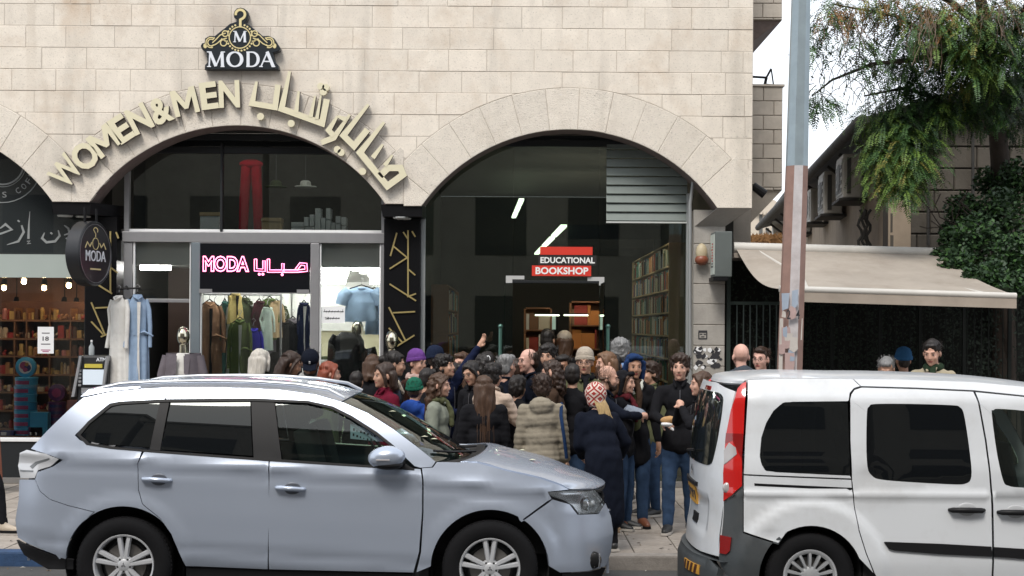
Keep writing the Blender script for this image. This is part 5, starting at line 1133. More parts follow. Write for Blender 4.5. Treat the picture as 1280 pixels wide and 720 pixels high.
LB = [[(1243, 120, .3), (1190, 60, -.2), (1120, 20, -.6), (1040, 5, -.8)], [(1243, 150, .3), (1300, 90, .0), (1350, 40, -.2)], [(1236, 40, 0), (1160, -20, -.4), (1080, -40, -.8), (1020, -40, -1)], [(1245, 170, .4), (1190, 130, .1), (1130, 110, -.1), (1080, 120, -.3)], [(1240, 90, .2), (1275, 30, -.5), (1290, -20, -.8)], [(1190, 60, -.2), (1140, 75, -.6), (1090, 80, -.8), (1040, 100, -.8), (1015, 120, -.9)]]
for P in LB:
    mb = MB(); mb.tube([W(*q) for q in P], [.05, .035, .02, .01][:len(P)] if len(P) < 5 else [.045, .03, .022, .014, .008], bark, 8); mb.build('limb', tr, 60)
r_ = random.Random(77); LV = [[], [], [], [], []]
def leafq(k, c, u, w): LV[k].append((c-u, c+w*.9-u*.1, c+u, c-w*.9-u*.1))
def frond(base, dirv, L, k, dens=1.0, droop=.5, ls=.05):
    n = int(L/.028*dens); side = dirv.cross(Vector((0, 0, 1))); side = side.normalized() if side.length > .1 else Vector((1, 0, 0)); p = base.copy(); dv = dirv.normalized()
    for i in range(n):
        dv = (dv+Vector((0, 0, -droop/n*1.6))).normalized(); p = p+dv*(L/n); tpr = math.sin(math.pi*(i+1)/(n+1))**.5
        sd = dv.cross(Vector((0, 0, 1))); sd = sd.normalized() if sd.length > .15 else side
        for s in (-1, 1):
            l = ls*tpr*r_.uniform(.7, 1.2); u = (sd*s+dv*.55+Vector((0, 0, r_.uniform(-.35, .1)))).normalized()*l/2; w = dv*l*.30; kk = k if r_.random() > .12 else r_.randrange(3)
            leafq(kk, p+u, u, w)
    return p
stems = MB()
def cluster(px, py, y, rpx, n, kinds, L=.40, droop=.8, ls=.05, dens=1.0):
    R_ = rpx*(y+18)/FPX
    for _ in range(int(n*3.0)):
        a = r_.uniform(0, 6.283); b = r_.uniform(-1, 1); rr = R_*r_.random()**.5; c = W(px, py, y)+Vector((math.cos(a)*rr, r_.uniform(-1, 1)*R_*.8, math.sin(a)*rr*.8+.05))
        dv = Vector((r_.uniform(-1, 1), r_.uniform(-1, .6), r_.uniform(-.5, .35))); frond(c, dv, L*r_.uniform(.6, 1.2), r_.choice(kinds), dens, droop, ls)
G, Br, Dk, Ru, Ye = 0, 1, 2, 3, 4
CL = [(1030, 12, -1, 18, 14, [G, Ru, G]), (1060, 18, -.9, 20, 16, [Ru, G, Ye]), (1095, 10, -.8, 24, 26, [Ru, G, Ye]), (1025, 40, -1, 14, 8, [G]), (1075, 60, -.8, 18, 12, [G, Br]), (1085, 85, -.8, 14, 10, [G]), (1018, 60, -1, 12, 6, [G]), (1022, 130, -.9, 11, 12, [G, Dk]), (1035, 128, -.9, 9, 5, [G]),
      (1130, 15, -.6, 28, 36, [G, Ru, Ye]), (1165, 20, -.5, 26, 34, [Ru, Br, G, Ye]), (1180, 32, -.8, 22, 30, [Ru, Br, Br]), (1215, 15, -.5, 30, 34, [Ru, G, Ru, Ye]), (1255, 15, -.6, 30, 36, [Ru, G, Ye]), (1285, 30, -.5, 30, 34, [G, Ru, Dk]), (1130, 55, -.4, 26, 26, [Dk, G]), (1120, 90, -.3, 24, 30, [Dk, G]), (1150, 75, -.4, 24, 26, [Dk, G]),
      (1185, 65, -.3, 26, 44, [G, Dk, Br]), (1215, 60, -.2, 28, 44, [G, Dk, Ye]), (1250, 60, .1, 30, 40, [Dk, G, Ye]), (1280, 80, .1, 28, 40, [Dk, G]), (1200, 95, -.3, 30, 54, [G, Dk, Br, Ye]), (1160, 105, -.1, 28, 46, [Dk, Dk, G]), (1235, 100, .2, 30, 44, [Dk, G]), (1280, 120, .2, 28, 34, [Dk]),
      (1130, 125, 0, 26, 44, [Dk, G]), (1100, 150, 0, 24, 46, [Dk, G, Br]), (1140, 150, -.1, 30, 58, [Dk, G, G]), (1180, 140, -.2, 28, 54, [G, Dk, Br]), (1215, 135, 0, 24, 34, [G, Dk]), (1110, 175, -.3, 26, 50, [G, Br]), (1145, 180, -.4, 26, 54, [G, Br, G, Dk]), (1125, 205, -.5, 24, 52, [G, Br, Ye]), (1100, 200, -.4, 18, 28, [G, Br]), (1150, 205, -.5, 18, 34, [Br, G]), (1135, 232, -.5, 14, 26, [Br, G]), (1118, 235, -.5, 12, 20, [Br, G, Ye]), (1200, 45, -.9, 34, 40, [G, Br, Ye]), (1240, 35, -.9, 34, 40, [G, Br, Dk]), (1275, 55, -.8, 30, 40, [G, Dk]), (1225, 85, -.8, 30, 40, [G, Br]), (1255, 110, -.6, 26, 30, [G, Dk]), (1150, 50, -.9, 26, 24, [G, Br]), (1235, 140, -.3, 24, 26, [Dk, G]), (1270, 150, .6, 24, 26, [Dk, G]), (1098, 230, -.4, 8, 8, [Br])]
for c in CL: cluster(*c)
# sparse curled twigs against the sky
for k in range(150):
    px, py = r_.uniform(1012, 1100), r_.uniform(15, 125)
    if r_.random() < (px-1010)/240+(py > 100)*.3: continue
    p = W(px, py, -.9+r_.uniform(-.3, .3)); P = [p]; v = Vector((r_.uniform(-1, 1), 0, r_.uniform(-.6, .4)))
    for j in range(6): v = (v+Vector((r_.uniform(-.4, .4), r_.uniform(-.2, .2), -.35))).normalized(); P.append(P[-1]+v*r_.uniform(.03, .06))
    stems.tube(P, .0045, bark, 3, False)
    for j in range(3): leafq(G if r_.random() < .6 else Dk, P[1+j*2], Vector((r_.uniform(-1, 1), 0, r_.uniform(-1, .2)))*.03, Vector((.008, 0, .008)))
stems.build('twigs', tr, kind='stuff')
pods = MB()
for k in range(80):
    cx_, cy_, n_ = r_.choice([(1165, 20, 1), (1160, 35, 1), (1155, 12, 1), (1255, 20, 1), (1250, 8, 1), (1045, 10, 1), (1062, 15, 1)])
    p = W(cx_+r_.gauss(0, 9), cy_+r_.uniform(-10, 12), -1.1+r_.uniform(-.2, .2)); P = [p]; v = Vector((r_.uniform(-.4, .4), 0, -1))
    for j in range(r_.randint(4, 9)): v = (v+Vector((r_.uniform(-.5, .5), r_.uniform(-.2, .2), -.3))).normalized(); P.append(P[-1]+v*.055)
    pods.tube(P, .0038, twig, 3, False)
pods.build('dry_pods', tr, kind='stuff')
def leaves_mesh(name, LVS, mats, par):
    V = []; mi = []
    for k, L in enumerate(LVS):
        for q in L: V.extend(q); mi.append(k)
    n = len(mi); me = bpy.data.meshes.new(name); me.from_pydata([tuple(v) for v in V], [], [(4*i, 4*i+1, 4*i+2, 4*i+3) for i in range(n)])
    for m in mats: me.materials.append(m)
    me.polygons.foreach_set('material_index', mi); o = link(name, me, par); o['kind'] = 'stuff'; return o
leaves_mesh('crown', LV, leaf_ms, tr)
sh = thing('dark_ivy_shrub', 'dense dark leafy climbing shrub spilling over the right end of the awning', 'shrub', (W(1240, 300, .3).x, .3, 0))
LV2 = [[], [], []]
for (px, py, y, rp, n) in [(1195, 330, -.6, 24, 900), (1220, 300, -.3, 34, 1500), (1250, 270, .1, 36, 1700), (1205, 265, .2, 26, 900), (1270, 320, -.6, 30, 1400), (1240, 345, -1.2, 22, 900), (1272, 355, -1.8, 18, 700), (1275, 225, .3, 30, 1200), (1190, 300, 0, 18, 500), (1215, 345, -1.1, 14, 400), (1235, 228, .5, 20, 500), (1172, 318, -.1, 9, 130), (1185, 288, .2, 12, 200)]:
    R_ = rp*(y+18)/FPX; c0 = W(px, py, y)
    for _ in range(n):
        d_ = Vector((r_.gauss(0, 1), r_.gauss(0, 1), r_.gauss(0, 1))).normalized()*R_*r_.random()**.4; c = c0+Vector((d_.x, d_.y*.6, d_.z)); s = r_.uniform(.02, .042); a = Vector((r_.uniform(-1, 1), r_.uniform(-1, .2), r_.uniform(-.8, .4))).normalized(); b = a.cross(Vector((r_.uniform(-1, 1), r_.uniform(-1, 1), r_.uniform(-1, 1)))).normalized()
        LV2[r_.choice((2, 2, 0)) if 1 else 0].append((c-a*s, c+b*s*.6, c+a*s, c-b*s*.6))
leaves_mesh('foliage', LV2, leaf_ms[:3], sh)
mb = MB()
for k in range(9):
    P = [W(1175+k*6, 300-k*4, .1)]; 
    for j in range(6): P.append(P[-1]+Vector((r_.uniform(-.12, .05), r_.uniform(-.05, .05), r_.uniform(-.02, .14))))
    mb.tube(P, .007, bark, 4, False)
mb.build('stems', sh, kind='stuff'); MB().tube([(W(1262, 600, .5).x, .5, 0), (W(1262, 400, .5).x, .5, 1.6), W(1250, 290, .3)], [.09, .07, .05], bark, 8).build('trunk', sh, 60)
# ================================================================ vehicles: curved panels cut out of one smooth body surface
def smooth_poly(P, n=4):
    "Catmull-Rom through points; (x,y,'c') marks a sharp corner"
    out = []; N = len(P)
    for i in range(N):
        a, b, c, d = P[i-1], P[i], P[(i+1) % N], P[(i+2) % N]
        A = b if len(b) > 2 else a; D = c if len(c) > 2 else d
        for k in range(n):
            t = k/n; r = []
            for j in (0, 1):
                p0, p1, p2, p3 = A[j], b[j], c[j], D[j]
                r.append(.5*((2*p1)+(-p0+p2)*t+(2*p0-5*p1+4*p2-p3)*t*t+(-p0+3*p1-3*p2+p3)*t**3))
            out.append(tuple(r))
    return out
def panel(name, poly, S, m, parent, step=.05, inset=.0025, depth=0.0, rim=.02, flip=False, mirror=None, prim=None):
    """a body panel: polygon in (u,v) triangulated and laid on surface S(u,v), pushed in by depth, edges turned inward by rim"""
    n = len(poly); a = sum(poly[i][0]*poly[(i+1) % n][1]-poly[(i+1) % n][0]*poly[i][1] for i in range(n))
    if a < 0: poly = poly[::-1]
    if inset: poly = offset_poly(poly, inset)
    B = []
    for i in range(n):      # resample the outline
        p, q = Vector(poly[i]), Vector(poly[(i+1) % n]); k = max(1, int((q-p).length/(step*.7)))
        for j in range(k): B.append(p.lerp(q, j/k))
    nb = len(B); xs = [p.x for p in B]; ys = [p.y for p in B]; pts = list(B)
    x0, x1, y0, y1 = min(xs), max(xs), min(ys), max(ys)
    P = np.array([(p.x, p.y) for p in B]); Q = np.roll(P, -1, 0)
    gx, gy = np.meshgrid(np.arange(x0+step*.5, x1, step), np.arange(y0+step*.5, y1, step)); G = np.stack([gx.ravel(), gy.ravel()], 1)
    if len(G):
        ins = np.zeros(len(G), bool); dmin = np.full(len(G), 1e9)
        for p, q in zip(P, Q):
            c = ((p[1] > G[:, 1]) != (q[1] > G[:, 1])); 
            with np.errstate(divide='ignore', invalid='ignore'): xx = (q[0]-p[0])*(G[:, 1]-p[1])/(q[1]-p[1])+p[0]
            ins ^= c & (G[:, 0] < xx); e = q-p; L = max(e@e, 1e-12); t = np.clip(((G-p)@e)/L, 0, 1); dmin = np.minimum(dmin, np.hypot(*(G-(p+t[:, None]*e)).T))
        pts += [Vector(g) for g in G[ins & (dmin > step*.45)]]
    vs, es, fs, *_ = delaunay_2d_cdt(pts, [(i, (i+1) % nb) for i in range(nb)], [], 0, 1e-6)
    V3 = []; N3 = []
    h = .004
    for v in vs:
        p = Vector(S(v.x, v.y)); n_ = (Vector(S(v.x+h, v.y))-Vector(S(v.x-h, v.y))).cross(Vector(S(v.x, v.y+h))-Vector(S(v.x, v.y-h)))
        n_ = n_.normalized() if n_.length > 1e-12 else Vector((0, -1, 0))
        if flip: n_ = -n_
        V3.append(p-n_*depth); N3.append(n_)
    F2 = []
    C = np.array([((vs[f[0]].x+vs[f[1]].x+vs[f[2]].x)/3, (vs[f[0]].y+vs[f[1]].y+vs[f[2]].y)/3) for f in fs]); ins = np.zeros(len(C), bool)
    for p, q in zip(P, Q):
        c = ((p[1] > C[:, 1]) != (q[1] > C[:, 1]))
        with np.errstate(divide='ignore', invalid='ignore'): xx = (q[0]-p[0])*(C[:, 1]-p[1])/(q[1]-p[1])+p[0]
        ins ^= c & (C[:, 0] < xx)
    fs = [list(f) for f, k_ in zip(fs, ins) if k_]
    # boundary rim
    cnt = {}
    for f in fs:
        for i in range(len(f)): cnt[(f[i], f[(i+1) % len(f)])] = 1
    bd = [e for e in cnt if (e[1], e[0]) not in cnt]; o = len(V3); mp = {}
    NV = len(V3)
    for a_, b_ in bd:
        for q in (a_, b_):
            if q not in mp: mp[q] = len(V3); V3.append(V3[q]-N3[q]*rim); N3.append(N3[q])
    main = len(fs)
    if flip: fs = [f[::-1] for f in fs]
    for a_, b_ in bd: fs.append([b_, a_, mp[a_], mp[b_]] if not flip else [a_, b_, mp[b_], mp[a_]])
    res = []
    def mk(VV, NN, FF):
        me = bpy.data.meshes.new(name); me.from_pydata([tuple(v) for v in VV], [], FF); me.materials.append(m)
        sm = [True]*main+[False]*(len(FF)-main); me.polygons.foreach_set('use_smooth', sm)
        cn = []
        for pi, p in enumerate(me.polygons):
            for vi in p.vertices: cn.append(tuple(NN[vi]) if pi < main else tuple(p.normal))
        me.normals_split_custom_set(cn); return link(name, me, parent)
    res.append(mk(V3, N3, fs))
    if mirror is not None:
        MV = [Vector((v.x, 2*mirror-v.y, v.z)) for v in V3]; MN = [Vector((v.x, -v.y, v.z)) for v in N3]; res.append(mk(MV, MN, [f[::-1] for f in fs]))
    return res
def lerp_tab(T, x):
    if x <= T[0][0]: return T[0][1]
    for (a, b), (c, d) in zip(T[:-1], T[1:]):
        if x <= c:
            t = (x-a)/(c-a); return b+(d-b)*t
    return T[-1][1]
def smooth_tab(T, x, r=.06): return (lerp_tab(T, x-r)+2*lerp_tab(T, x)+lerp_tab(T, x+r)+lerp_tab(T, x-r/2)+lerp_tab(T, x+r/2))/6
def sst_(a, b, x): t = min(1, max(0, (x-a)/(b-a))); return t*t*(3-2*t)
tyre_m = mat('tyre', (.008, .008, .009), .85, bump=.2, bscale=60, dirt=.15, dirtcol=(.03, .028, .025), spec=.15); rim_m = mat('alloy_rim', (.62, .63, .65), .3, .45); rimd = mat('wheel_dark', (.02, .02, .021), .6); trim = mat('black_trim', (.010, .010, .011), .5, spec=.22); disk = mat('brake_disc', (.2, .19, .18), .4, .8)
RG_ = -.13
def wheel(par, cx, cz, yf, r, rr, side, kind):
    "side -1: outer face toward the camera"
    t = bpy.data.objects.new('wheel', None); COL.objects.link(t); t.parent = par; t.matrix_parent_inverse = wmat(par).inverted(); s = side; ax = (0, 1, 0); w = .23; Y = lambda q: yf-s*q
    prof = [(rr-.005, .02), (rr+.012, .004), (r*.86, -.004), (r*.95, .012), (r, .04), (r, w-.04), (r*.95, w-.01), (rr, w)]
    mb = MB(); mb.lathe([(a, -s*b) for a, b in prof], (cx, yf, cz), ax, tyre_m, 56); mb.build('tyre', t, 50, fix=True)
    mb = MB()
    for k in range(70):
        a0 = 2*math.pi*k/70; 
        for q in (.05, .12, .17): c = Vector((cx+math.cos(a0)*(r+.0), Y(q), cz+math.sin(a0)*(r+.0))); M = Matrix.Translation(c) @ Matrix.Rotation(-a0, 4, 'Y'); mb.box(-.006, .001, -.02, .02, -.009, .009, tyre_m, M)
    mb.build('tread', t, kind='stuff')
    mb = MB(); mb.lathe([(rr-.022, -s*.05), (rr-.012, -s*.012), (rr-.002, -s*.008), (rr+.004, -s*.016), (rr-.002, -s*.05), (rr-.03, -s*.18)], (cx, yf, cz), ax, rim_m, 48); mb.build('rim', t, 50, fix=True)
    MB().lathe([(0, -s*.10), (rr*.75, -s*.10), (rr*.98, -s*.17)], (cx, yf, cz), ax, rimd, 32).build('barrel', t, 50); MB().lathe([(.03, -s*.075), (rr*.68, -s*.075), (rr*.68, -s*.09)], (cx, yf, cz), ax, disk, 32).build('brake_disc', t, 40)
    def spoke(a, w0, w1, m=rim_m, r0=.045, r1=rr-.012, d0=.018, d1=.02, off=0.0):
        u = Vector((math.cos(a), 0, math.sin(a))); p = Vector((-math.sin(a), 0, math.cos(a))); c = Vector((cx, 0, cz))+p*off
        V = []
        for rad, ww, dd in ((r0, w0, d0), ((r0+r1)/2, (w0+w1)/2, d0-.004), (r1, w1, d1)):
            for q, ddy in ((-ww, .018), (-ww*.55, 0), (ww*.55, 0), (ww, .018)): V.append(c+u*rad+p*q+Vector((0, Y(dd+ddy), 0)))
            V.append(c+u*rad+p*ww*.8+Vector((0, Y(dd+.045), 0))); V.append(c+u*rad-p*ww*.8+Vector((0, Y(dd+.045), 0)))
        F = []
        for i in (0, 1):
            for j in range(6): F.append([i*6+j, i*6+(j+1) % 6, (i+1)*6+(j+1) % 6, (i+1)*6+j])
        MB().add(V, F, m).build('spoke', t, 35, fix=True)
    if kind == 'suv':
        for k in range(5):
            a = R(90+72*k)
            for q in (-1, 1): spoke(a+q*.155, .017, .021, off=q*.004)
        MB().lathe([(0, -s*.012), (.03, -s*.012), (.04, -s*.018), (.062, -s*.024), (.068, -s*.05)], (cx, yf, cz), ax, rim_m, 24).build('hub', t, 40)
        for k in range(5): a = R(54+72*k); MB().lathe([(0, -s*.018), (.008, -s*.018), (.010, -s*.03)], (cx+.048*math.cos(a), yf, cz+.048*math.sin(a)), ax, rimd, 8).build('lug_nut', t); 
        for k in range(3):
            a = R(90+120*k); M = Matrix.Translation((cx, Y(.009), cz)) @ Matrix.Rotation(-a, 4, 'Y'); mb = MB(); mb.prism([(0, 0), (.010, .006), (.021, 0), (.010, -.006)], -.002, .002, chrome_c, M=M); mb.build('emblem', t)
    else:
        for k in range(14):
            a = R(90+360/14*k); spoke(a, .010, .016, hubcap_m, r0=.06, r1=rr-.02, d0=.012, d1=.018)
        MB().lathe([(0, -s*.006), (.05, -s*.008), (.07, -s*.016), (.075, -s*.05)], (cx, yf, cz), ax, hubcap_m, 24).build('hub', t, 40); MB().lathe([(rr-.03, -s*.02), (rr-.018, -s*.012), (rr-.006, -s*.012), (rr-.004, -s*.04)], (cx, yf, cz), ax, hubcap_m, 40).build('cap_ring', t, 50, fix=True)
    return t
chrome_c = mat('chrome', (.7, .71, .73), .08, 1.0); hubcap_m = mat('hubcap_silver', (.42, .43, .44), .4, .5)
def paint(name, col, metal, rough, coat, flake=0, dirt=.0):
    m = mat(name, col, rough, metal, var=.012, vscale=1.5, coat=coat, dirt=dirt, dirtcol=(.30, .28, .25))
    return m
silver = paint('silver_blue_paint', (.42, .47, .56), .5, .27, .5)
wpaint = paint('white_van_paint', (.63, .65, .67), 0.0, .32, .6, dirt=.35)
g_dark = glass('privacy_glass', (.05, .055, .06), .88, (.006, .007, .008), 1.0); g_car = glass('car_glass', (.50, .62, .57), .06, (.02, .03, .028), 1.1)
lamp_clear = glass('lamp_glass', (.9, .92, .94), .1, (.5, .52, .55), 1.6); lamp_refl = mat('lamp_reflector', (.62, .64, .67), .2, .8); lamp_red = mat('lamp_red', (.50, .01, .008), .12, coat=.8); lamp_redd = mat('lamp_dark_red', (.22, .004, .004), .12, coat=.8); lamp_white = mat('lamp_white', (.38, .36, .36), .2, coat=.6)
seat_m = mat('car_seat', (.02, .02, .022), .9); plate_m = mat('plate_yellow', (.50, .26, .04), .5, dirt=.3); orange = mat('reflector_orange', (.5, .16, .02), .3)
# ================================================================ silver estate
YS = -6.46
def mkx(px): return W(px, 600, -7.35).x
def s_crease(x): return smooth_tab([(mkx(20), 1.03), (mkx(76), 1.015), (mkx(170), .985), (mkx(340), .93), (mkx(520), .868), (mkx(690), .775), (mkx(770), .70)], x)
XR, XF = mkx(16), mkx(768)
AW = [(mkx(155), .232), (mkx(613), .222)]     # wheel centres (x, z)
AR_ = .432
def s_half(x, z):
    c = s_crease(x); d = z-c
    if d > 0: w = .888-.34*min(d, .10)*(.6+.4*sst_(0, .05, d))-max(0, d-.10)*.30-max(0, d-.10)**2*.22
    else:
        w = .888-.009*math.exp(-((d+.055)/.045)**2)*sst_(0, .02, -d)+.012*sst_(-.1, -.4, d)-.05*sst_(-.52, -.78, d)
        w += .016*sst_(-.60, -.68, d)*(1-sst_(-.70, -.78, d))
    for ax_, az_ in AW:
        r = math.hypot(x-ax_, z-az_)
        if r < .62: w += .014*(1-sst_(AR_+.015, .56, r))*(1-sst_(-.16, .0, d))
    t = (x-(XF-1.0))/1.0
    if t > 0: w -= .34*t**2.6+.10*t**8
    t = ((XR+.75)-x)/.75
    if t > 0: w -= .10*t**2.4+.045*t**9
    return max(w, .05)
def SS(x, z): return Vector((x, YS-s_half(x, z), z))
def SP(px, py):
    p = WS(px, py, lambda x, z: YS-s_half(x, z)); return (p.x, p.z)
def PS(L, n=4): return smooth_poly([SP(q[0], q[1])+(('c',) if len(q) > 2 else ()) for q in L], n)
suv = thing('silver_estate_car', 'silver blue family estate car parked side on in the left foreground', 'car', ((XR+XF)/2, YS, RG_))
suv['label'] = 'silver blue family estate car parked side on in the left foreground'
def arcp(k, a0, a1, r=AR_, n=18): ax_, az_ = AW[k]; return [(ax_+r*math.cos(R(a0+(a1-a0)*i/n)), az_+r*math.sin(R(a0+(a1-a0)*i/n))) for i in range(n+1)]
zb = .10        # lower edge of painted sides
def seg(L): return [SP(*q) for q in L]
bot = lambda x: .118
# window line (top and bottom) traced
# rear quarter + tail side
q_out = seg([(38, 561), (60, 537), (88, 510), (106, 495), (135, 489.5), (175, 486), (212, 484)])
q_in = seg([(206, 500), (150, 503), (138, 505), (110, 528), (94, 544), (100, 550), (120, 557), (178, 562)])
door_r = seg([(178, 563), (172, 580), (173, 612), (178, 630), (200, 648), (214, 668), (224, 692), (229, 708)])
cut_b = seg([(44, 599), (50, 614), (62, 624), (85, 632), (118, 640)])
aL = arcp(0, 126, 14)
P_ = q_out+q_in+door_r[:4]+[p for p in arcp(0, 52, 136, AR_+.0)] 
quarter = q_out+q_in+door_r[:5]+arcp(0, 44, 134, n=14)+cut_b[::-1]+seg([(44, 599), (46, 590), (66, 583), (78, 575), (62, 569)])
panel('rear_quarter', quarter, SS, silver, suv, mirror=YS)
bump = seg([(24, 599)])+cut_b+arcp(0, 134, 186, n=12)+seg([(70, 694), (40, 682), (22, 672), (19, 650), (23, 625)])
panel('rear_bumper', bump, SS, silver, suv, mirror=YS)
panel('rear_lower_cladding', seg([(20, 674), (40, 684), (72, 696), (92, 700), (92, 712), (60, 712), (30, 694)]), SS, trim, suv, mirror=YS)
panel('rear_door', seg([(180, 564), (330, 573), (336, 574), (337, 640), (335, 712)])+seg([(232, 708)])+door_r[::-1][1:-1]+[], SS, silver, suv, mirror=YS)
panel('front_door', seg([(337, 574), (480, 583), (526, 586), (528, 600), (528, 640), (524, 690), (517, 716), (336, 712)]), SS, silver, suv, mirror=YS)
# roof side rail + A pillar strip above the windows
top_ = seg([(212, 484), (260, 484), (310, 485), (350, 487), (395, 493), (430, 503), (460, 516), (492, 536), (520, 557), (545, 577)])
win_t = seg([(518, 583), (496, 562), (470, 541), (440, 521), (415, 509), (385, 502), (342, 499.5), (318, 499), (260, 498.5), (207, 500)])
panel('window_surround', top_+seg([(540, 584), (526, 585)])+win_t, SS, silver, suv, mirror=YS, step=.04)
# fender + hood side
fend = seg([(527, 585), (541, 584), (546, 577), (596, 578), (631, 587.5), (673, 597), (700, 606), (712, 612), (685, 615), (690, 624), (684, 627), (650, 652)])+arcp(1, 62, 178, n=22)+seg([(520, 716), (526, 690), (529, 640), (529, 600)])
panel('front_fender', fend, SS, silver, suv, mirror=YS)
fb = seg([(691, 624), (712, 630), (722, 643), (748, 642), (757, 628), (764, 645), (767, 665), (764, 690), (757, 708), (735, 714), (700, 716)])+arcp(1, 2, 60, n=12)+seg([(652, 652), (686, 628)])
panel('front_bumper', fb, SS, silver, suv, mirror=YS)
for c in (seg([(232, 710), (516, 718), (516, 727), (232, 722)]),): panel('sill', c, SS, trim, suv, mirror=YS, depth=.01)
panel('front_lower_lip', seg([(702, 717), (740, 715), (758, 709), (752, 722), (704, 726)]), SS, trim, suv, mirror=YS)
# glass
panel('quarter_glass', PS([(200, 503), (150, 505), (126, 518), (101, 543), (112, 552), (140, 556), (188, 560, 1)], 3), SS, g_dark, suv, depth=.006, mirror=YS, inset=.004)
panel('rear_door_glass', seg([(213, 503), (313, 502), (316, 570), (201, 562)]), SS, g_dark, suv, depth=.006, mirror=YS, inset=.002)
panel('front_door_glass', seg([(344, 504), (385, 506), (414, 513), (438, 525), (468, 546), (486, 561), (496, 573), (497, 584), (353, 575)]), SS, g_car, suv, depth=.006, mirror=YS, inset=.002)
panel('window_pillar', seg([(200, 501), (212, 500), (200, 563), (187, 562)]), SS, trim, suv, depth=.003, mirror=YS, inset=0)
panel('window_pillar', seg([(314, 500), (343, 500.5), (352, 575), (317, 572)]), SS, trim, suv, depth=.003, mirror=YS, inset=0)
panel('mirror_base', seg([(498, 572), (512, 583), (519, 586), (498, 585)]), SS, trim, suv, depth=.003, mirror=YS, inset=0)
panel('window_trim', seg([(96, 543), (101, 544), (112, 554), (140, 558.5), (190, 563), (330, 573), (518, 585.5), (518, 588), (330, 576), (190, 565.5), (138, 561), (108, 556)]), SS, trim, suv, depth=-.004, mirror=YS, inset=0)
panel('window_trim', seg([(96, 543), (110, 527), (137, 504.5), (150, 502), (207, 499), (318, 498), (385, 501), (416, 508), (440, 520), (471, 540), (496, 560), (494, 562), (469, 543), (438, 523), (414, 511), (385, 504), (318, 501.5), (207, 502.5), (152, 505.5), (139, 508), (112, 530), (100, 545)]), SS, trim, suv, depth=-.004, mirror=YS, inset=0, step=.03)
# crease highlight handled by the surface; handles
for px, py in ((196, 599.5), (363, 610.5)):
    c = Vector(SS(*SP(px, py))); 
    for s_, yc in ((-1, c.y), (1, 2*YS-c.y)):
        h = bpy.data.objects.new('door_handle', None); COL.objects.link(h); h.parent = suv; h.matrix_parent_inverse = wmat(suv).inverted()
        mb = MB(); mb.tube([(c.x-.105, yc+s_*.0, c.z+.006), (c.x-.09, yc+s_*.03, c.z+.006), (c.x, yc+s_*.038, c.z+.002), (c.x+.09, yc+s_*.03, c.z-.004), (c.x+.105, yc+s_*.0, c.z-.004)], [.012, .017, .018, .017, .012], silver, 10); mb.build('grip', h, 60)
        m2 = MB(); m2.ball((c.x+.015, yc+s_*.001, c.z), (.062, .006, .045), mat('handle_recess', (.10, .11, .13), .4, .5), 20, 8); m2.build('recess', h, 60)
# mirror
mc = Vector(SS(*SP(492, 573)))+Vector((-.04, -.14, .02))
for s_ in (1, -1):
    yy = mc.y if s_ == 1 else 2*YS-mc.y; h = bpy.data.objects.new('wing_mirror', None); COL.objects.link(h); h.parent = suv; h.matrix_parent_inverse = wmat(suv).inverted()
    mb = MB(); mb.ball((mc.x, yy, mc.z), (.135, .085, .083), silver, 28, 16); mb.v = [(v[0]+(.02*(v[2]-mc.z)/.08), v[1], v[2]+.10*(v[0]-mc.x)*(-.3)) for v in mb.v]; mb.build('housing', h, 60)
    mb = MB(); mb.ball((mc.x+.01, yy, mc.z-.055), (.11, .07, .035), trim, 20, 10); mb.tube([(mc.x+.05, yy, mc.z-.06), (mc.x+.11, yy+s_*.16, mc.z-.055)], .026, trim, 8); mb.build('base', h, 60)
    MB().bbox(mc.x-.07, mc.x+.03, yy-s_*.086-.004, yy-s_*.086+.008, mc.z-.018, mc.z-.006, lamp_white, .003).build('indicator', h)
# lamps
tl = seg([(25, 566), (34, 562), (58, 567), (74, 574), (64, 583), (48, 588), (44, 598), (26, 598), (23, 582)])
panel('tail_light', tl, SS, mat('tail_lens', (.55, .56, .58), .15, .2, coat=.8), suv, mirror=YS, depth=-.004, step=.03)
for L_ in ([(38, 583), (45, 577), (62, 572), (62, 574), (47, 580), (41, 586)], [(26, 587), (42, 588), (42, 590), (26, 589)]): panel('lens_line', seg(L_), SS, mat('lens_line_grey', (.2, .21, .22), .3, .3), suv, mirror=YS, depth=-.007, inset=0, step=.02)
hl = seg([(684, 615), (700, 613.5), (744, 612), (750, 620), (756, 628), (750, 641), (724, 643), (716, 632), (706, 626), (688, 620)])
panel('headlight', hl, SS, lamp_clear, suv, mirror=YS, depth=0, step=.03)
for o in panel('headlight_bowl', hl, SS, lamp_refl, suv, mirror=YS, depth=.035, step=.03, rim=.01): pass
panel('headlight_surround', seg([(684, 615), (744, 611), (750, 619), (757, 629), (751, 643), (723, 645), (715, 634), (706, 628), (688, 622), (684, 617), (689, 620), (706, 626), (716, 632), (724, 643), (750, 641), (756, 628), (744, 613)]), SS, trim, suv, mirror=YS, inset=0, depth=.001, step=.02)
hc = Vector(SS(*SP(736, 630))); 
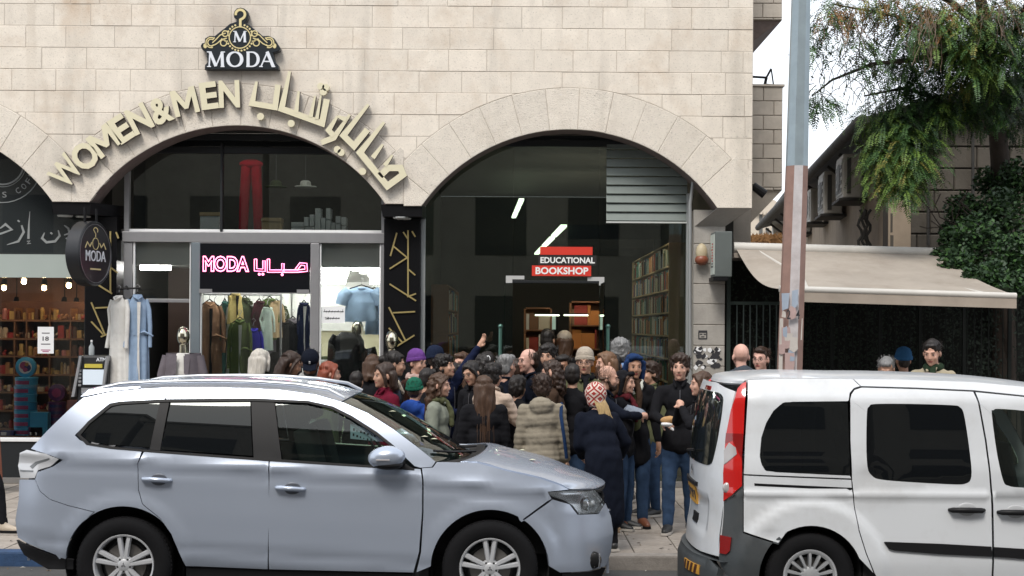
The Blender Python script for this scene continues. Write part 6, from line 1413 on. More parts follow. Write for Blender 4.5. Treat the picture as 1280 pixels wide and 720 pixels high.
for s_ in (-1, 1):
    yy = hc.y+.045 if s_ == -1 else 2*YS-hc.y-.045; MB().lathe([(0, 0), (.04, .002), (.058, .02), (.062, .05)], (hc.x+.01, yy, hc.z), (-.5, -s_*.0+.0, 0), chrome_c, 20).build('headlight_projector', suv, 60)
    MB().ball((hc.x+.015, yy, hc.z), (.036, .036, .036), mat('lens_ball', (.35, .38, .4), .05, .3), 14, 10).build('headlight_lens', suv, 60)
    fx_, fz_ = SP(742, 700); q = Vector(SS(fx_, fz_)); yy = q.y-.0 if s_ == -1 else 2*YS-q.y; mb = MB()
    for k in range(3): mb.tube([(q.x-.03+k*.035, yy+s_*.012, q.z+.05), (q.x-.025+k*.035, yy+s_*.02, q.z), (q.x-.03+k*.035, yy+s_*.012, q.z-.05)], .008, chrome_c, 8)
    mb.build('fog_lamp_trim', suv, 60); MB().ball((q.x, yy, q.z), (.06, .03, .065), trim, 20, 10).build('fog_lamp_housing', suv, 60)
# top surfaces: loft between side edge curves
def edge_pt(px, py): x, z = SP(px, py); return Vector((x, s_half(x, z), z))
EK = [edge_pt(*q) for q in [(106, 495), (135, 489.5), (175, 486), (212, 484), (260, 484), (310, 485), (350, 487), (395, 493), (430, 503), (460, 516), (492, 536), (520, 557), (545, 577), (596, 578), (631, 587.5), (673, 597), (700, 606), (712, 612), (744, 611.5)]]
CK = [Vector((EK[0].x-.16, 0, EK[0].z+.02)), Vector((EK[1].x-.08, 0, EK[1].z+.05)), Vector((EK[2].x, 0, EK[2].z+.05)), Vector((EK[3].x, 0, EK[3].z+.055)), Vector((EK[4].x, 0, EK[4].z+.06)), Vector((EK[5].x, 0, EK[5].z+.06)), Vector((EK[6].x, 0, EK[6].z+.055)), Vector((EK[7].x+.02, 0, EK[7].z+.05)), Vector((EK[8].x+.06, 0, EK[8].z+.035)),
      Vector((EK[9].x+.12, 0, EK[9].z+.02)), Vector((EK[10].x+.16, 0, EK[10].z+.01)), Vector((EK[11].x+.2, 0, EK[11].z+.0)), Vector((EK[12].x+.24, 0, EK[12].z-.0)), Vector((EK[13].x+.08, 0, EK[13].z+.055)), Vector((EK[14].x+.06, 0, EK[14].z+.07)), Vector((EK[15].x+.08, 0, EK[15].z+.065)), Vector((EK[16].x+.12, 0, EK[16].z+.045)), Vector((EK[17].x+.20, 0, EK[17].z+.03)), Vector((XF-.01, 0, EK[18].z-.01))]
def cr(K, s):
    n = len(K)-1; s = min(max(s, 0), n-1e-6); i = int(s); t = s-i; p0, p1, p2, p3 = K[max(i-1, 0)], K[i], K[i+1], K[min(i+2, n)]
    return .5*((2*p1)+(p2-p0)*t+(2*p0-5*p1+4*p2-p3)*t*t+(3*p1-3*p2+p3-p0)*t**3)
def TS_(s, t):
    e = cr(EK, s); c = cr(CK, s); k = 1-abs(t)**2.2; return Vector((e.x+(c.x-e.x)*k, YS-t*e.y, e.z+(c.z-e.z)*k))
def strip(nm, s0, s1, m, t1=1.0, d=0.0, st=.12, **k): return panel(nm, [(s0, -t1), (s1, -t1), (s1, t1), (s0, t1)], TS_, m, suv, step=st, flip=True, depth=d, inset=0, **k)
strip('roof', 0, 7.9, silver); strip('windshield', 7.95, 12.0, g_car, .985, .004); 
strip('scuttle', 12.02, 12.75, trim, .99, .006); 
panel('bonnet', [(12.55, -.97), (12.75, -.985), (17.1, -.985), (17.75, -.9), (17.95, 0), (17.75, .9), (17.1, .985), (12.75, .985), (12.55, .97), (12.8, .6), (12.92, 0), (12.8, -.6)], TS_, silver, suv, step=.1, inset=.008, flip=True, depth=-.002)
strip('nose_top', 17.9, 18.0, trim, .95, .01)
# nose: grille between the bumper sides; tail
def NS(y, z):   # front face
    h = s_half(XF-.02, z); k = abs(y)/.6; return Vector((XF-.02+.03*(1-min(1, k)**2)-(.04 if z > .62 else 0), YS+y, z))
panel('front_bumper_centre', [(-.46, .12), (.46, .12), (.46, .50), (-.46, .50)], NS, silver, suv, flip=False, step=.08)
panel('grille', [(-.44, .505), (.44, .505), (.42, .70), (-.42, .70)], NS, trim, suv, flip=False, step=.08)
for k in range(3): panel('grille_bar', [(-.40, .54+k*.05), (.40, .54+k*.05), (.40, .555+k*.05), (-.40, .555+k*.05)], NS, chrome_c, suv, depth=-.008, inset=0, step=.08)
panel('front_number_plate', [(-.26, .36), (.26, .36), (.26, .47), (-.26, .47)], NS, plate_m, suv, depth=-.012, inset=0, step=.1)
def BS(y, z):
    x = lerp_tab([(0, XR+.02), (.3, XR-.01), (.6, XR), (1.0, XR+.03), (1.25, XR+.22), (1.5, XR+.45), (1.62, XR+.55)], z); return Vector((x-.06*(1-(abs(y)/.75)**2)+.05, YS+y, z))
panel('tailgate', [(-.73, .62), (.73, .62), (.74, 1.02), (.56, 1.52), (-.56, 1.52), (-.74, 1.02)], BS, silver, suv, flip=True, step=.08); panel('rear_bumper_centre', [(-.66, .22), (.66, .22), (.74, .615), (-.74, .615)], BS, silver, suv, flip=True, step=.08)
panel('rear_window', [(-.55, 1.06), (.55, 1.06), (.48, 1.45), (-.48, 1.45)], BS, g_dark, suv, flip=True, step=.08, depth=-.004)
panel('spoiler', seg([(100, 497), (112, 487), (140, 485.5), (176, 483.5), (176, 486), (136, 490), (108, 496)]), SS, silver, suv, mirror=YS, depth=-.012, step=.03)
# roof rails
for s_ in (-1, 1):
    P = []
    for px, py in [(118, 489), (150, 485.5), (200, 483), (260, 482), (320, 483), (370, 486.5), (410, 493), (430, 500)]:
        e = edge_pt(px, py); P.append((e.x, YS+s_*(e.y-.03), e.z+.012+(.0 if px in (118, 430) else .022)))
    MB().tube(P, .014, mat('rail_silver', (.5, .52, .55), .3, .8), 8).build('roof_rail', suv, 60)
# wheel wells, floor, interior, wheels
for k, (ax_, az_) in enumerate(AW):
    for s_ in (-1, 1):
        mb = MB(); n = 24; V = []
        for i in range(n+1):
            a = R(-15+210*i/n)
            for y in (YS+s_*.86, YS+s_*.50): V.append((ax_+(AR_+.004)*math.cos(a), y, az_+(AR_+.004)*math.sin(a)))
        mb.add(V, [[2*i, 2*i+2, 2*i+3, 2*i+1] for i in range(n)], rubber); mb.box(ax_-AR_, ax_+AR_, YS+s_*.50-.01, YS+s_*.50, 0, az_+AR_, rubber); mb.build('wheel_arch_liner', suv)
    for s_ in (-1, 1): wheel(suv, ax_, az_, YS+s_*.905, .352, .224, s_, 'suv')
MB().box(XR+.3, XF-.3, YS-.52, YS+.52, .02, .3, rubber).build('underbody', suv); MB().box(AW[0][0]+AR_+.02, AW[1][0]-AR_-.02, YS-.84, YS+.84, .06, .34, rubber).build('floor_pan', suv)
MB().box(XR+.4, AW[1][0]-.45, YS-.74, YS+.74, .78, .80, seat_m).build('parcel_floor', suv)
MB().bbox(mkx(470), mkx(560), YS-.66, YS+.66, .80, 1.0, seat_m, .05).build('dashboard', suv); MB().box(AW[1][0]-.40, XF-.35, YS-.66, YS+.66, .3, .74, rubber).build('engine_block', suv)
for sx, sz in ((mkx(395), 0), (mkx(285), 0)):
    for s_ in (-1, 1):
        mb = MB(); M = Matrix.Translation((sx, YS+s_*.37, .62)) @ Matrix.Rotation(R(-14), 4, 'Y'); mb.bbox(-.08, .06, -.24, .24, 0, .62, seat_m, .05, M); mb.bbox(-.06, .04, -.13, .13, .64, .82, seat_m, .04, M); mb.build('seat', suv, 60)
MB().lathe([(.18, -.012), (.192, 0), (.18, .012), (.168, 0), (.18, -.012)], (mkx(452), YS+.36, 1.0), (.75, 0, .5), seat_m, 28).build('steering_wheel', suv, 60)
# note on the side window, leaves, wipers
A = Vector(SS(*SP(437, 542))); nb = MB(); P = [SP(437, 530), SP(474, 541), SP(479, 553), SP(437, 549)]
nb.add([Vector((p[0], YS-s_half(*p)+.05, p[1])) for p in P], [(0, 1, 2, 3)], mat('blue_note', (.42, .5, .62), .7)); nb.build('window_note', suv)
nb = MB(); r_ = random.Random(2)
for row in range(2):
    for k in range(7):
        u = .1+k*.12; v = .35+row*.35; a = Vector((P[0][0]+(P[1][0]-P[0][0])*u, 0, P[0][1]+(P[1][1]-P[0][1])*u+(P[3][1]-P[0][1])*v)); w_ = r_.uniform(.006, .014)
        nb.box(a.x, a.x+w_, YS-s_half(a.x, a.z)+.046, YS-s_half(a.x, a.z)+.048, a.z-.008, a.z+r_.uniform(.004, .012), ink)
nb.build('note_writing', suv)
for q in (-.35, .25):
    P = [TS_(12.3, q*1.0), TS_(11.7, q+.35), TS_(11.5, q+.62)]; MB().tube([p+Vector((0, 0, .02)) for p in P], .01, trim, 6).build('wiper', suv, 60)
lm = mat('fallen_leaf', (.55, .55, .4), .8)
for li, (s, t_, z) in enumerate(((9.3, .55, .012), (10.7, .72, .012), (10.9, .6, .012), (14.6, .45, .01), (14.3, -.2, .01), (6.2, .5, .01), (5.5, .25, .01))):
    c = TS_(s, t_)+Vector((0, 0, z)); o = setp(MB().add([c+Vector((-.03, -.01, 0)), c+Vector((0, -.03, .004)), c+Vector((.03, 0, 0)), c+Vector((0, .025, .006))], [(0, 1, 2, 3)], lm).build('fallen_leaf'), 'pale fallen leaf on the silver car, %s' % ['high on the windshield', 'low on the windshield near side', 'lowest on the windshield', 'on the bonnet near side', 'on the bonnet centre', 'at the front of the roof', 'in the middle of the roof'][li], 'leaf', 'fallen leaves on the silver car')
# ================================================================ white van
YV = -6.62; HV = .905
def vkx(px, y=-7.5): return W(px, 600, y).x
XV = vkx(905)
VW = [(vkx(1013), .205)]; VA = .372; VXF = 4.55+XV-.35
VW.append((VW[0][0]+2.697, .205))
def v_half(x, z):
    w = HV-.012*sst_(.95, 1.1, z)-max(0, z-1.05)*.12-.10*sst_(1.45, 1.72, z)-.03*sst_(.35, .1, z)
    w += .010*(1-sst_(.0, .03, abs(z-.80)))
    for k, (ax_, az_) in enumerate(VW):
        r = math.hypot(x-ax_, z-az_); 
        if r < .66: w += .028*(1-sst_(.50, .60, r))*(1 if z < .75 else max(0, 1-(z-.75)*7))
    t = ((XV+.28)-x)/.28
    if t > 0: w -= .10*t**3.0+.02*t
    t = (x-(VXF-.9))/.9
    if t > 0: w -= .32*t**2.4
    # dents
    w -= .010*math.exp(-(((x-vkx(1085))/.10)**2+((z-.93)/.07)**2))-.004*math.exp(-(((x-vkx(1110))/.12)**2+((z-.83)/.10)**2))
    w -= .010*math.exp(-(((x-vkx(962))/.07)**2+((z-.50)/.035)**2))
    return max(w, .05)
def SV(x, z): return Vector((x, YV-v_half(x, z), z))
def VP(px, py):
    p = WS(px, py, lambda x, z: YV-v_half(x, z)); return (p.x, p.z)
def vc(cx, cy): return VP(840+cx/2.482, 430+cy/2.482)
def vs_(L): return [vc(*q) for q in L]
def VPS(L, n=4): return smooth_poly([vc(q[0], q[1])+(('c',) if len(q) > 2 else ()) for q in L], n)
van = thing('white_van', 'dirty white small passenger van parked at the kerb on the right with a dented side', 'van', ((XV+VXF)/2, YV, RG_))
def varc(k, a0, a1, r=VA, n=16): ax_, az_ = VW[k]; return [(ax_+r*math.cos(R(a0+(a1-a0)*i/n)), az_+r*math.sin(R(a0+(a1-a0)*i/n))) for i in range(n+1)]
zsill = .03
gut = [(234, 108), (330, 104), (470, 104), (570, 106), (700, 109), (935, 118), (1092, 134)]
lo = varc(0, 10, 118, n=14)
qtop = [(234, 110), (330, 105), (470, 105), (549, 107)]
doorL = [(549, 175), (550, 250), (555, 400), (563, 500), (578, 580), (600, 650), (628, 712)]
ring_q = VPS([(345, 183), (375, 180), (545, 178, 1), (553, 408, 1), (320, 397), (285, 385), (273, 350), (278, 290), (293, 245), (315, 208)], 3)
# quarter panel built as an upper ring (split at the window) and a lower body
up = vs_([(234, 112), (330, 107), (470, 107), (560, 108), (585, 131), (565, 137), (552, 152), (549, 175)])+vs_([(545, 178), (375, 180), (345, 183), (315, 208), (293, 245), (278, 290), (273, 350), (285, 385), (320, 397), (553, 408)])+vs_([(557, 418), (222, 404), (226, 300), (232, 200)])
panel('quarter_panel_upper', up, SV, wpaint, van, mirror=YV, step=.045, inset=.002)
lowp = vs_([(222, 407), (557, 421), (559, 450), (566, 510), (580, 580), (602, 650), (626, 712)])+varc(0, 22, 118, n=14)+vs_([(330, 618), (222, 582)])
panel('quarter_panel_lower', lowp, SV, wpaint, van, mirror=YV, step=.04, inset=.002)
panel('quarter_window', ring_q, SV, g_dark, van, mirror=YV, depth=-.001, step=.05, inset=.001)
dtop = [(552, 172), (556, 155), (566, 141), (588, 134), (760, 139), (935, 147)]
dout = vs_(dtop+[(950, 180), (972, 300), (985, 400), (992, 500), (994, 600), (991, 760), (650, 752), (628, 712), (603, 650), (581, 580), (566, 505), (558, 420), (553, 300)])
win = VPS([(605, 212), (612, 194), (632, 186), (750, 186), (870, 190), (893, 196), (905, 215), (918, 290), (929, 380), (927, 420), (912, 433), (880, 436), (760, 430), (650, 421), (620, 408), (606, 380), (603, 300)], 3)
# door skin around the window: joined ring cut at the top
def ring_panel(nm, outer, inner, **k):
    # connect outer (closed) and inner (closed, opposite winding) with a zero-width bridge
    i0 = min(range(len(outer)), key=lambda i: (Vector(outer[i])-Vector(inner[0])).length)
    A_ = sum(outer[i][0]*outer[(i+1) % len(outer)][1]-outer[(i+1) % len(outer)][0]*outer[i][1] for i in range(len(outer)))
    B_ = sum(inner[i][0]*inner[(i+1) % len(inner)][1]-inner[(i+1) % len(inner)][0]*inner[i][1] for i in range(len(inner)))
    if A_ < 0: outer = outer[::-1]; i0 = len(outer)-1-i0
    if B_ > 0: inner = [inner[0]]+inner[1:][::-1]
    a, b = Vector(outer[i0]), Vector(inner[0]); d_ = (b-a).normalized(); n_ = Vector((-d_.y, d_.x))*.0004
    poly = outer[i0+1:]+outer[:i0]+[tuple(a-n_)]+[tuple(b-n_)]+inner[1:]+[tuple(b+n_)]+[tuple(a+n_)]
    return panel(nm, [tuple(p)[:2] for p in poly], SV, wpaint, van, inset=0, rim=.008, **k)
dout_i = offset_poly(dout if sum(dout[i][0]*dout[(i+1) % len(dout)][1]-dout[(i+1) % len(dout)][0]*dout[i][1] for i in range(len(dout))) > 0 else dout[::-1], .003)
ring_panel('sliding_door', dout_i, win, mirror=YV, step=.045)
panel('sliding_door_window', win, SV, g_dark, van, mirror=YV, depth=.001, step=.06, inset=.0005)
panel('window_rubber', win, SV, trim, van, mirror=YV, depth=.006, step=.08, inset=-.004, rim=.002)
# roof side strip above the doors
rs = vs_([(562, 108), (700, 109), (935, 117), (1092, 132), (1300, 160), (1300, 190), (1092, 160), (937, 144), (760, 136), (586, 131)])
panel('roof_side_rail', rs, SV, wpaint, van, mirror=YV, step=.045, inset=.002)
fwin = VPS([(992, 218), (998, 206), (1012, 201), (1092, 207), (1180, 222), (1260, 300), (1330, 400), (1320, 455), (1092, 446), (1045, 440), (1028, 425), (1010, 350)], 3)
fd = vs_([(940, 148), (1092, 163), (1200, 178), (1290, 260), (1380, 400), (1400, 470), (1410, 600), (1390, 790), (995, 772), (998, 600), (996, 500), (988, 400), (975, 300), (954, 185)])
fd = offset_poly(fd if sum(fd[i][0]*fd[(i+1) % len(fd)][1]-fd[(i+1) % len(fd)][0]*fd[i][1] for i in range(len(fd))) > 0 else fd[::-1], .003)
ring_panel('front_door', fd, fwin, mirror=YV, step=.05)
panel('front_door_window', fwin, SV, g_car, van, mirror=YV, depth=.001, step=.06, inset=.0005)
p1 = fd[:1]
# front fender + bonnet side (outside the frame)
fxx = vc(1400, 470); P = [(fxx[0]-.02, 1.02), (VXF-.75, 1.05), (VXF-.35, .98), (VXF-.08, .78), (VXF, .5), (VXF, .12)]+[p for p in varc(1, -10, 190, n=18)]+[(fxx[0]-.0, .05)]
panel('front_fender', P, SV, wpaint, van, mirror=YV, step=.06)
panel('rub_strip', vs_([(656, 614), (664, 613), (830, 619), (990, 628), (993, 660), (830, 652), (690, 641), (672, 636)]), SV, trim, van, mirror=YV, depth=-.014, step=.04, inset=.001)
panel('rub_strip', vs_([(997, 629), (1092, 635), (1380, 650), (1385, 682), (1092, 667), (998, 660)]), SV, trim, van, mirror=YV, depth=-.014, step=.05, inset=.001)
panel('door_rail', vs_([(255, 432), (558, 446), (560, 455), (256, 440)]), SV, black, van, mirror=YV, depth=-.001, step=.05, inset=0, rim=.001)
panel('sill', [(VW[0][0]+VA+.01, -.02), (VW[1][0]-VA-.01, -.02), (VW[1][0]-VA-.01, .06), (VW[0][0]+VA+.01, .06)], SV, trim, van, mirror=YV, step=.08)
bumper_m = mat('bumper_plastic', (.045, .052, .056), .55, var=.1, bump=.15, bscale=200, dirt=.35, dirtcol=(.12, .11, .10))
panel('bumper_corner', vs_([(221, 440), (221, 586), (329, 621)])+varc(0, 120, 188, n=10)+vs_([(250, 760), (200, 742), (168, 716), (150, 690), (142, 655), (146, 590), (150, 560), (158, 495), (190, 470)]), SV, bumper_m, van, mirror=YV, step=.035)
# lamps on the rear corner
lampP = vs_([(204, 140), (218, 124), (231, 119), (227, 180), (223, 280), (218, 340), (218, 440), (162, 488), (161, 400), (168, 290), (184, 205)])
panel('tail_light', lampP, SV, lamp_red, van, mirror=YV, depth=-.012, step=.025, inset=.001)
panel('tail_light_dark_band', vs_([(170, 276), (223, 278), (219, 340), (218, 360), (190, 300), (167, 310)]), SV, lamp_redd, van, mirror=YV, depth=-.0135, step=.025, inset=.001)
panel('reversing_lens', vs_([(165, 330), (180, 306), (200, 322), (203, 342), (165, 374)]), SV, lamp_white, van, mirror=YV, depth=-.016, step=.02, inset=.0)
c = vc(174, 446); q = SV(*c)
for s_ in (-1, 1): MB().lathe([(0, -.003), (.02, -.002), (.036, .002), (.042, .012)], (q.x, q.y-.016 if s_ < 0 else 2*YV-q.y+.016, q.z), (0, -s_, 0) if s_ > 0 else (0, 1, 0), lamp_white, 18).build('round_lens', van, 60)
panel('rear_reflector', vs_([(152, 592), (186, 600), (181, 642), (170, 652), (150, 648)]), SV, lamp_redd, van, mirror=YV, depth=-.012, step=.02, inset=0)
for a, b in ((892, 514), (1180, 530)): pass
for cx_, cy_ in ((915, 515), (1066, 522)):
    c = SV(*vc(cx_, cy_))
    for s_, yc in ((-1, c.y), (1, 2*YV-c.y)):
        h = bpy.data.objects.new('door_handle', None); COL.objects.link(h); h.parent = van; h.matrix_parent_inverse = wmat(van).inverted()
        MB().tube([(c.x-.13, yc-.0, c.z), (c.x-.11, yc+s_*.03, c.z+.002), (c.x, yc+s_*.04, c.z+.002), (c.x+.10, yc+s_*.03, c.z), (c.x+.125, yc, c.z)], [.012, .02, .021, .02, .012], trim, 10).build('grip', h, 60); MB().ball((c.x, yc+s_*.001, c.z+.005), (.07, .007, .048), mat('handle_well', (.42, .43, .44), .4), 20, 8).build('recess', h, 60)
# top: roof loft
gk = [(234, 110), (330, 106), (470, 106), (560, 108), (700, 109), (935, 117), (1092, 132), (1300, 160)]
VE = [Vector((XV+.02, v_half(XV+.05, 1.60), 1.60))]+[(lambda p: Vector((p[0], v_half(*p), p[1])))(vc(*q)) for q in gk]
VE[0] = Vector((VE[1].x-.02, VE[1].y-.01, VE[1].z-.03))
VC = [Vector((VE[0].x-.12, 0, VE[0].z-.01)), Vector((VE[1].x-.07, 0, VE[1].z+.015))]+[Vector((e.x, 0, e.z+(.035 if i < 5 else .04))) for i, e in enumerate(VE[2:])]
def TV(s, t): e = cr(VE, s); c = cr(VC, s); k = 1-abs(t)**2.4; return Vector((e.x+(c.x-e.x)*k, YV-t*e.y, e.z+(c.z-e.z)*k))
panel('roof', [(0, -1), (8, -1), (8, 1), (0, 1)], TV, wpaint, van, flip=True, step=.14, inset=0)
e8 = VE[8]; 
def WSV(s, t): # windscreen + bonnet
    K = [Vector((e8.x, e8.y, e8.z)), Vector((e8.x+.55, e8.y+.08, e8.z-.45)), Vector((VXF-.75, .78, 1.05)), Vector((VXF-.35, .72, .98)), Vector((VXF-.06, .58, .76))]; e = cr(K, s); k = 1-abs(t)**2.4; return Vector((e.x+.18*k, YV-t*e.y, e.z+.06*k))
panel('windscreen', [(0, -1), (2, -1), (2, 1), (0, 1)], WSV, g_car, van, flip=True, step=.15, inset=0); panel('bonnet', [(2, -1), (4, -1), (4, 1), (2, 1)], WSV, wpaint, van, flip=True, step=.15, inset=0)
panel('front_bumper', [(-.55, .1), (.55, .1), (.55, .78), (-.55, .78)], lambda y, z: Vector((VXF+.05-.1*(y/.55)**2, YV+y, z)), bumper_m, van, step=.1)
# rear: tailgate surface over (y offset, z)
RX = [(.0, vc(160, 700)[0]), (.28, vc(143, 660)[0]), (.62, vc(160, 540)[0]+.0), (.95, vc(162, 420)[0]), (1.25, vc(174, 270)[0]), (1.45, vc(188, 190)[0]), (1.60, vc(206, 135)[0]), (1.70, vc(216, 118)[0]+.03)]
def RV(t, z):
    x = smooth_tab(RX, z, .05); w = v_half(x+.012, z)-.006; k = 1-abs(t)**2.6; rec = .0
    if z < .74: rec = .018*sst_(.74, .70, z)*sst_(.46, .52, z)*(1-sst_(.62, .70, abs(t)))
    return Vector((x-.125*k+rec, YV-t*w, z))
zz = lambda cx, cy: vc(cx, cy)[1]
zt_v = zz(204, 138); zbv = zz(142, 658)
panel('tailgate', [(-.98, zbv+.04), (-.6, zbv-.01), (.6, zbv-.01), (.995, zbv), (.995, .75), (.995, 1.2), (.99, zt_v-.02), (.5, zt_v+.03), (-.5, zt_v+.03), (-.96, zt_v-.02), (-.98, 1.2), (-.99, .75)], RV, wpaint, van, flip=False, step=.06, inset=.001)
wz0, wz1 = zz(150, 388), zz(165, 158)
panel('rear_window', smooth_poly([(-.80, wz0+.10), (-.72, wz0+.02), (-.4, wz0-.0), (.4, wz0), (.70, wz0+.01), (.78, wz0+.08), (.84, (wz0+wz1)/2), (.83, wz1-.08), (.74, wz1), (.4, wz1+.01), (-.4, wz1+.01), (-.74, wz1), (-.83, wz1-.08), (-.86, (wz0+wz1)/2)], 3), RV, glass('van_rear_glass', (.25, .28, .28), .55, (.012, .014, .014), 1.1), van, flip=False, step=.05, depth=-.004)
def rquad(nm, t0, t1, z0, z1, m, d=-.006, p=van): return panel(nm, [(t0, z0), (t1, z0), (t1, z1), (t0, z1)], RV, m, p, flip=False, step=.05, depth=d, inset=0)
rquad('brake_light', .12, .38, zt_v-.035, zt_v-.005, lamp_redd, -.008); rquad('number_plate', -.42, .22, zz(70, 512)+.0, zz(75, 458), plate_m, -.012); rquad('plate_lamp_bar', -.5, .3, zz(75, 452), zz(75, 440), trim, -.02)
pz0, pz1 = zz(70, 512), zz(75, 458)
for k in range(7): rquad('plate_digit', -.36+k*.08, -.32+k*.08, pz0+.03, pz1-.03, ink, -.0145) if k not in (2, 5) else rquad('plate_digit', -.36+k*.08, -.33+k*.08, (pz0+pz1)/2-.008, (pz0+pz1)/2+.006, ink, -.0145)
rquad('gate_handle', .05, .3, zz(72, 570), zz(72, 538), trim, -.012)
for (z0, z1, a, b) in ((zz(84, 432), zz(84, 390), .0, .10),):
    mb = MB(); c = RV(.02, (z0+z1)/2)-Vector((.012, 0, 0)); h_ = (z1-z0)/2
    mb.add([c+Vector((0, 0, h_)), c+Vector((0, .035, 0)), c+Vector((0, 0, -h_)), c+Vector((0, -.035, 0)), c+Vector((-.006, 0, h_*.4)), c+Vector((-.006, .014, 0)), c+Vector((-.006, 0, -h_*.4)), c+Vector((-.006, -.014, 0))], [(0, 1, 5, 4), (1, 2, 6, 5), (2, 3, 7, 6), (3, 0, 4, 7)], chrome_c); mb.build('diamond_emblem', van)
c = RV(-.1, wz0+.03)-Vector((.03, 0, 0)); MB().tube([c, c+Vector((-.01, .0, .04)), RV(-.1, wz0+.02)-Vector((.035, .35, -.08))], .010, trim, 6).build('rear_wiper', van, 60)
def RB(t, z):
    w = v_half(XV+.05, .4)-.01; k = 1-abs(t)**2.6; return Vector((vc(158, 700)[0]-.02-.17*k-.03*(1-sst_(.22, .30, z)) , YV-t*w, z))
panel('rear_bumper', [(-1, .0), (1, .0), (1, .25), (.8, .30), (-.8, .30), (-1, .34)], RB, bumper_m, van, flip=False, step=.06, inset=0, rim=.06)
MB().grid(lambda u, v: RB(-1+2*u, .30)+Vector((.12*v, 0, -.004)), 16, 3, bumper_m).build('bumper_step', van, 60)
panel('hatched_plate', [(.30, .165), (.72, .165), (.72, .235), (.30, .235)], RB, plate_m, van, flip=False, step=.05, depth=-.008, inset=0)
for k in range(4): panel('hatch_stripe', [(.31+k*.10, .168), (.36+k*.10, .168), (.39+k*.10, .232), (.34+k*.10, .232)], RB, mat('hatch_red', (.06, .02, .012), .5), van, flip=False, step=.05, depth=-.0105, inset=0)
panel('lower_valance', [(-1, -.06), (1, -.06), (1, .0), (-1, .0)], RB, black, van, flip=False, step=.08, inset=0, depth=.02)
for k in range(2):
    ax_, az_ = VW[k]
    for s_ in (-1, 1):
        mb = MB(); n = 22; V = []
        for i in range(n+1):
            a = R(-15+210*i/n)
            for y in (YV+s_*.87, YV+s_*.5): V.append((ax_+(VA+.003)*math.cos(a), y, az_+(VA+.003)*math.sin(a)))
        mb.add(V, [[2*i, 2*i+2, 2*i+3, 2*i+1] for i in range(n)], rubber); mb.box(ax_-VA, ax_+VA, YV+s_*.5-.01, YV+s_*.5, -.03, az_+VA, rubber); mb.build('wheel_arch_liner', van)
        wheel(van, ax_, az_, YV+s_*.905, .322, .195, s_, 'van')
MB().box(XV+.25, VXF-.2, YV-.52, YV+.52, -.02, .2, rubber).build('underbody', van); MB().box(VW[0][0]+VA+.02, VW[1][0]-VA-.02, YV-.85, YV+.85, .0, .3, rubber).build('floor_pan', van)
for sx in (vkx(1130), vkx(1290)):
    for s_ in (-1, 1):
        mb = MB(); M = Matrix.Translation((sx, YV+s_*.38, .55)) @ Matrix.Rotation(R(-12), 4, 'Y'); mb.bbox(-.07, .07, -.24, .24, 0, .62, seat_m, .05, M); mb.bbox(-.05, .04, -.12, .12, .64, .84, seat_m, .04, M); mb.build('seat', van, 60)
MB().bbox(VXF-1.45, VXF-.95, YV-.7, YV+.7, .75, 1.0, seat_m, .05).build('dashboard', van)
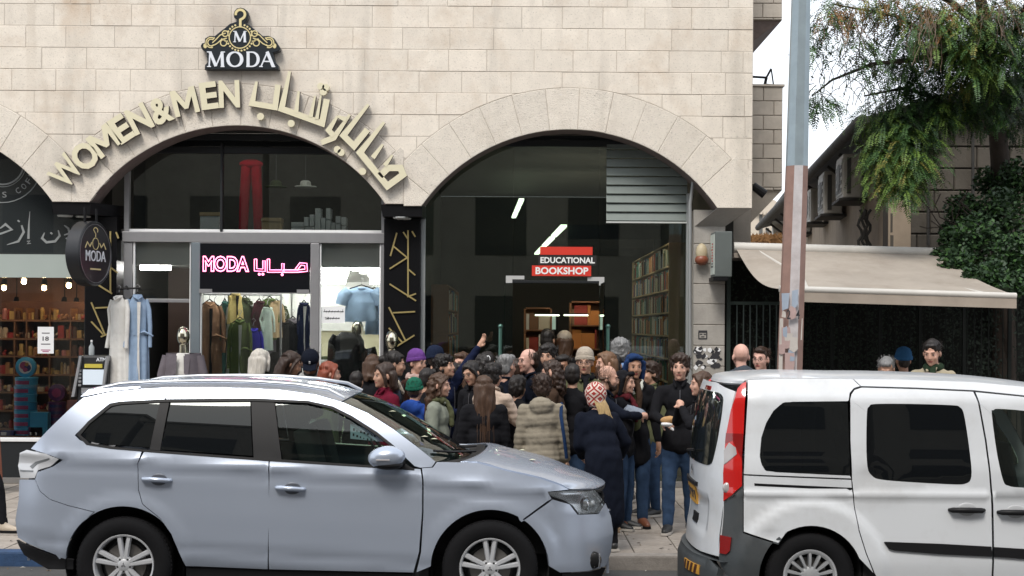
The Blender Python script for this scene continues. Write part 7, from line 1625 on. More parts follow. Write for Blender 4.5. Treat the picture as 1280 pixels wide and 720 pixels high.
# ================================================================ people
def ico(rings=8, seg=12):
    vs = [(0, 0, 1)]
    for i in range(1, rings):
        a = math.pi*i/rings
        for j in range(seg): b = 2*math.pi*j/seg; vs.append((math.sin(a)*math.cos(b), math.sin(a)*math.sin(b), math.cos(a)))
    vs.append((0, 0, -1)); fs = [[0, 1+j, 1+(j+1) % seg] for j in range(seg)]
    for i in range(rings-2): fs += [[1+i*seg+j, 1+(i+1)*seg+j, 1+(i+1)*seg+(j+1) % seg, 1+i*seg+(j+1) % seg] for j in range(seg)]
    e = len(vs)-1; q = 1+(rings-2)*seg; fs += [[q+j, e, q+(j+1) % seg] for j in range(seg)]
    return np.array(vs), fs
ICO_V, ICO_F = ico()
class Blob:
    "union of ellipsoids and tapered limbs, melted into one surface"
    def __init__(s): s.v = []; s.f = []; s.n = 0
    def addv(s, V, F): s.v.append(V); s.f += [[i+s.n for i in f] for f in F]; s.n += len(V)
    def ell(s, c, r, M=None):
        V = ICO_V*np.array(r if hasattr(r, '__len__') else (r, r, r))
        if M is not None: V = V @ np.array(M.to_3x3()).T
        s.addv(V+np.array(c), ICO_F); return s
    def cap(s, a, ra, b, rb, flat=None):
        a = np.array(a, float); b = np.array(b, float); d = b-a; L = np.linalg.norm(d)
        if L < 1e-6: return s.ell(a, ra)
        d /= L; u = np.cross(d, (0, 0, 1) if abs(d[2]) < .9 else (1, 0, 0)); u /= np.linalg.norm(u); w = np.cross(d, u); V = []; seg = 12; rows = []
        for k in range(4): an = -math.pi/2+math.pi/2*k/3; rows.append((a+d*ra*math.sin(an), max(ra*math.cos(an), ra*.05)))
        for k in range(4): an = math.pi/2*k/3; rows.append((b+d*rb*math.sin(an), max(rb*math.cos(an), rb*.05)))
        for c, r in rows:
            for j in range(seg): t = 2*math.pi*j/seg; V.append(c+(u*math.cos(t)+w*math.sin(t))*r)
        F = [[i*seg+j, i*seg+(j+1) % seg, (i+1)*seg+(j+1) % seg, (i+1)*seg+j] for i in range(7) for j in range(seg)]+[list(range(seg))[::-1], [7*seg+j for j in range(seg)]]
        s.addv(np.array(V), F); return s
    def path(s, pts, rs):
        for i in range(len(pts)-1): s.cap(pts[i], rs[i], pts[i+1], rs[i+1])
        return s
    def build(s, name, m, par, vox=.012, smooth=4, disp=None, extra=None):
        me = bpy.data.meshes.new(name); me.from_pydata(np.concatenate(s.v).tolist(), [], s.f); o = bpy.data.objects.new(name, me); COL.objects.link(o)
        md = o.modifiers.new('r', 'REMESH'); md.mode = 'VOXEL'; md.voxel_size = vox; md.use_smooth_shade = True
        if smooth: sm = o.modifiers.new('s', 'SMOOTH'); sm.iterations = smooth; sm.factor = .5
        dg = bpy.context.evaluated_depsgraph_get(); dg.update(); m2 = bpy.data.meshes.new_from_object(o.evaluated_get(dg)); bpy.data.objects.remove(o); bpy.data.meshes.remove(me); m2.name = name
        m2.materials.clear(); m2.materials.append(m)
        n = len(m2.vertices); co = np.empty(n*3, np.float32); m2.vertices.foreach_get('co', co); co = co.reshape(-1, 3)
        if disp is not None:
            no = np.empty(n*3, np.float32); m2.vertices.foreach_get('normal', no); no = no.reshape(-1, 3); co = co+no*disp(co, no)[:, None]; m2.vertices.foreach_set('co', co.astype(np.float32).ravel()); m2.update()
        if extra: extra(m2, co)
        m2.polygons.foreach_set('use_smooth', [True]*len(m2.polygons)); ob_ = bpy.data.objects.new(name, m2); COL.objects.link(ob_); ob_.parent = par; return ob_
def wav(co, fr, seed, warp=1.0):
    "cheap smooth 3D ripple made of sines"
    r_ = np.random.RandomState(seed); out = np.zeros(len(co))
    for k in range(7):
        d = r_.randn(3); d /= np.linalg.norm(d); out += np.sin(co @ (d*fr*(1+.35*k))+r_.rand()*6.28+warp*np.sin(co @ (r_.randn(3)*fr*.5)+r_.rand()*6))/(1+.3*k)
    return out/3.2
SK = {k: None for k in ()}
def skin_mat(name, c):
    m = mat(name, c, .55, var=.10, vscale=18, bump=.15, bscale=200, bdist=.002); m.node_tree.nodes['Principled BSDF'].inputs['Subsurface Weight'].default_value = .0; return m
skins = dict(fair=skin_mat('skin_fair', (.52, .30, .22)), tan=skin_mat('skin_tan', (.36, .19, .12)), olive=skin_mat('skin_olive', (.44, .25, .17)), dark=skin_mat('skin_dark', (.16, .08, .05)), pink=skin_mat('skin_pink', (.58, .34, .27)))
lipm = mat('lips', (.32, .09, .08), .45); eyew = mat('eye_white', (.24, .20, .18), .5, spec=.2); eyed = mat('eye_dark', (.02, .012, .01), .5, spec=.3); blushm = None
def hair_mat(name, c, rough=.5): return mat(name, c, rough, var=.28, vscale=60, bump=.9, bscale=70, bdist=.006, stretch=(1, 1, .12), spec=.4)
hairs = dict(black=hair_mat('hair_black', (.012, .009, .008)), dbrown=hair_mat('hair_dark_brown', (.03, .015, .009)), brown=hair_mat('hair_brown', (.06, .03, .016)), lbrown=hair_mat('hair_light_brown', (.14, .075, .04)), red=hair_mat('hair_red', (.20, .045, .02)), grey=hair_mat('hair_grey', (.20, .20, .20)), white=hair_mat('hair_white', (.46, .43, .38)), blond=hair_mat('hair_blond', (.38, .27, .13)))
def fab(name, c, **k): k.pop('sheen', None); return mat(name, c, k.pop('rough', .9), var=k.pop('var', .12), vscale=k.pop('vscale', 7), bump=k.pop('bump', .35), bscale=k.pop('bscale', 45), bdist=.008, spec=.10, **k)
jeans = fab('jeans_blue', (.030, .055, .105), bscale=90, var=.28, vscale=9); jeansl = fab('jeans_light_blue', (.13, .20, .30), bscale=120); trs = fab('trousers_black', (.012, .012, .014)); boots = mat('boot_brown', (.14, .05, .025), .5, var=.1); shoed = mat('shoe_dark', (.02, .02, .02), .5); solew = mat('shoe_sole', (.45, .42, .38), .7); boott = mat('boot_tan', (.22, .15, .09), .7, var=.1); bootc = mat('boot_cream', (.45, .38, .3), .6)
metal_f = mat('glasses_frame', (.05, .05, .055), .3, .6)
def hand(B, w, d, up, s, kind, sg, grip=None):
    "palm, four curled fingers of different lengths and a thumb, starting at wrist w along d; up = back of the hand"
    d = Vector(d).normalized(); up = (Vector(up)-d*Vector(up).dot(d)).normalized(); side = d.cross(up).normalized()*sg; w = Vector(w)
    B.path([w, w+d*.04*s, w+d*.085*s], [.024*s, .030*s, .028*s])
    for q in (-.022, -.008, .008, .022): B.cap(w+d*.03*s+side*q*.8*s, .013*s, w+d*.085*s+side*q*s, .0105*s)
    curl = {'relaxed': (.35, .5, .4), 'grip': (.9, 1.1, .8), 'point': (1.2, 1.3, .7), 'flat': (.12, .15, .1)}[kind]
    for i, (q, L) in enumerate(((.024, .042), (.008, .047), (-.008, .044), (-.024, .035))):
        p = w+d*.088*s+side*q*s; a = 0; rr = .0098*s; c_ = curl if not (kind == 'point' and i == 0) else (.05, .05, .05)
        for j, l in enumerate((L, L*.62, L*.5)):
            a += c_[j]*(1-.06*i); dv = d*math.cos(a)-up*math.sin(a)+side*q*1.5; n_ = p+dv.normalized()*l*s; B.cap(p, rr, n_, rr*.9); p = n_; rr *= .9
    p = w+d*.025*s+side*.026*s; n1 = p+(d*.55+side*.75-up*.35).normalized()*.042*s; n2 = n1+(d*.85+side*.15-up*.5).normalized()*.032*s; B.path([p, n1, n2], [.014*s, .0115*s, .0095*s])
def person(label, px, pyt, y, yaw, skin='olive', hair='dbrown', style='short', top='blk', coat=None, h=None, head=(0, 0, 0), lean=0, lean_side=0, arms='down', legs=jeans, shoes=shoed, hat=None, hatm=None, glasses=False,
           beard=None, puffer=0, hood=None, scarf=None, fem=False, vox=.0125, low=False, collar=None, coatlen=.78, bulk=1.0, seed=0, smile=False, open_=None, stance=0, hairlen=None):
    """px: head centre, pyt: top of the head/hat; yaw 0 faces the camera, +90 faces image right"""
    P = W(px, pyt, y); hat_h = {'beanie': .02, 'beret': .035, 'cap': .015, 'scarf': .02}.get(hat, 0)+(.0 if style == 'bald' else .012)
    if h is None: h = 1.70
    s = h/1.75; L0 = R(lean)
    t = thing('person', label, 'person', (P.x, y, 0.0), R(yaw)); rs = random.Random(seed+int(px))
    hip = Vector((0, 0, .93*s)); Rt = Matrix.Rotation(L0, 4, 'X') @ Matrix.Rotation(R(lean_side), 4, 'Y')     # forward = -Y
    T = lambda x, yy, z: hip+Rt @ (Vector((x*s, yy*s, z*s))-Vector((0, 0, .93*s)))
    hy, hp, hr = head; neck = T(0, .0, 1.49); Hm = Rt.to_3x3().to_4x4() @ Matrix.Rotation(R(hy), 4, 'Z') @ Matrix.Rotation(R(hp)-L0*.6, 4, 'X') @ Matrix.Rotation(R(hr), 4, 'Y')
    hs = s*(1.06 if fem else 1.09); Hc = T(0, -.015, 1.53)+Hm @ Vector((0, -.01*hs, .095*hs)); HT = Matrix.Translation(Hc) @ Hm @ Matrix.Scale(hs, 4)
    # put the crown where the photograph has it: shift the whole figure vertically through its height
    top_z = Hc.z+.135*hs+hat_h; k_ = P.z/top_z; 
    if abs(k_-1) > .002 and not hasattr(person, '_rec'):
        person._rec = 1
        bpy.data.objects.remove(t)
        try: return person(label, px, pyt, y, yaw, skin, hair, style, top, coat, h*k_, head, lean, lean_side, arms, legs, shoes, hat, hatm, glasses, beard, puffer, hood, scarf, fem, vox, low, collar, coatlen, bulk, seed, smile, open_, stance, hairlen)
        finally: del person._rec
    # shift so that the head centre sits over px
    off = Matrix.Rotation(R(yaw), 3, 'Z') @ Vector((Hc.x, Hc.y, 0)); t.location = (P.x-off.x, y-off.y, 0)
    sm = skins[skin]; HP = lambda x, yy, z: HT @ Vector((x, yy, z)); Hr = (HT.to_3x3())
    # ---- arms
    sw = (.168 if fem else .190)*(.9+.1*bulk)
    def arm(sg, kind):
        S = T(sg*sw, 0, 1.41); 
        if isinstance(kind, tuple): Wt = T(*kind[:3]); pole = kind[3] if len(kind) > 3 else (sg*.6, .5, -1)
        else:
            Wt, pole = {'down': (T(sg*.25, -.05, .87), (sg*.3, 1, 0)), 'pocket': (T(sg*.2, -.13, .95), (sg*1, 1, 0)), 'chest': (T(sg*.05, -.30, 1.18), (sg*1, .3, -1)), 'mouth': (T(sg*.07, -.24, 1.40), (sg*1, -.2, -1)), 'hold': (T(sg*.12, -.34, 1.12), (sg*.8, .4, -1)),
                      'point': (T(sg*.36, -.24, 1.78), (sg*1, .3, -.6)), 'hug': (T(sg*.12, -.38, 1.25), (sg*1, -.1, -.4)), 'cup': (T(sg*.16, -.27, 1.27), (sg*.8, .2, -1)), 'bag': (T(sg*.16, -.10, 1.25), (sg*1, .6, -.6))}[kind]
        D = Wt-S; a, b = .285*s, .255*s; dl = min(D.length, (a+b)*.995); Wt = S+D.normalized()*dl; D = Wt-S
        x_ = (a*a-b*b+dl*dl)/(2*dl); hh = math.sqrt(max(a*a-x_*x_, 0)); pl = Rt.to_3x3() @ Vector(pole); pl = (pl-D.normalized()*pl.dot(D.normalized())).normalized(); return S, S+D.normalized()*x_+pl*hh, Wt
    al = arms if isinstance(arms, (list, tuple)) and len(arms) == 2 and not isinstance(arms[0], (int, float)) else (arms, arms)
    A = {-1: arm(-1, al[0]), 1: arm(1, al[1])}
    # ---- one continuous body
    B = Blob()
    B.ell(HP(0, .012, .035), (.074*hs, .092*hs, .088*hs), Hm); B.ell(HP(0, -.022, -.02), (.062*hs, .074*hs, .085*hs), Hm); B.ell(HP(0, -.036, -.068), (.044*hs, .05*hs, .042*hs), Hm); B.ell(HP(0, -.070, -.090), (.020*hs, .018*hs, .018*hs), Hm)
    B.cap(HP(0, -.088, .014), .0075*hs, HP(0, -.104, -.028), .0095*hs); 
    for q in (-1, 1):
        B.ell(HP(q*.076, .012, -.008), (.010*hs, .020*hs, .030*hs), Hm); B.ell(HP(q*.038, -.064, -.026), (.020*hs, .020*hs, .022*hs), Hm); B.cap(HP(q*.014, -.090, .031), .006*hs, HP(q*.044, -.080, .030), .006*hs); B.ell(HP(q*.009, -.097, -.034), (.007*hs, .007*hs, .006*hs), Hm)
    B.cap(HP(-.014, -.086, -.060), .0065*hs, HP(.014, -.086, -.060), .0065*hs); B.cap(HP(0, .015, -.05), .052*s, T(0, .01, 1.46), .058*s)
    B.cap(T(0, .01, 1.46), .056*s, T(0, .0, 1.36), .075*s); B.ell(T(0, 0, 1.27), (.12*s, .085*s, .14*s), Rt); B.ell(T(0, 0, 1.10), (.13*s, .09*s, .16*s), Rt); B.ell(T(0, .01, .95), (.15*s, .10*s, .12*s), Rt)
    foot = {}
    for q in (-1, 1):
        S, E, Wr = A[q]; B.path([T(q*.09, 0, 1.37), S+Vector((0, 0, -.02)), E, Wr], [.04*s, .036*s, .034*s, .026*s])
        kd = al[0] if q < 0 else al[1]; fd = (Wr-E).normalized(); 
        kk = {'chest': 'grip', 'mouth': 'grip', 'point': 'point', 'cup': 'grip', 'hug': 'relaxed', 'hold': 'grip', 'bag': 'grip'}.get(kd if isinstance(kd, str) else 'x', 'relaxed')
        if not low: hand(B, Wr, fd, Rt.to_3x3() @ Vector((q*.6, -.3, .6)) if kk != 'relaxed' else Rt.to_3x3() @ Vector((q*1, -.2, .2)), s, kk, -q)
        st = stance*q; F = Vector((q*.10*s, st*.12, .08*s)); K = Vector((q*.095*s, st*.07-.02, .50*s)); foot[q] = F; B.path([Vector((q*.085*s, 0, .90*s)), K, F], [.08*s, .052*s, .036*s]); B.cap(F+Vector((0, .02, -.03*s)), .034*s, F+Vector((q*.015, -.13*s, -.045*s)), .028*s)
    def lips(me, co):
        me.materials.append(lipm); c0 = np.array(HP(0, -.092, -.060)); Minv = np.array(Hr.inverted())
        for p in me.polygons:
            l = Minv @ (np.array(p.center)-c0)
            if abs(l[0]) < .026 and abs(l[2]) < .0095*(1-abs(l[0])/.032) and abs(l[1]) < .03: p.material_index = 1
    B.build('body', sm, t, vox=.0095 if not low else .016, smooth=2, extra=None if low else lips)
    if not low:
        for q in (-1, 1):
            e = MB(); e.ball(HP(q*.030, -.0845, .008), (.0125*hs, .0055*hs, .0050*hs), eyew, 10, 6, Hm); e.ball(HP(q*.030, -.0885, .008), (.0065*hs, .0035*hs, .006*hs), eyed, 8, 6, Hm); o = e.build('eye', None, 60); o.parent = t
            e = MB(); e.tube([HP(q*.014, -.099, .029), HP(q*.032, -.097, .034), HP(q*.050, -.082, .029)], [.0018*hs, .0024*hs, .0012*hs], hairs[hair] if hair in hairs else hairs['dbrown'], 6); o = e.build('eyebrow', None, 60); o.parent = t
        e = MB(); e.tube([HP(-.017, -.0885, -.0605+(.003 if smile else 0)), HP(0, -.0935, -.0605), HP(.017, -.0885, -.0605+(.003 if smile else 0))], .0011*hs, mat('mouth_line', (.12, .03, .03), .6), 5); o = e.build('mouth', None); o.parent = t
        if smile: e = MB(); e.ball(HP(0, -.0915, -.0605), (.015*hs, .004*hs, .0045*hs), mat('teeth', (.7, .68, .62), .3), 10, 6, Hm); o = e.build('teeth', None, 60); o.parent = t
    # ---- clothes
    cm = coat or GM['blk']; B = Blob(); b_ = bulk; fr = .118*s*b_
    B.ell(T(0, .0, 1.30), (.158*s*b_, .122*s*b_, .16*s), Rt); B.ell(T(0, 0, 1.12), (.155*s*b_, .122*s*b_, .17*s), Rt); B.path([T(-.12, .01, 1.395), T(-.045, .01, 1.44), T(.045, .01, 1.44), T(.12, .01, 1.395)], [.062*s, .058*s, .058*s, .062*s])
    zlow = coatlen*s
    for q in (-1, 0, 1):
        B.cap(T(q*.05, .0, .98), .118*s*b_, Vector((q*.06*s, 0, zlow+.10)), .125*s*b_) if zlow < .86*s else B.ell(T(0, .0, .99), (.148*s*b_, .104*s*b_, .28*s), Rt)
    for q in (-1, 1): S, E, Wr = A[q]; M_ = Wr+(E-Wr).normalized()*.02*s; B.path([T(q*.09, 0, 1.385), S+Vector((0, 0, -.012)), S.lerp(E, .5), E, E.lerp(M_, .5), M_], [.075*s, .062*s*b_, .058*s*b_, .054*s*b_, .048*s*b_, .041*s*b_])
    B.cap(T(0, .01, 1.42), .072*s, T(0, -.002, 1.475), .066*s)
    if hood: B.ell(T(0, .095, 1.45), (.125*s, .075*s, .10*s), Rt); B.path([T(-.10, .05, 1.47), T(-.09, -.04, 1.46), T(-.03, -.09, 1.41)], [.035*s]*3); B.path([T(.10, .05, 1.47), T(.09, -.04, 1.46), T(.03, -.09, 1.41)], [.035*s]*3)
    if collar == 'high': B.path([T(.07*math.cos(a*.7), .005+.07*math.sin(a*.7), 1.50) for a in range(10)], [.022*s]*10)
    def dsp(co, no):
        d = .0065*wav(co, 26, seed+3)+.004*wav(co*np.array((1, 1, .5)), 60, seed+9)
        if puffer: d += puffer*(np.abs(np.sin(co[:, 2]/s*math.pi/.062+.5*np.sin(co[:, 0]*9)+.3*np.sin(co[:, 1]*13+2)))**.4-.8)
        return d
    zh_ = (zlow if zlow < .86*s else .82*s)
    def hemf(me, co):
        me.vertices.foreach_get('co', (c2 := np.empty(len(me.vertices)*3, np.float32))); c2 = c2.reshape(-1, 3); m_ = (c2[:, 2] < zh_) & (np.abs(c2[:, 0]) < .21*s); c2[m_, 2] = zh_+(c2[m_, 2]-zh_)*.08; me.vertices.foreach_set('co', c2.ravel()); me.update()
    B.build('jacket', cm, t, vox=vox, smooth=3 if coatlen > .5 else 12, disp=dsp, extra=hemf)
    if not low:   # zip, pocket flaps and hem band, laid just proud of the cloth
        e = MB(); zm = mat('zip_metal', (.12, .12, .13), .4, .6); yf_ = lambda z: -.122*b_*math.sqrt(max(.05, 1-((z-1.27)/.36)**2))-.012
        e.tube([T(.012, yf_(z), z) for z in (1.42, 1.36, 1.28, 1.2, 1.1, 1.0, .93)], .0045, zm, 4)
        for q in (-1, 1): e.tube([T(q*.075, yf_(1.05)+.022, 1.08), T(q*.11, yf_(1.02)+.045, .98)], .006, zm, 4)
        o = e.build('zip', None); o.parent = t
        e = Blob(); e.path([T(-.055, -.045, 1.50), T(-.06, .02, 1.515), T(0, .06, 1.52), T(.06, .02, 1.515), T(.055, -.045, 1.50), T(.03, -.085, 1.455)], [.016*s]*6); e.path([T(-.055, -.045, 1.50), T(-.035, -.09, 1.45)], [.016*s, .016*s]); e.build('jacket_collar', cm, t, vox=.009, smooth=1)
    if hood and hood is not True:  # lighter inside layer
        e = MB(); e.tube([T(-.075, -.03, 1.50), T(-.06, -.085, 1.44), T(-.02, -.115, 1.36)], [.022*s, .024*s, .016*s], hood, 10); e.tube([T(.075, -.03, 1.50), T(.06, -.085, 1.44), T(.02, -.115, 1.36)], [.022*s, .024*s, .016*s], hood, 10); e.tube([T(-.08, .02, 1.50), T(0, .07, 1.50), T(.08, .02, 1.50)], [.025*s, .035*s, .025*s], hood, 10); o = e.build('hood_lining', None, 70); o.parent = t
    if open_:     # shirt or sweater panel down the front
        e = Blob(); e.ell(T(0, -.05, 1.28), (.07*s, .09*s*b_, .15*s), Rt); e.ell(T(0, -.05, 1.10), (.075*s, .088*s*b_, .17*s), Rt); e.build('sweater', open_, t, vox=.014, smooth=2, disp=lambda co, no: .004*wav(co, 40, 5))
    B = Blob()
    for q in (-1, 1): F = foot[q]; K = Vector((q*.095*s, F.y*.6-.02, .50*s)); B.path([Vector((q*.06*s, 0, .90*s)), Vector((q*.088*s, 0, .82*s)), K, Vector((F.x, F.y, .10*s))], [.115*s, .098*s, .073*s, .058*s])
    B.build('trousers', legs, t, vox=.018 if not low else .024, smooth=2, disp=lambda co, no: .006*wav(co, 30, seed+1))
    for q in (-1, 1):
        F = foot[q]; B = Blob(); B.path([F+Vector((0, .03*s, -.02)), F+Vector((0, -.02*s, -.022)), F+Vector((q*.012, -.10*s, -.04)), F+Vector((q*.018, -.155*s, -.045))], [.048*s, .052*s, .044*s, .034*s])
        if shoes in (boots, boott, bootc): B.cap(F, .05*s, F+Vector((0, .01, .09)), .052*s)
        B.build('shoe', shoes, t, vox=.014, smooth=2)
        e = MB(); pts = [(F.x-.045*s, F.y+.07*s), (F.x+.045*s, F.y+.07*s), (F.x+.05*s+q*.01, F.y-.11*s), (F.x+q*.015+.03, F.y-.185*s), (F.x+q*.015-.03, F.y-.185*s), (F.x-.05*s+q*.01, F.y-.11*s)]
        e.add([(a, b, .004) for a, b in pts]+[(a, b, .026) for a, b in pts], [[5, 4, 3, 2, 1, 0], [6, 7, 8, 9, 10, 11]]+[[i, (i+1) % 6, 6+(i+1) % 6, 6+i] for i in range(6)], solew if shoes is shoed or shoes is boott else black); o = e.build('sole', None); o.parent = t
    if scarf:
        B = Blob(); n_ = 12; B.path([T(.072*math.cos(a*6.283/n_), .005+.07*math.sin(a*6.283/n_), 1.487+.012*math.sin(a*2.1)) for a in range(n_+1)], [.034*s+.006*math.sin(a*1.7) for a in range(n_+1)]); B.path([T(.02, -.09, 1.46), T(.03, -.14, 1.36), T(.02, -.15, 1.22)], [.03*s, .034*s, .028*s]); B.build('scarf', scarf, t, vox=.011, smooth=2, disp=lambda co, no: .006*wav(co, 70, seed+2))
    if collar not in (None, 'high'):
        B = Blob(); B.path([T(-.03, -.125, 1.33), T(-.085, -.06, 1.44), T(-.06, .05, 1.48), T(.06, .05, 1.48), T(.085, -.06, 1.44), T(.03, -.125, 1.33)], [.02*s, .034*s, .034*s, .034*s, .034*s, .02*s]); B.build('collar', collar, t, vox=.011, smooth=2, disp=lambda co, no: .004*wav(co, 90, 4))
    # ---- hair, beard, hats
    hm = hairs.get(hair)
    if style != 'bald' and hm is not None:
        B = Blob(); big = {'curly': .012, 'short': .0, 'afro': .02}.get(style, .004)-(.010 if hat else 0)
        B.ell(HP(0, .022, .048), ((.080+big)*hs, (.092+big)*hs, (.085+big)*hs), Hm); B.ell(HP(0, .045, .0), ((.076+big)*hs, (.070+big)*hs, (.085+big)*hs), Hm)
        if style == 'receding': B = Blob(); B.ell(HP(0, .045, .03), (.080*hs, .075*hs, .075*hs), Hm); B.ell(HP(0, .05, -.01), (.077*hs, .062*hs, .07*hs), Hm)
        if style == 'fringe_ring': B = Blob(); [B.cap(HP(q*.072, .0, .0), .016*hs, HP(q*.062, .06, -.01), .022*hs) for q in (-1, 1)]; B.cap(HP(-.06, .062, -.01), .024*hs, HP(.06, .062, -.01), .024*hs)
        HL = hairlen or {'long': .36, 'vlong': .55, 'bob': .16, 'curlylong': .34, 'bun': 0}.get(style, 0)
        if style in ('short', 'curly') and not hat: B.ell(HP(0, -.045, .088), ((.060+big)*hs, .045*hs, (.034+big*.8)*hs), Hm)
        if HL:
            n_ = 9
            for j in range(n_):
                a = -1.25+2.5*j/(n_-1); x0, y0 = .084*math.sin(a), .028+.07*math.cos(a); g_ = Vector((0, 0, -1)); p0 = HP(x0, y0, .02); p1 = HP(x0*1.0, y0*1.05+.01, -.09); q = [p0, p1]; rr = [.032*hs, .029*hs]; k = HL*rs.uniform(.88, 1.05); fwd = 0
                out_ = Hr @ Vector((x0, max(y0, 0)+.02, 0)); out_.z = 0; out_ = out_.normalized() if out_.length > 1e-4 else Vector((0, 1, 0))
                for m_ in range(1, 5): q.append(p1+out_*(.020 if m_ > 1 else .012)*s+(Hr @ Vector((-x0*.11*m_, 0, 0)))+Vector((rs.uniform(-.01, .01), rs.uniform(-.008, .008), -(k-.09)*m_/4*s))); rr.append((.030-.004*m_)*hs)
                B.path(q, rr)
            B.ell(HP(0, -.03, .088), (.062*hs, .055*hs, .028*hs), Hm)
            for q_ in (-1, 1): B.path([HP(q_*.03, -.07, .088), HP(q_*.070, -.045, .045), HP(q_*.082, -.02, -.03), HP(q_*.08, -.01, -.09)], [.012*hs, .016*hs, .018*hs, .018*hs])
        if style == 'bun': B.ell(HP(0, .13, .03), (.04*hs, .04*hs, .04*hs), Hm); B.ell(HP(0, -.04, .085), (.06*hs, .045*hs, .025*hs), Hm)
        amp = .013 if style in ('curly', 'curlylong') else .0075; fq = 95 if 'curly' in style else 70
        B.build('hair', hm, t, vox=.0105, smooth=2, disp=lambda co, no: amp*wav(co*np.array((1, 1, .35 if 'curly' not in style else 1)), fq, seed+7))
        # loose strands on top of the mass
        if not low:
            e = MB()
            ns = 200 if HL else 150
            for j in range(ns):
                a = rs.uniform(-2.2, 2.2) if not HL else rs.uniform(-1.6, 1.6); rd = .094+big; p = HP((.078+big)*math.sin(a), .024+(.090+big)*math.cos(a)*.98, rs.uniform(-.0, .09)); dv = Hr @ Vector((math.sin(a)*.05, math.cos(a)*.1, -.6 if HL else rs.uniform(-.1, .9))); Q = [p]
                for m_ in range(6 if HL else 3): dv = dv+Vector((rs.uniform(-.13, .13)-(.06*math.sin(a) if HL else 0), rs.uniform(-.2, .2), -.9 if HL else rs.uniform(-.5, .3)))*(.5); Q.append(Q[-1]+dv.normalized()*(HL/5.5*s if HL else .014))
                e.tube(Q, [.002]+[.0019]*(len(Q)-2)+[.0008], hm, 3, False)
            o = e.build('hair_strands', None, kind='stuff'); o.parent = t
    if beard: B = Blob(); B.ell(HP(0, -.050, -.078), (.046*hs, .052*hs, .042*hs), Hm); [B.cap(HP(q*.062, -.005, -.02), .014*hs, HP(q*.045, -.045, -.075), .018*hs) for q in (-1, 1)]; B.cap(HP(-.02, -.096, -.050), .006*hs, HP(.02, -.096, -.050), .006*hs); B.build('beard', beard, t, vox=.0085, smooth=1, disp=lambda co, no: .003*wav(co, 150, 2))
    if hat == 'bighat': B = Blob(); B.ell(HP(0, .035, .045), (.112*hs, .120*hs, .118*hs), Hm); B.ell(HP(0, .045, -.03), (.095*hs, .095*hs, .085*hs), Hm); B.build('knitted_hat', hatm, t, vox=.0105, smooth=2, disp=lambda co, no: .003*wav(co, 60, 3))
    if hat == 'beanie':
        B = Blob(); B.ell(HP(0, .02, .075), (.089*hs, .100*hs, .085*hs), Hm); B.ell(HP(0, .028, .05), (.09*hs, .102*hs, .055*hs), Hm); B.build('beanie', hatm, t, vox=.0105, smooth=2, disp=lambda co, no: .003*wav(co, 60, 3))
        B = Blob(); B.path([HP(.085*math.sin(a*.3927), .018-.097*math.cos(a*.3927), .042-.012*(1-math.cos(a*.3927))) for a in range(17)], [.0125*hs]*17); B.path([HP(.084*math.sin(a*.3927), .018-.096*math.cos(a*.3927), .062-.012*(1-math.cos(a*.3927))) for a in range(17)], [.0125*hs]*17); B.build('beanie_cuff', hatm, t, vox=.0095, smooth=1)
    if hat == 'beret': B = Blob(); B.ell(HP(0, .03, .085), (.108*hs, .118*hs, .062*hs), Hm); B.ell(HP(0, .03, .06), (.088*hs, .10*hs, .05*hs), Hm); B.build('beret', hatm, t, vox=.011, smooth=2, disp=lambda co, no: .004*wav(co, 50, 3))
    if hat == 'cap':
        B = Blob(); B.ell(HP(0, .012, .068), (.088*hs, .102*hs, .080*hs), Hm); B.build('cap', hatm, t, vox=.0105, smooth=2)
        B = Blob(); [B.cap(HP(x_, -.07, .052-.1*x_*x_), .008*hs, HP(x_*.9, -.165+abs(x_)*.35, .038), .007*hs) for x_ in np.linspace(-.06, .06, 9)]; B.build('cap_peak', hatm, t, vox=.008, smooth=2)
        e = MB(); e.box(-.008, .008, -.002, .002, -.014, .014, white, Matrix.Translation(HP(0, -.094, .088)) @ Hm.to_3x3().to_4x4()); o = e.build('cap_badge', None); o.parent = t
    if hat == 'scarf':
        B = Blob(); B.ell(HP(0, .035, .050), (.094*hs, .100*hs, .092*hs), Hm); B.path([HP(-.05, -.062, .092), HP(0, -.075, .105), HP(.05, -.062, .092)], [.026*hs]*3); B.path([HP(-.086, -.02, .05), HP(-.09, .0, -.03), HP(-.07, .03, -.12)], [.024*hs, .026*hs, .034*hs]); B.path([HP(.086, -.02, .05), HP(.09, .0, -.03), HP(.07, .03, -.12)], [.024*hs, .026*hs, .034*hs]); B.ell(HP(0, .08, -.05), (.075*hs, .06*hs, .10*hs), Hm); B.build('headscarf', hatm, t, vox=.011, smooth=2, disp=lambda co, no: .006*wav(co, 55, 3))
    if glasses:
        e = MB()
        for q in (-1, 1): e.tube([HP(q*.031+.021*math.cos(a*.5236), -.104+.012*abs(math.cos(a*.5236))*(1 if q*math.cos(a*.5236) > 0 else 0), .004+.018*math.sin(a*.5236)) for a in range(13)], .0018*hs, metal_f, 5, False); e.tube([HP(q*.052, -.095, .008), HP(q*.078, .0, .006)], .0018*hs, metal_f, 5)
        e.tube([HP(-.010, -.108, .006), HP(.010, -.108, .006)], .0018*hs, metal_f, 5); o = e.build('glasses', None); o.parent = t
    t['_h'] = h; PINFO[t.name] = (t, A, T, HP, s, yaw); del t['_h']
    return t
PINFO = {}
def wp(t, v): return wmat(t) @ Vector(v)
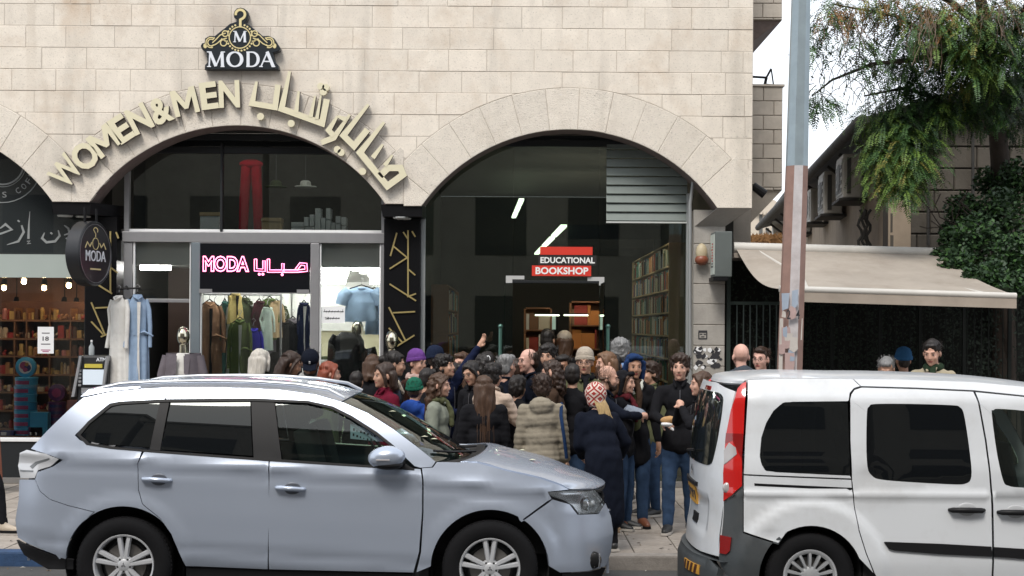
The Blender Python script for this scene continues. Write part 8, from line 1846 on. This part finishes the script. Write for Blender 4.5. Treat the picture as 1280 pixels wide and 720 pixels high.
C_ = {k: fab('cloth_'+k, c, **kw) for k, c, kw in (('black', (.010, .010, .012), {}), ('navy', (.008, .012, .034), {}), ('dnavy', (.006, .008, .015), {}), ('maroon', (.115, .008, .022), dict(bump=.5, bscale=90)), ('cream', (.46, .36, .29), {}), ('beige', (.25, .22, .17), {}), ('greygreen', (.21, .225, .185), {}), ('oliveg', (.09, .095, .05), {}), ('green_sw', (.095, .105, .05), dict(bump=.8, bscale=90)),
      ('bluecoat', (.02, .06, .26), {}), ('leather', (.055, .022, .014), dict(rough=.45)), ('bluegrey', (.05, .06, .08), {}), ('greyhood', (.33, .33, .32), {}), ('burg', (.09, .015, .02), {}), ('purple', (.13, .05, .22), dict(bump=.8, bscale=120)), ('knitbeige', (.38, .33, .27), dict(bump=1.0, bscale=120)), ('knitgreen', (.015, .11, .07), dict(bump=1.0, bscale=120)), ('knitnavy', (.012, .018, .04), dict(bump=.9, bscale=120)),
      ('fluffy', (.22, .25, .30), dict(bump=1.0, bscale=60)), ('wool_cream', (.58, .50, .40), dict(bump=1.0, bscale=110)), ('pinkscarf', (.42, .30, .27), {}), ('blue_sf', (.015, .035, .10), {}), ('tanjacket', (.33, .29, .21), {}), ('dgreen_sf', (.02, .035, .02), {}), ('greyjkt', (.05, .058, .07), {}), ('brownd', (.05, .03, .02), {}), ('lining', (.55, .56, .50), {}))}
# red and white diamond knit
def knit_pattern():
    m = mat('knit_diamonds', (.4, .05, .03), .9, bump=.6, bscale=140); N = m.node_tree.nodes; L = m.node_tree.links; tc = N.new("ShaderNodeTexCoord"); sx = N.new("ShaderNodeSeparateXYZ"); L.new(tc.outputs['Generated'], sx.inputs[0])
    def mth(op, a, b=None, c=None):
        n = N.new("ShaderNodeMath"); n.operation = op
        for i, q in enumerate((a, b, c)):
            if q is None: continue
            if isinstance(q, (int, float)): n.inputs[i].default_value = q
            else: L.new(q, n.inputs[i])
        return n.outputs[0]
    ang = mth('DIVIDE', mth('ARCTAN2', mth('SUBTRACT', sx.outputs[0], .5), mth('SUBTRACT', sx.outputs[1], .5)), 6.2832); u = mth('FRACT', mth('MULTIPLY', ang, 5.0)); v = mth('FRACT', mth('MULTIPLY', sx.outputs[2], 2.6))
    d = mth('ADD', mth('ABSOLUTE', mth('SUBTRACT', u, .5)), mth('ABSOLUTE', mth('SUBTRACT', v, .5))); f = mth('GREATER_THAN', mth('FRACT', mth('MULTIPLY', d, 2.6)), .5)
    mx = N.new("ShaderNodeMix"); mx.data_type = 'RGBA'; L.new(f, mx.inputs[0]); mx.inputs[6].default_value = (.30, .025, .02, 1); mx.inputs[7].default_value = (.60, .50, .43, 1); L.new(mx.outputs[2], N['Principled BSDF'].inputs['Base Color']); return m
knitp = knit_pattern()
C = C_; PP = {}
def add(key, *a, **k): PP[key] = person(*a, **k); return PP[key]
# --- left group by the clothes shop window
add('white', 'person with long white blond hair and a black jacket beside the shop window', 326, 434, -2.4, 150, 'fair', 'white', 'long', coat=C['black'], fem=True, low=True, seed=1)
add('brunet', 'person with long dark hair bending right in a black coat, behind the silver car', 364, 437, -3.0, 100, 'tan', 'dbrown', 'long', coat=C['black'], fem=True, head=(0, 15, 0), lean=8, seed=2)
add('cap', 'person in a navy cap with head bowed and a grey hood', 388, 434, -3.2, 5, 'dark', 'black', 'short', coat=C['greyhood'], hat='cap', hatm=C['dnavy'], head=(0, 32, 0), lean=6, hood=C['greyhood'], beard=hairs['black'], seed=3)
add('red', 'person with short red hair facing right in an olive coat', 413, 450, -3.3, 100, 'fair', 'red', 'bob', coat=C['oliveg'], fem=True, seed=4, hairlen=.12)
add('dark1', 'person with dark brown hair low behind the crowd near the mannequin in black', 467, 441, -1.7, 150, 'olive', 'brown', 'bob', coat=C['black'], fem=True, low=True, seed=5)
add('maroon', 'person in a maroon fleece jacket looking left, dark hair tied back', 480, 451, -4.3, -62, 'olive', 'dbrown', 'bob', coat=C['maroon'], fem=True, seed=6, hairlen=.15, collar='high', bulk=1.12)
add('side', 'person in profile facing right in a blue grey jacket with dark hair swept back', 494, 437, -3.0, 95, 'olive', 'black', 'bun', coat=C['bluegrey'], fem=True, head=(0, 8, 0), seed=7, collar=C['wool_cream'])
add('beret', 'person in a purple knitted hat and glasses with a brown leather jacket and cream collar', 522, 434, -2.6, 52, 'fair', 'dbrown', 'short', coat=C['leather'], hat='beanie', hatm=C['purple'], glasses=True, fem=True, collar=C['wool_cream'], scarf=C['pinkscarf'], seed=8)
add('navyhat', 'person in a dark navy knitted hat facing away behind the crowd', 546, 430, -1.2, 120, 'olive', 'dbrown', 'short', coat=C['dnavy'], hat='beanie', hatm=C['knitnavy'], low=True, seed=9)
add('child', 'child in a green knitted hat and bright blue coat', 519, 470, -3.9, 160, 'olive', 'dbrown', 'short', coat=C['bluecoat'], hat='beanie', hatm=C['knitgreen'], seed=10, hood=True)
add('pointer', 'person with short dark hair in a navy coat, one arm raised pointing right', 556, 441, -2.6, 62, 'olive', 'black', 'curly', coat=C['navy'], arms=((-.02, -.28, 1.15), (.42, -.20, 1.86, (0, 1, -1))), head=(8, -10, 0), seed=11, puffer=.004)
add('wavy', 'person with long wavy brown hair in a grey green jacket facing right', 550, 464, -4.45, 78, 'fair', 'brown', 'curlylong', coat=C['greygreen'], fem=True, smile=True, seed=12, scarf=C['oliveg'], hairlen=.40, bulk=1.1)
add('specs', 'person with dark hair and glasses looking down to the left', 590, 449, -3.4, -40, 'olive', 'black', 'bob', coat=C['black'], fem=True, glasses=True, head=(0, 14, -8), seed=13)
add('longhair', 'person seen from behind with very long straight brown hair over a black quilted jacket', 605, 467, -4.7, 186, 'olive', 'brown', 'vlong', coat=C['black'], fem=True, seed=14, puffer=.006, hairlen=.58, bulk=1.22)
add('creampuff', 'person in a cream puffer coat seen from behind, dark hair with white ribbon', 617, 452, -3.9, 150, 'fair', 'black', 'curly', coat=C['cream'], fem=True, seed=15, puffer=.006, bulk=1.05, arms=('chest', 'hold'))
add('ribbon', 'person with black hair tied with a white patterned band, behind the cream puffer coat', 606, 441, -3.1, 160, 'olive', 'black', 'curly', coat=C['black'], fem=True, low=True, seed=16)
add('greyhair', 'person with grey hair in a dark navy coat facing away to the right', 634, 440, -2.8, 140, 'fair', 'grey', 'short', coat=C['dnavy'], seed=17)
add('bald1', 'older person with glasses and receding dark hair in a navy suit, facing left', 660, 433, -2.7, -62, 'pink', 'dbrown', 'receding', coat=C['dnavy'], glasses=True, arms=('mouth', 'down'), seed=18)
add('asian', 'person with thick black hair looking over the shoulder of a grey haired neighbour', 685, 428, -1.9, -20, 'olive', 'black', 'curly', coat=C['black'], seed=19)
add('curlyback', 'person with dark brown wavy hair turned left behind the beige puffer coat', 689, 448, -3.7, -100, 'fair', 'dbrown', 'curlylong', coat=C['brownd'], fem=True, seed=20, hairlen=.22)
add('beigepuff', 'person seen from behind in a beige puffer jacket with the hood down', 678, 466, -4.75, 176, 'olive', 'dbrown', 'curly', coat=C['beige'], fem=True, hood=True, seed=21, puffer=.009, bulk=1.24)
add('beanie', 'person in a beige knitted hat and glasses holding a small cup', 731, 432, -3.0, -8, 'olive', 'black', 'short', coat=C['oliveg'], hat='beanie', hatm=C['knitbeige'], glasses=True, scarf=C['black'], arms=('cup', 'down'), seed=22)
add('inside1', 'person with dark hair inside the bookshop doorway, left of the cream cap', 685, 409, .9, 160, 'olive', 'black', 'short', coat=C['black'], low=True, seed=23)
add('inside2', 'person with long auburn hair and a cream cap inside the bookshop doorway', 706, 411, 1.1, 170, 'fair', 'brown', 'long', coat=C['black'], hat='cap', hatm=C['wool_cream'], low=True, fem=True, seed=24)
add('greyback', 'person with thick grey hair seen from behind at the bookshop doorway', 776, 421, -1.4, 165, 'fair', 'grey', 'curly', coat=C['dnavy'], seed=25, collar=mat('shirt_blue', (.15, .25, .45), .8))
add('bluescarf', 'person in a dark blue headscarf and green sweater under a black coat with pale lining', 793, 438, -3.5, 8, 'tan', 'black', 'short', coat=C['black'], hat='scarf', hatm=C['blue_sf'], fem=True, open_=C['green_sw'], scarf=C['brownd'], shoes=boots, legs=jeans, seed=26, hood=C['lining'], coatlen=.62)
add('bearded', 'bald bearded person facing right and hugging a friend', 760, 454, -3.95, 84, 'fair', 'brown', 'fringe_ring', coat=C['dnavy'], beard=hairs['dbrown'], head=(0, 8, 0), seed=27, arms=('hug', 'hug'), shoes=boott)
add('smiling', 'smiling person in a burgundy scarf close behind the bearded person', 782, 459, -3.65, 62, 'fair', 'brown', 'bob', coat=C['black'], fem=True, smile=True, scarf=C['burg'], seed=28, hat='scarf', hatm=C['black'])
add('patterned', 'person seen from behind in a red and white diamond knit hat and long black coat', 743, 480, -4.85, 200, 'fair', 'blond', 'bald', coat=C['dnavy'], hat='bighat', hatm=knitp, head=(0, -8, 0), lean=24, fem=True, seed=29, coatlen=.25, bulk=1.3, legs=trs, arms=((-.34, -.30, 1.08), (.1, -.3, 1.1)))
add('eater', 'person with curly dark hair in a black jacket and jeans eating a pita', 850, 440, -3.85, -12, 'fair', 'dbrown', 'curly', coat=C['black'], arms=('hold', 'down'), beard=None, seed=30, legs=jeans, shoes=shoed, bulk=1.05, stance=1)
add('brownface', 'person with shoulder length brown hair facing left with hands at the mouth, behind the van', 876, 462, -4.55, -82, 'fair', 'brown', 'bob', coat=C['black'], fem=True, arms=('mouth', 'mouth'), seed=31, legs=jeansl, shoes=shoed, hairlen=.24)
add('baldback', 'bald person seen from behind in a dark grey blue hooded jacket', 926, 428, -2.7, 186, 'pink', None, 'bald', coat=C['greyjkt'], seed=32, hood=True, bulk=1.12)
add('glassesr', 'dark haired person with glasses facing left beside the bald person', 951, 431, -2.2, -30, 'pink', 'dbrown', 'short', coat=C['oliveg'], glasses=True, seed=33)
add('greyr', 'person with grey hair barely showing over the van roof, head bowed', 1108, 444, -2.3, -20, 'olive', 'grey', 'short', coat=C['black'], head=(0, 25, 0), seed=34, h=1.6)
add('bluecap', 'person in a blue knitted hat in the deep shade behind the grey haired person', 1129, 432, -1.3, 180, 'tan', 'black', 'short', coat=C['brownd'], hat='beanie', hatm=fab('knit_blue', (.03, .1, .22)), low=True, seed=35)
add('tan', 'person in a pale tan jacket and dark green scarf looking down to the left', 1165, 422, -2.6, -28, 'fair', 'black', 'bun', coat=C['tanjacket'], fem=True, head=(0, 14, 0), scarf=C['dgreen_sf'], seed=36)
add('darkman', 'person in black turned away between the beige hat and the bearded person', 716, 452, -3.5, 170, 'olive', 'black', 'short', coat=C['black'], low=True, seed=37)
add('fill1', 'person in black with dark hair between the pointing person and the one in glasses', 573, 452, -2.3, 40, 'olive', 'black', 'short', coat=C['black'], low=True, seed=51)
add('fill2', 'person in a black coat turned away, right of the long brown hair', 648, 468, -3.6, 150, 'olive', 'black', 'curly', coat=C['black'], low=True, seed=52)
add('fill3', 'person in dark brown seen from behind, left of the beige hat', 706, 462, -2.6, 160, 'olive', 'dbrown', 'curly', coat=C['brownd'], low=True, seed=53)
add('fill4', 'person in black bending toward the window beside the mannequin in black', 446, 462, -2.6, 170, 'olive', 'black', 'short', coat=C['black'], low=True, seed=54)
add('fill5', 'person in a dark coat facing away at the bookshop door below the grey haired one', 768, 440, -2.0, 170, 'olive', 'black', 'short', coat=C['black'], low=True, seed=55)
add('fill6', 'person in black with a dark hood behind the green hatted child', 536, 458, -3.1, 120, 'olive', 'black', 'short', coat=C['black'], low=True, seed=56)
add('fill7', 'person in dark navy seen from behind, in front of the bookshop left window', 610, 437, -1.2, 170, 'olive', 'black', 'short', coat=C['dnavy'], low=True, seed=57)
add('fill8', 'person with black hair facing the viewer between the balding and curly haired people', 703, 441, -2.9, -15, 'tan', 'black', 'short', coat=C['bluegrey'], seed=58)
add('fill9', 'person with light brown bob facing left in a tan coat by the bookshop door', 757, 437, -2.4, -70, 'fair', 'lbrown', 'bob', coat=C['tanjacket'], fem=True, seed=59)
add('fill10', 'person in a maroon jacket turned away behind the grey haired one', 648, 446, -2.0, 160, 'olive', 'dbrown', 'short', coat=C['maroon'], low=True, seed=60)
add('fill11', 'person with glasses and brown hair looking left over the long haired one', 577, 438, -1.7, -30, 'fair', 'brown', 'short', coat=C['brownd'], glasses=True, seed=61)
add('fill12', 'person in an olive hood behind the smiling person', 812, 450, -2.6, -60, 'olive', 'dbrown', 'curly', coat=C['oliveg'], seed=62)
add('walker', 'person in cream ankle boots walking out of the picture at the left edge', -22, 455, -4.2, 80, 'fair', 'brown', 'bob', coat=C['black'], fem=True, legs=trs, shoes=bootc, seed=38, stance=-1.6, low=True)
# --- details worn or held
def part(t, mb, nm, sm=60): o = mb.build(nm, None, sm); o.parent = t; return o
t = PP['patterned']; _, A, T, HP, s, yw = PINFO[t.name]
mb = MB(); r_ = random.Random(5)
for k in range(16):
    q = -.05+.1*k/15; mb.tube([HP(q, .10, .0), HP(q*1.2-.02, .15, -.08), HP(q*1.3-.05+r_.uniform(-.02, .02), .17, -.20), HP(q*1.4-.06+r_.uniform(-.03, .03), .16, -.30-r_.uniform(0, .08))], [.008, .007, .006, .002], hairs['blond'], 5)
part(t, mb, 'hair_ends')
t = PP['bearded']; _, A, T, HP, s, yw = PINFO[t.name]
S, E, Wr = A[1]; mb = Blob(); mb.path([E, E.lerp(Wr, .5), Wr], [.075, .07, .055]); mb.build('fleece_sleeve', C['fluffy'], t, vox=.011, smooth=1, disp=lambda co, no: .008*wav(co, 110, 3))
t = PP['ribbon']; _, A, T, HP, s, yw = PINFO[t.name]; mb = MB()
for k in range(5): mb.tube([HP(-.06+.02*k+.02*math.cos(a*.7), .06, .09+.028*math.sin(a*.7)) for a in range(9)], .005, white, 5)
part(t, mb, 'hair_band')
t = PP['maroon']; _, A, T, HP, s, yw = PINFO[t.name]; mb = MB()
for sx, z0 in ((.06, 1.30),): mb.box(-.045, .045, -.004, .004, -.012, .012, mat('print_pink', (.5, .2, .24), .7), Matrix.Translation(T(sx, -.132, z0)))
part(t, mb, 'chest_print', None)
t = PP['brunet']; _, A, T, HP, s, yw = PINFO[t.name]; mb = MB(); mb.tube([T(.12, -.12, 1.2), T(.14, -.02, 1.45), T(.1, .12, 1.35), T(.05, .14, 1.1)], .014, fab('strap_green', (.04, .09, .07)), 6); part(t, mb, 'bag_strap')
t = PP['beigepuff']; _, A, T, HP, s, yw = PINFO[t.name]; mb = MB(); mb.tube([T(-.19, -.08, 1.30), T(-.20, .0, 1.47), T(-.20, .15, 1.36), T(-.24, .16, 1.1), T(-.26, .12, .92)], .016, fab('strap_navy', (.012, .03, .08)), 6); part(t, mb, 'bag_strap')
def held(nm, lab, cat, who, q, dz=0, fwd=.06):
    t = PP[who]; _, A, T, HP, s, yw = PINFO[t.name]; S, E, Wr = A[q]; d = (Wr-E).normalized(); p = wmat(t) @ (Wr+d*fwd+Vector((0, 0, dz))); return thing(nm, lab, cat, p, R(yw))
h = held('paper_cup', 'small paper cup in the hand of the person in the beige hat', 'cup', 'beanie', -1, -.02, .085); o = MB().lathe([(0, 0), (.026, 0), (.036, .085), (.033, .085), (.024, .004)], (0, -.01, 0), (0, 0, 1), mat('cup_paper', (.3, .27, .25), .7), 18).build('cup', None, 40); o.parent = h; o = MB().lathe([(.034, .082), (.038, .084), (.038, .09), (0, .092)], (0, -.01, 0), (0, 0, 1), black, 18).build('lid', None, 40); o.parent = h
h = held('pita_sandwich', 'filled pita bread wrapped in white paper held by the curly haired person', 'sandwich', 'eater', -1, .03, .09)
B = Blob(); B.ell((0, 0, 0), (.075, .03, .04)); B.ell((.02, 0, .01), (.05, .035, .035)); B.build('bread', mat('bread', (.42, .24, .1), .8, var=.2, vscale=20), h, vox=.008, smooth=1); B = Blob(); B.ell((-.01, 0, -.035), (.06, .035, .025)); B.cap((0, 0, -.04), .02, (.05, .0, -.09), .012); B.build('wrapper', paper, h, vox=.008, smooth=0)
h = held('leaflet', 'folded pale blue leaflet held up by the pointing person', 'leaflet', 'pointer', -1, .05, .09); lf = mat('leaflet_paper', (.45, .55, .58), .7)
for k in range(3): o = MB().box(-.10, .10, -.014+k*.009, -.010+k*.009, -.06, .05, lf if k % 2 == 0 else white, Matrix.Rotation(R(35), 4, 'Y')).build('sheet', None); o.parent = h
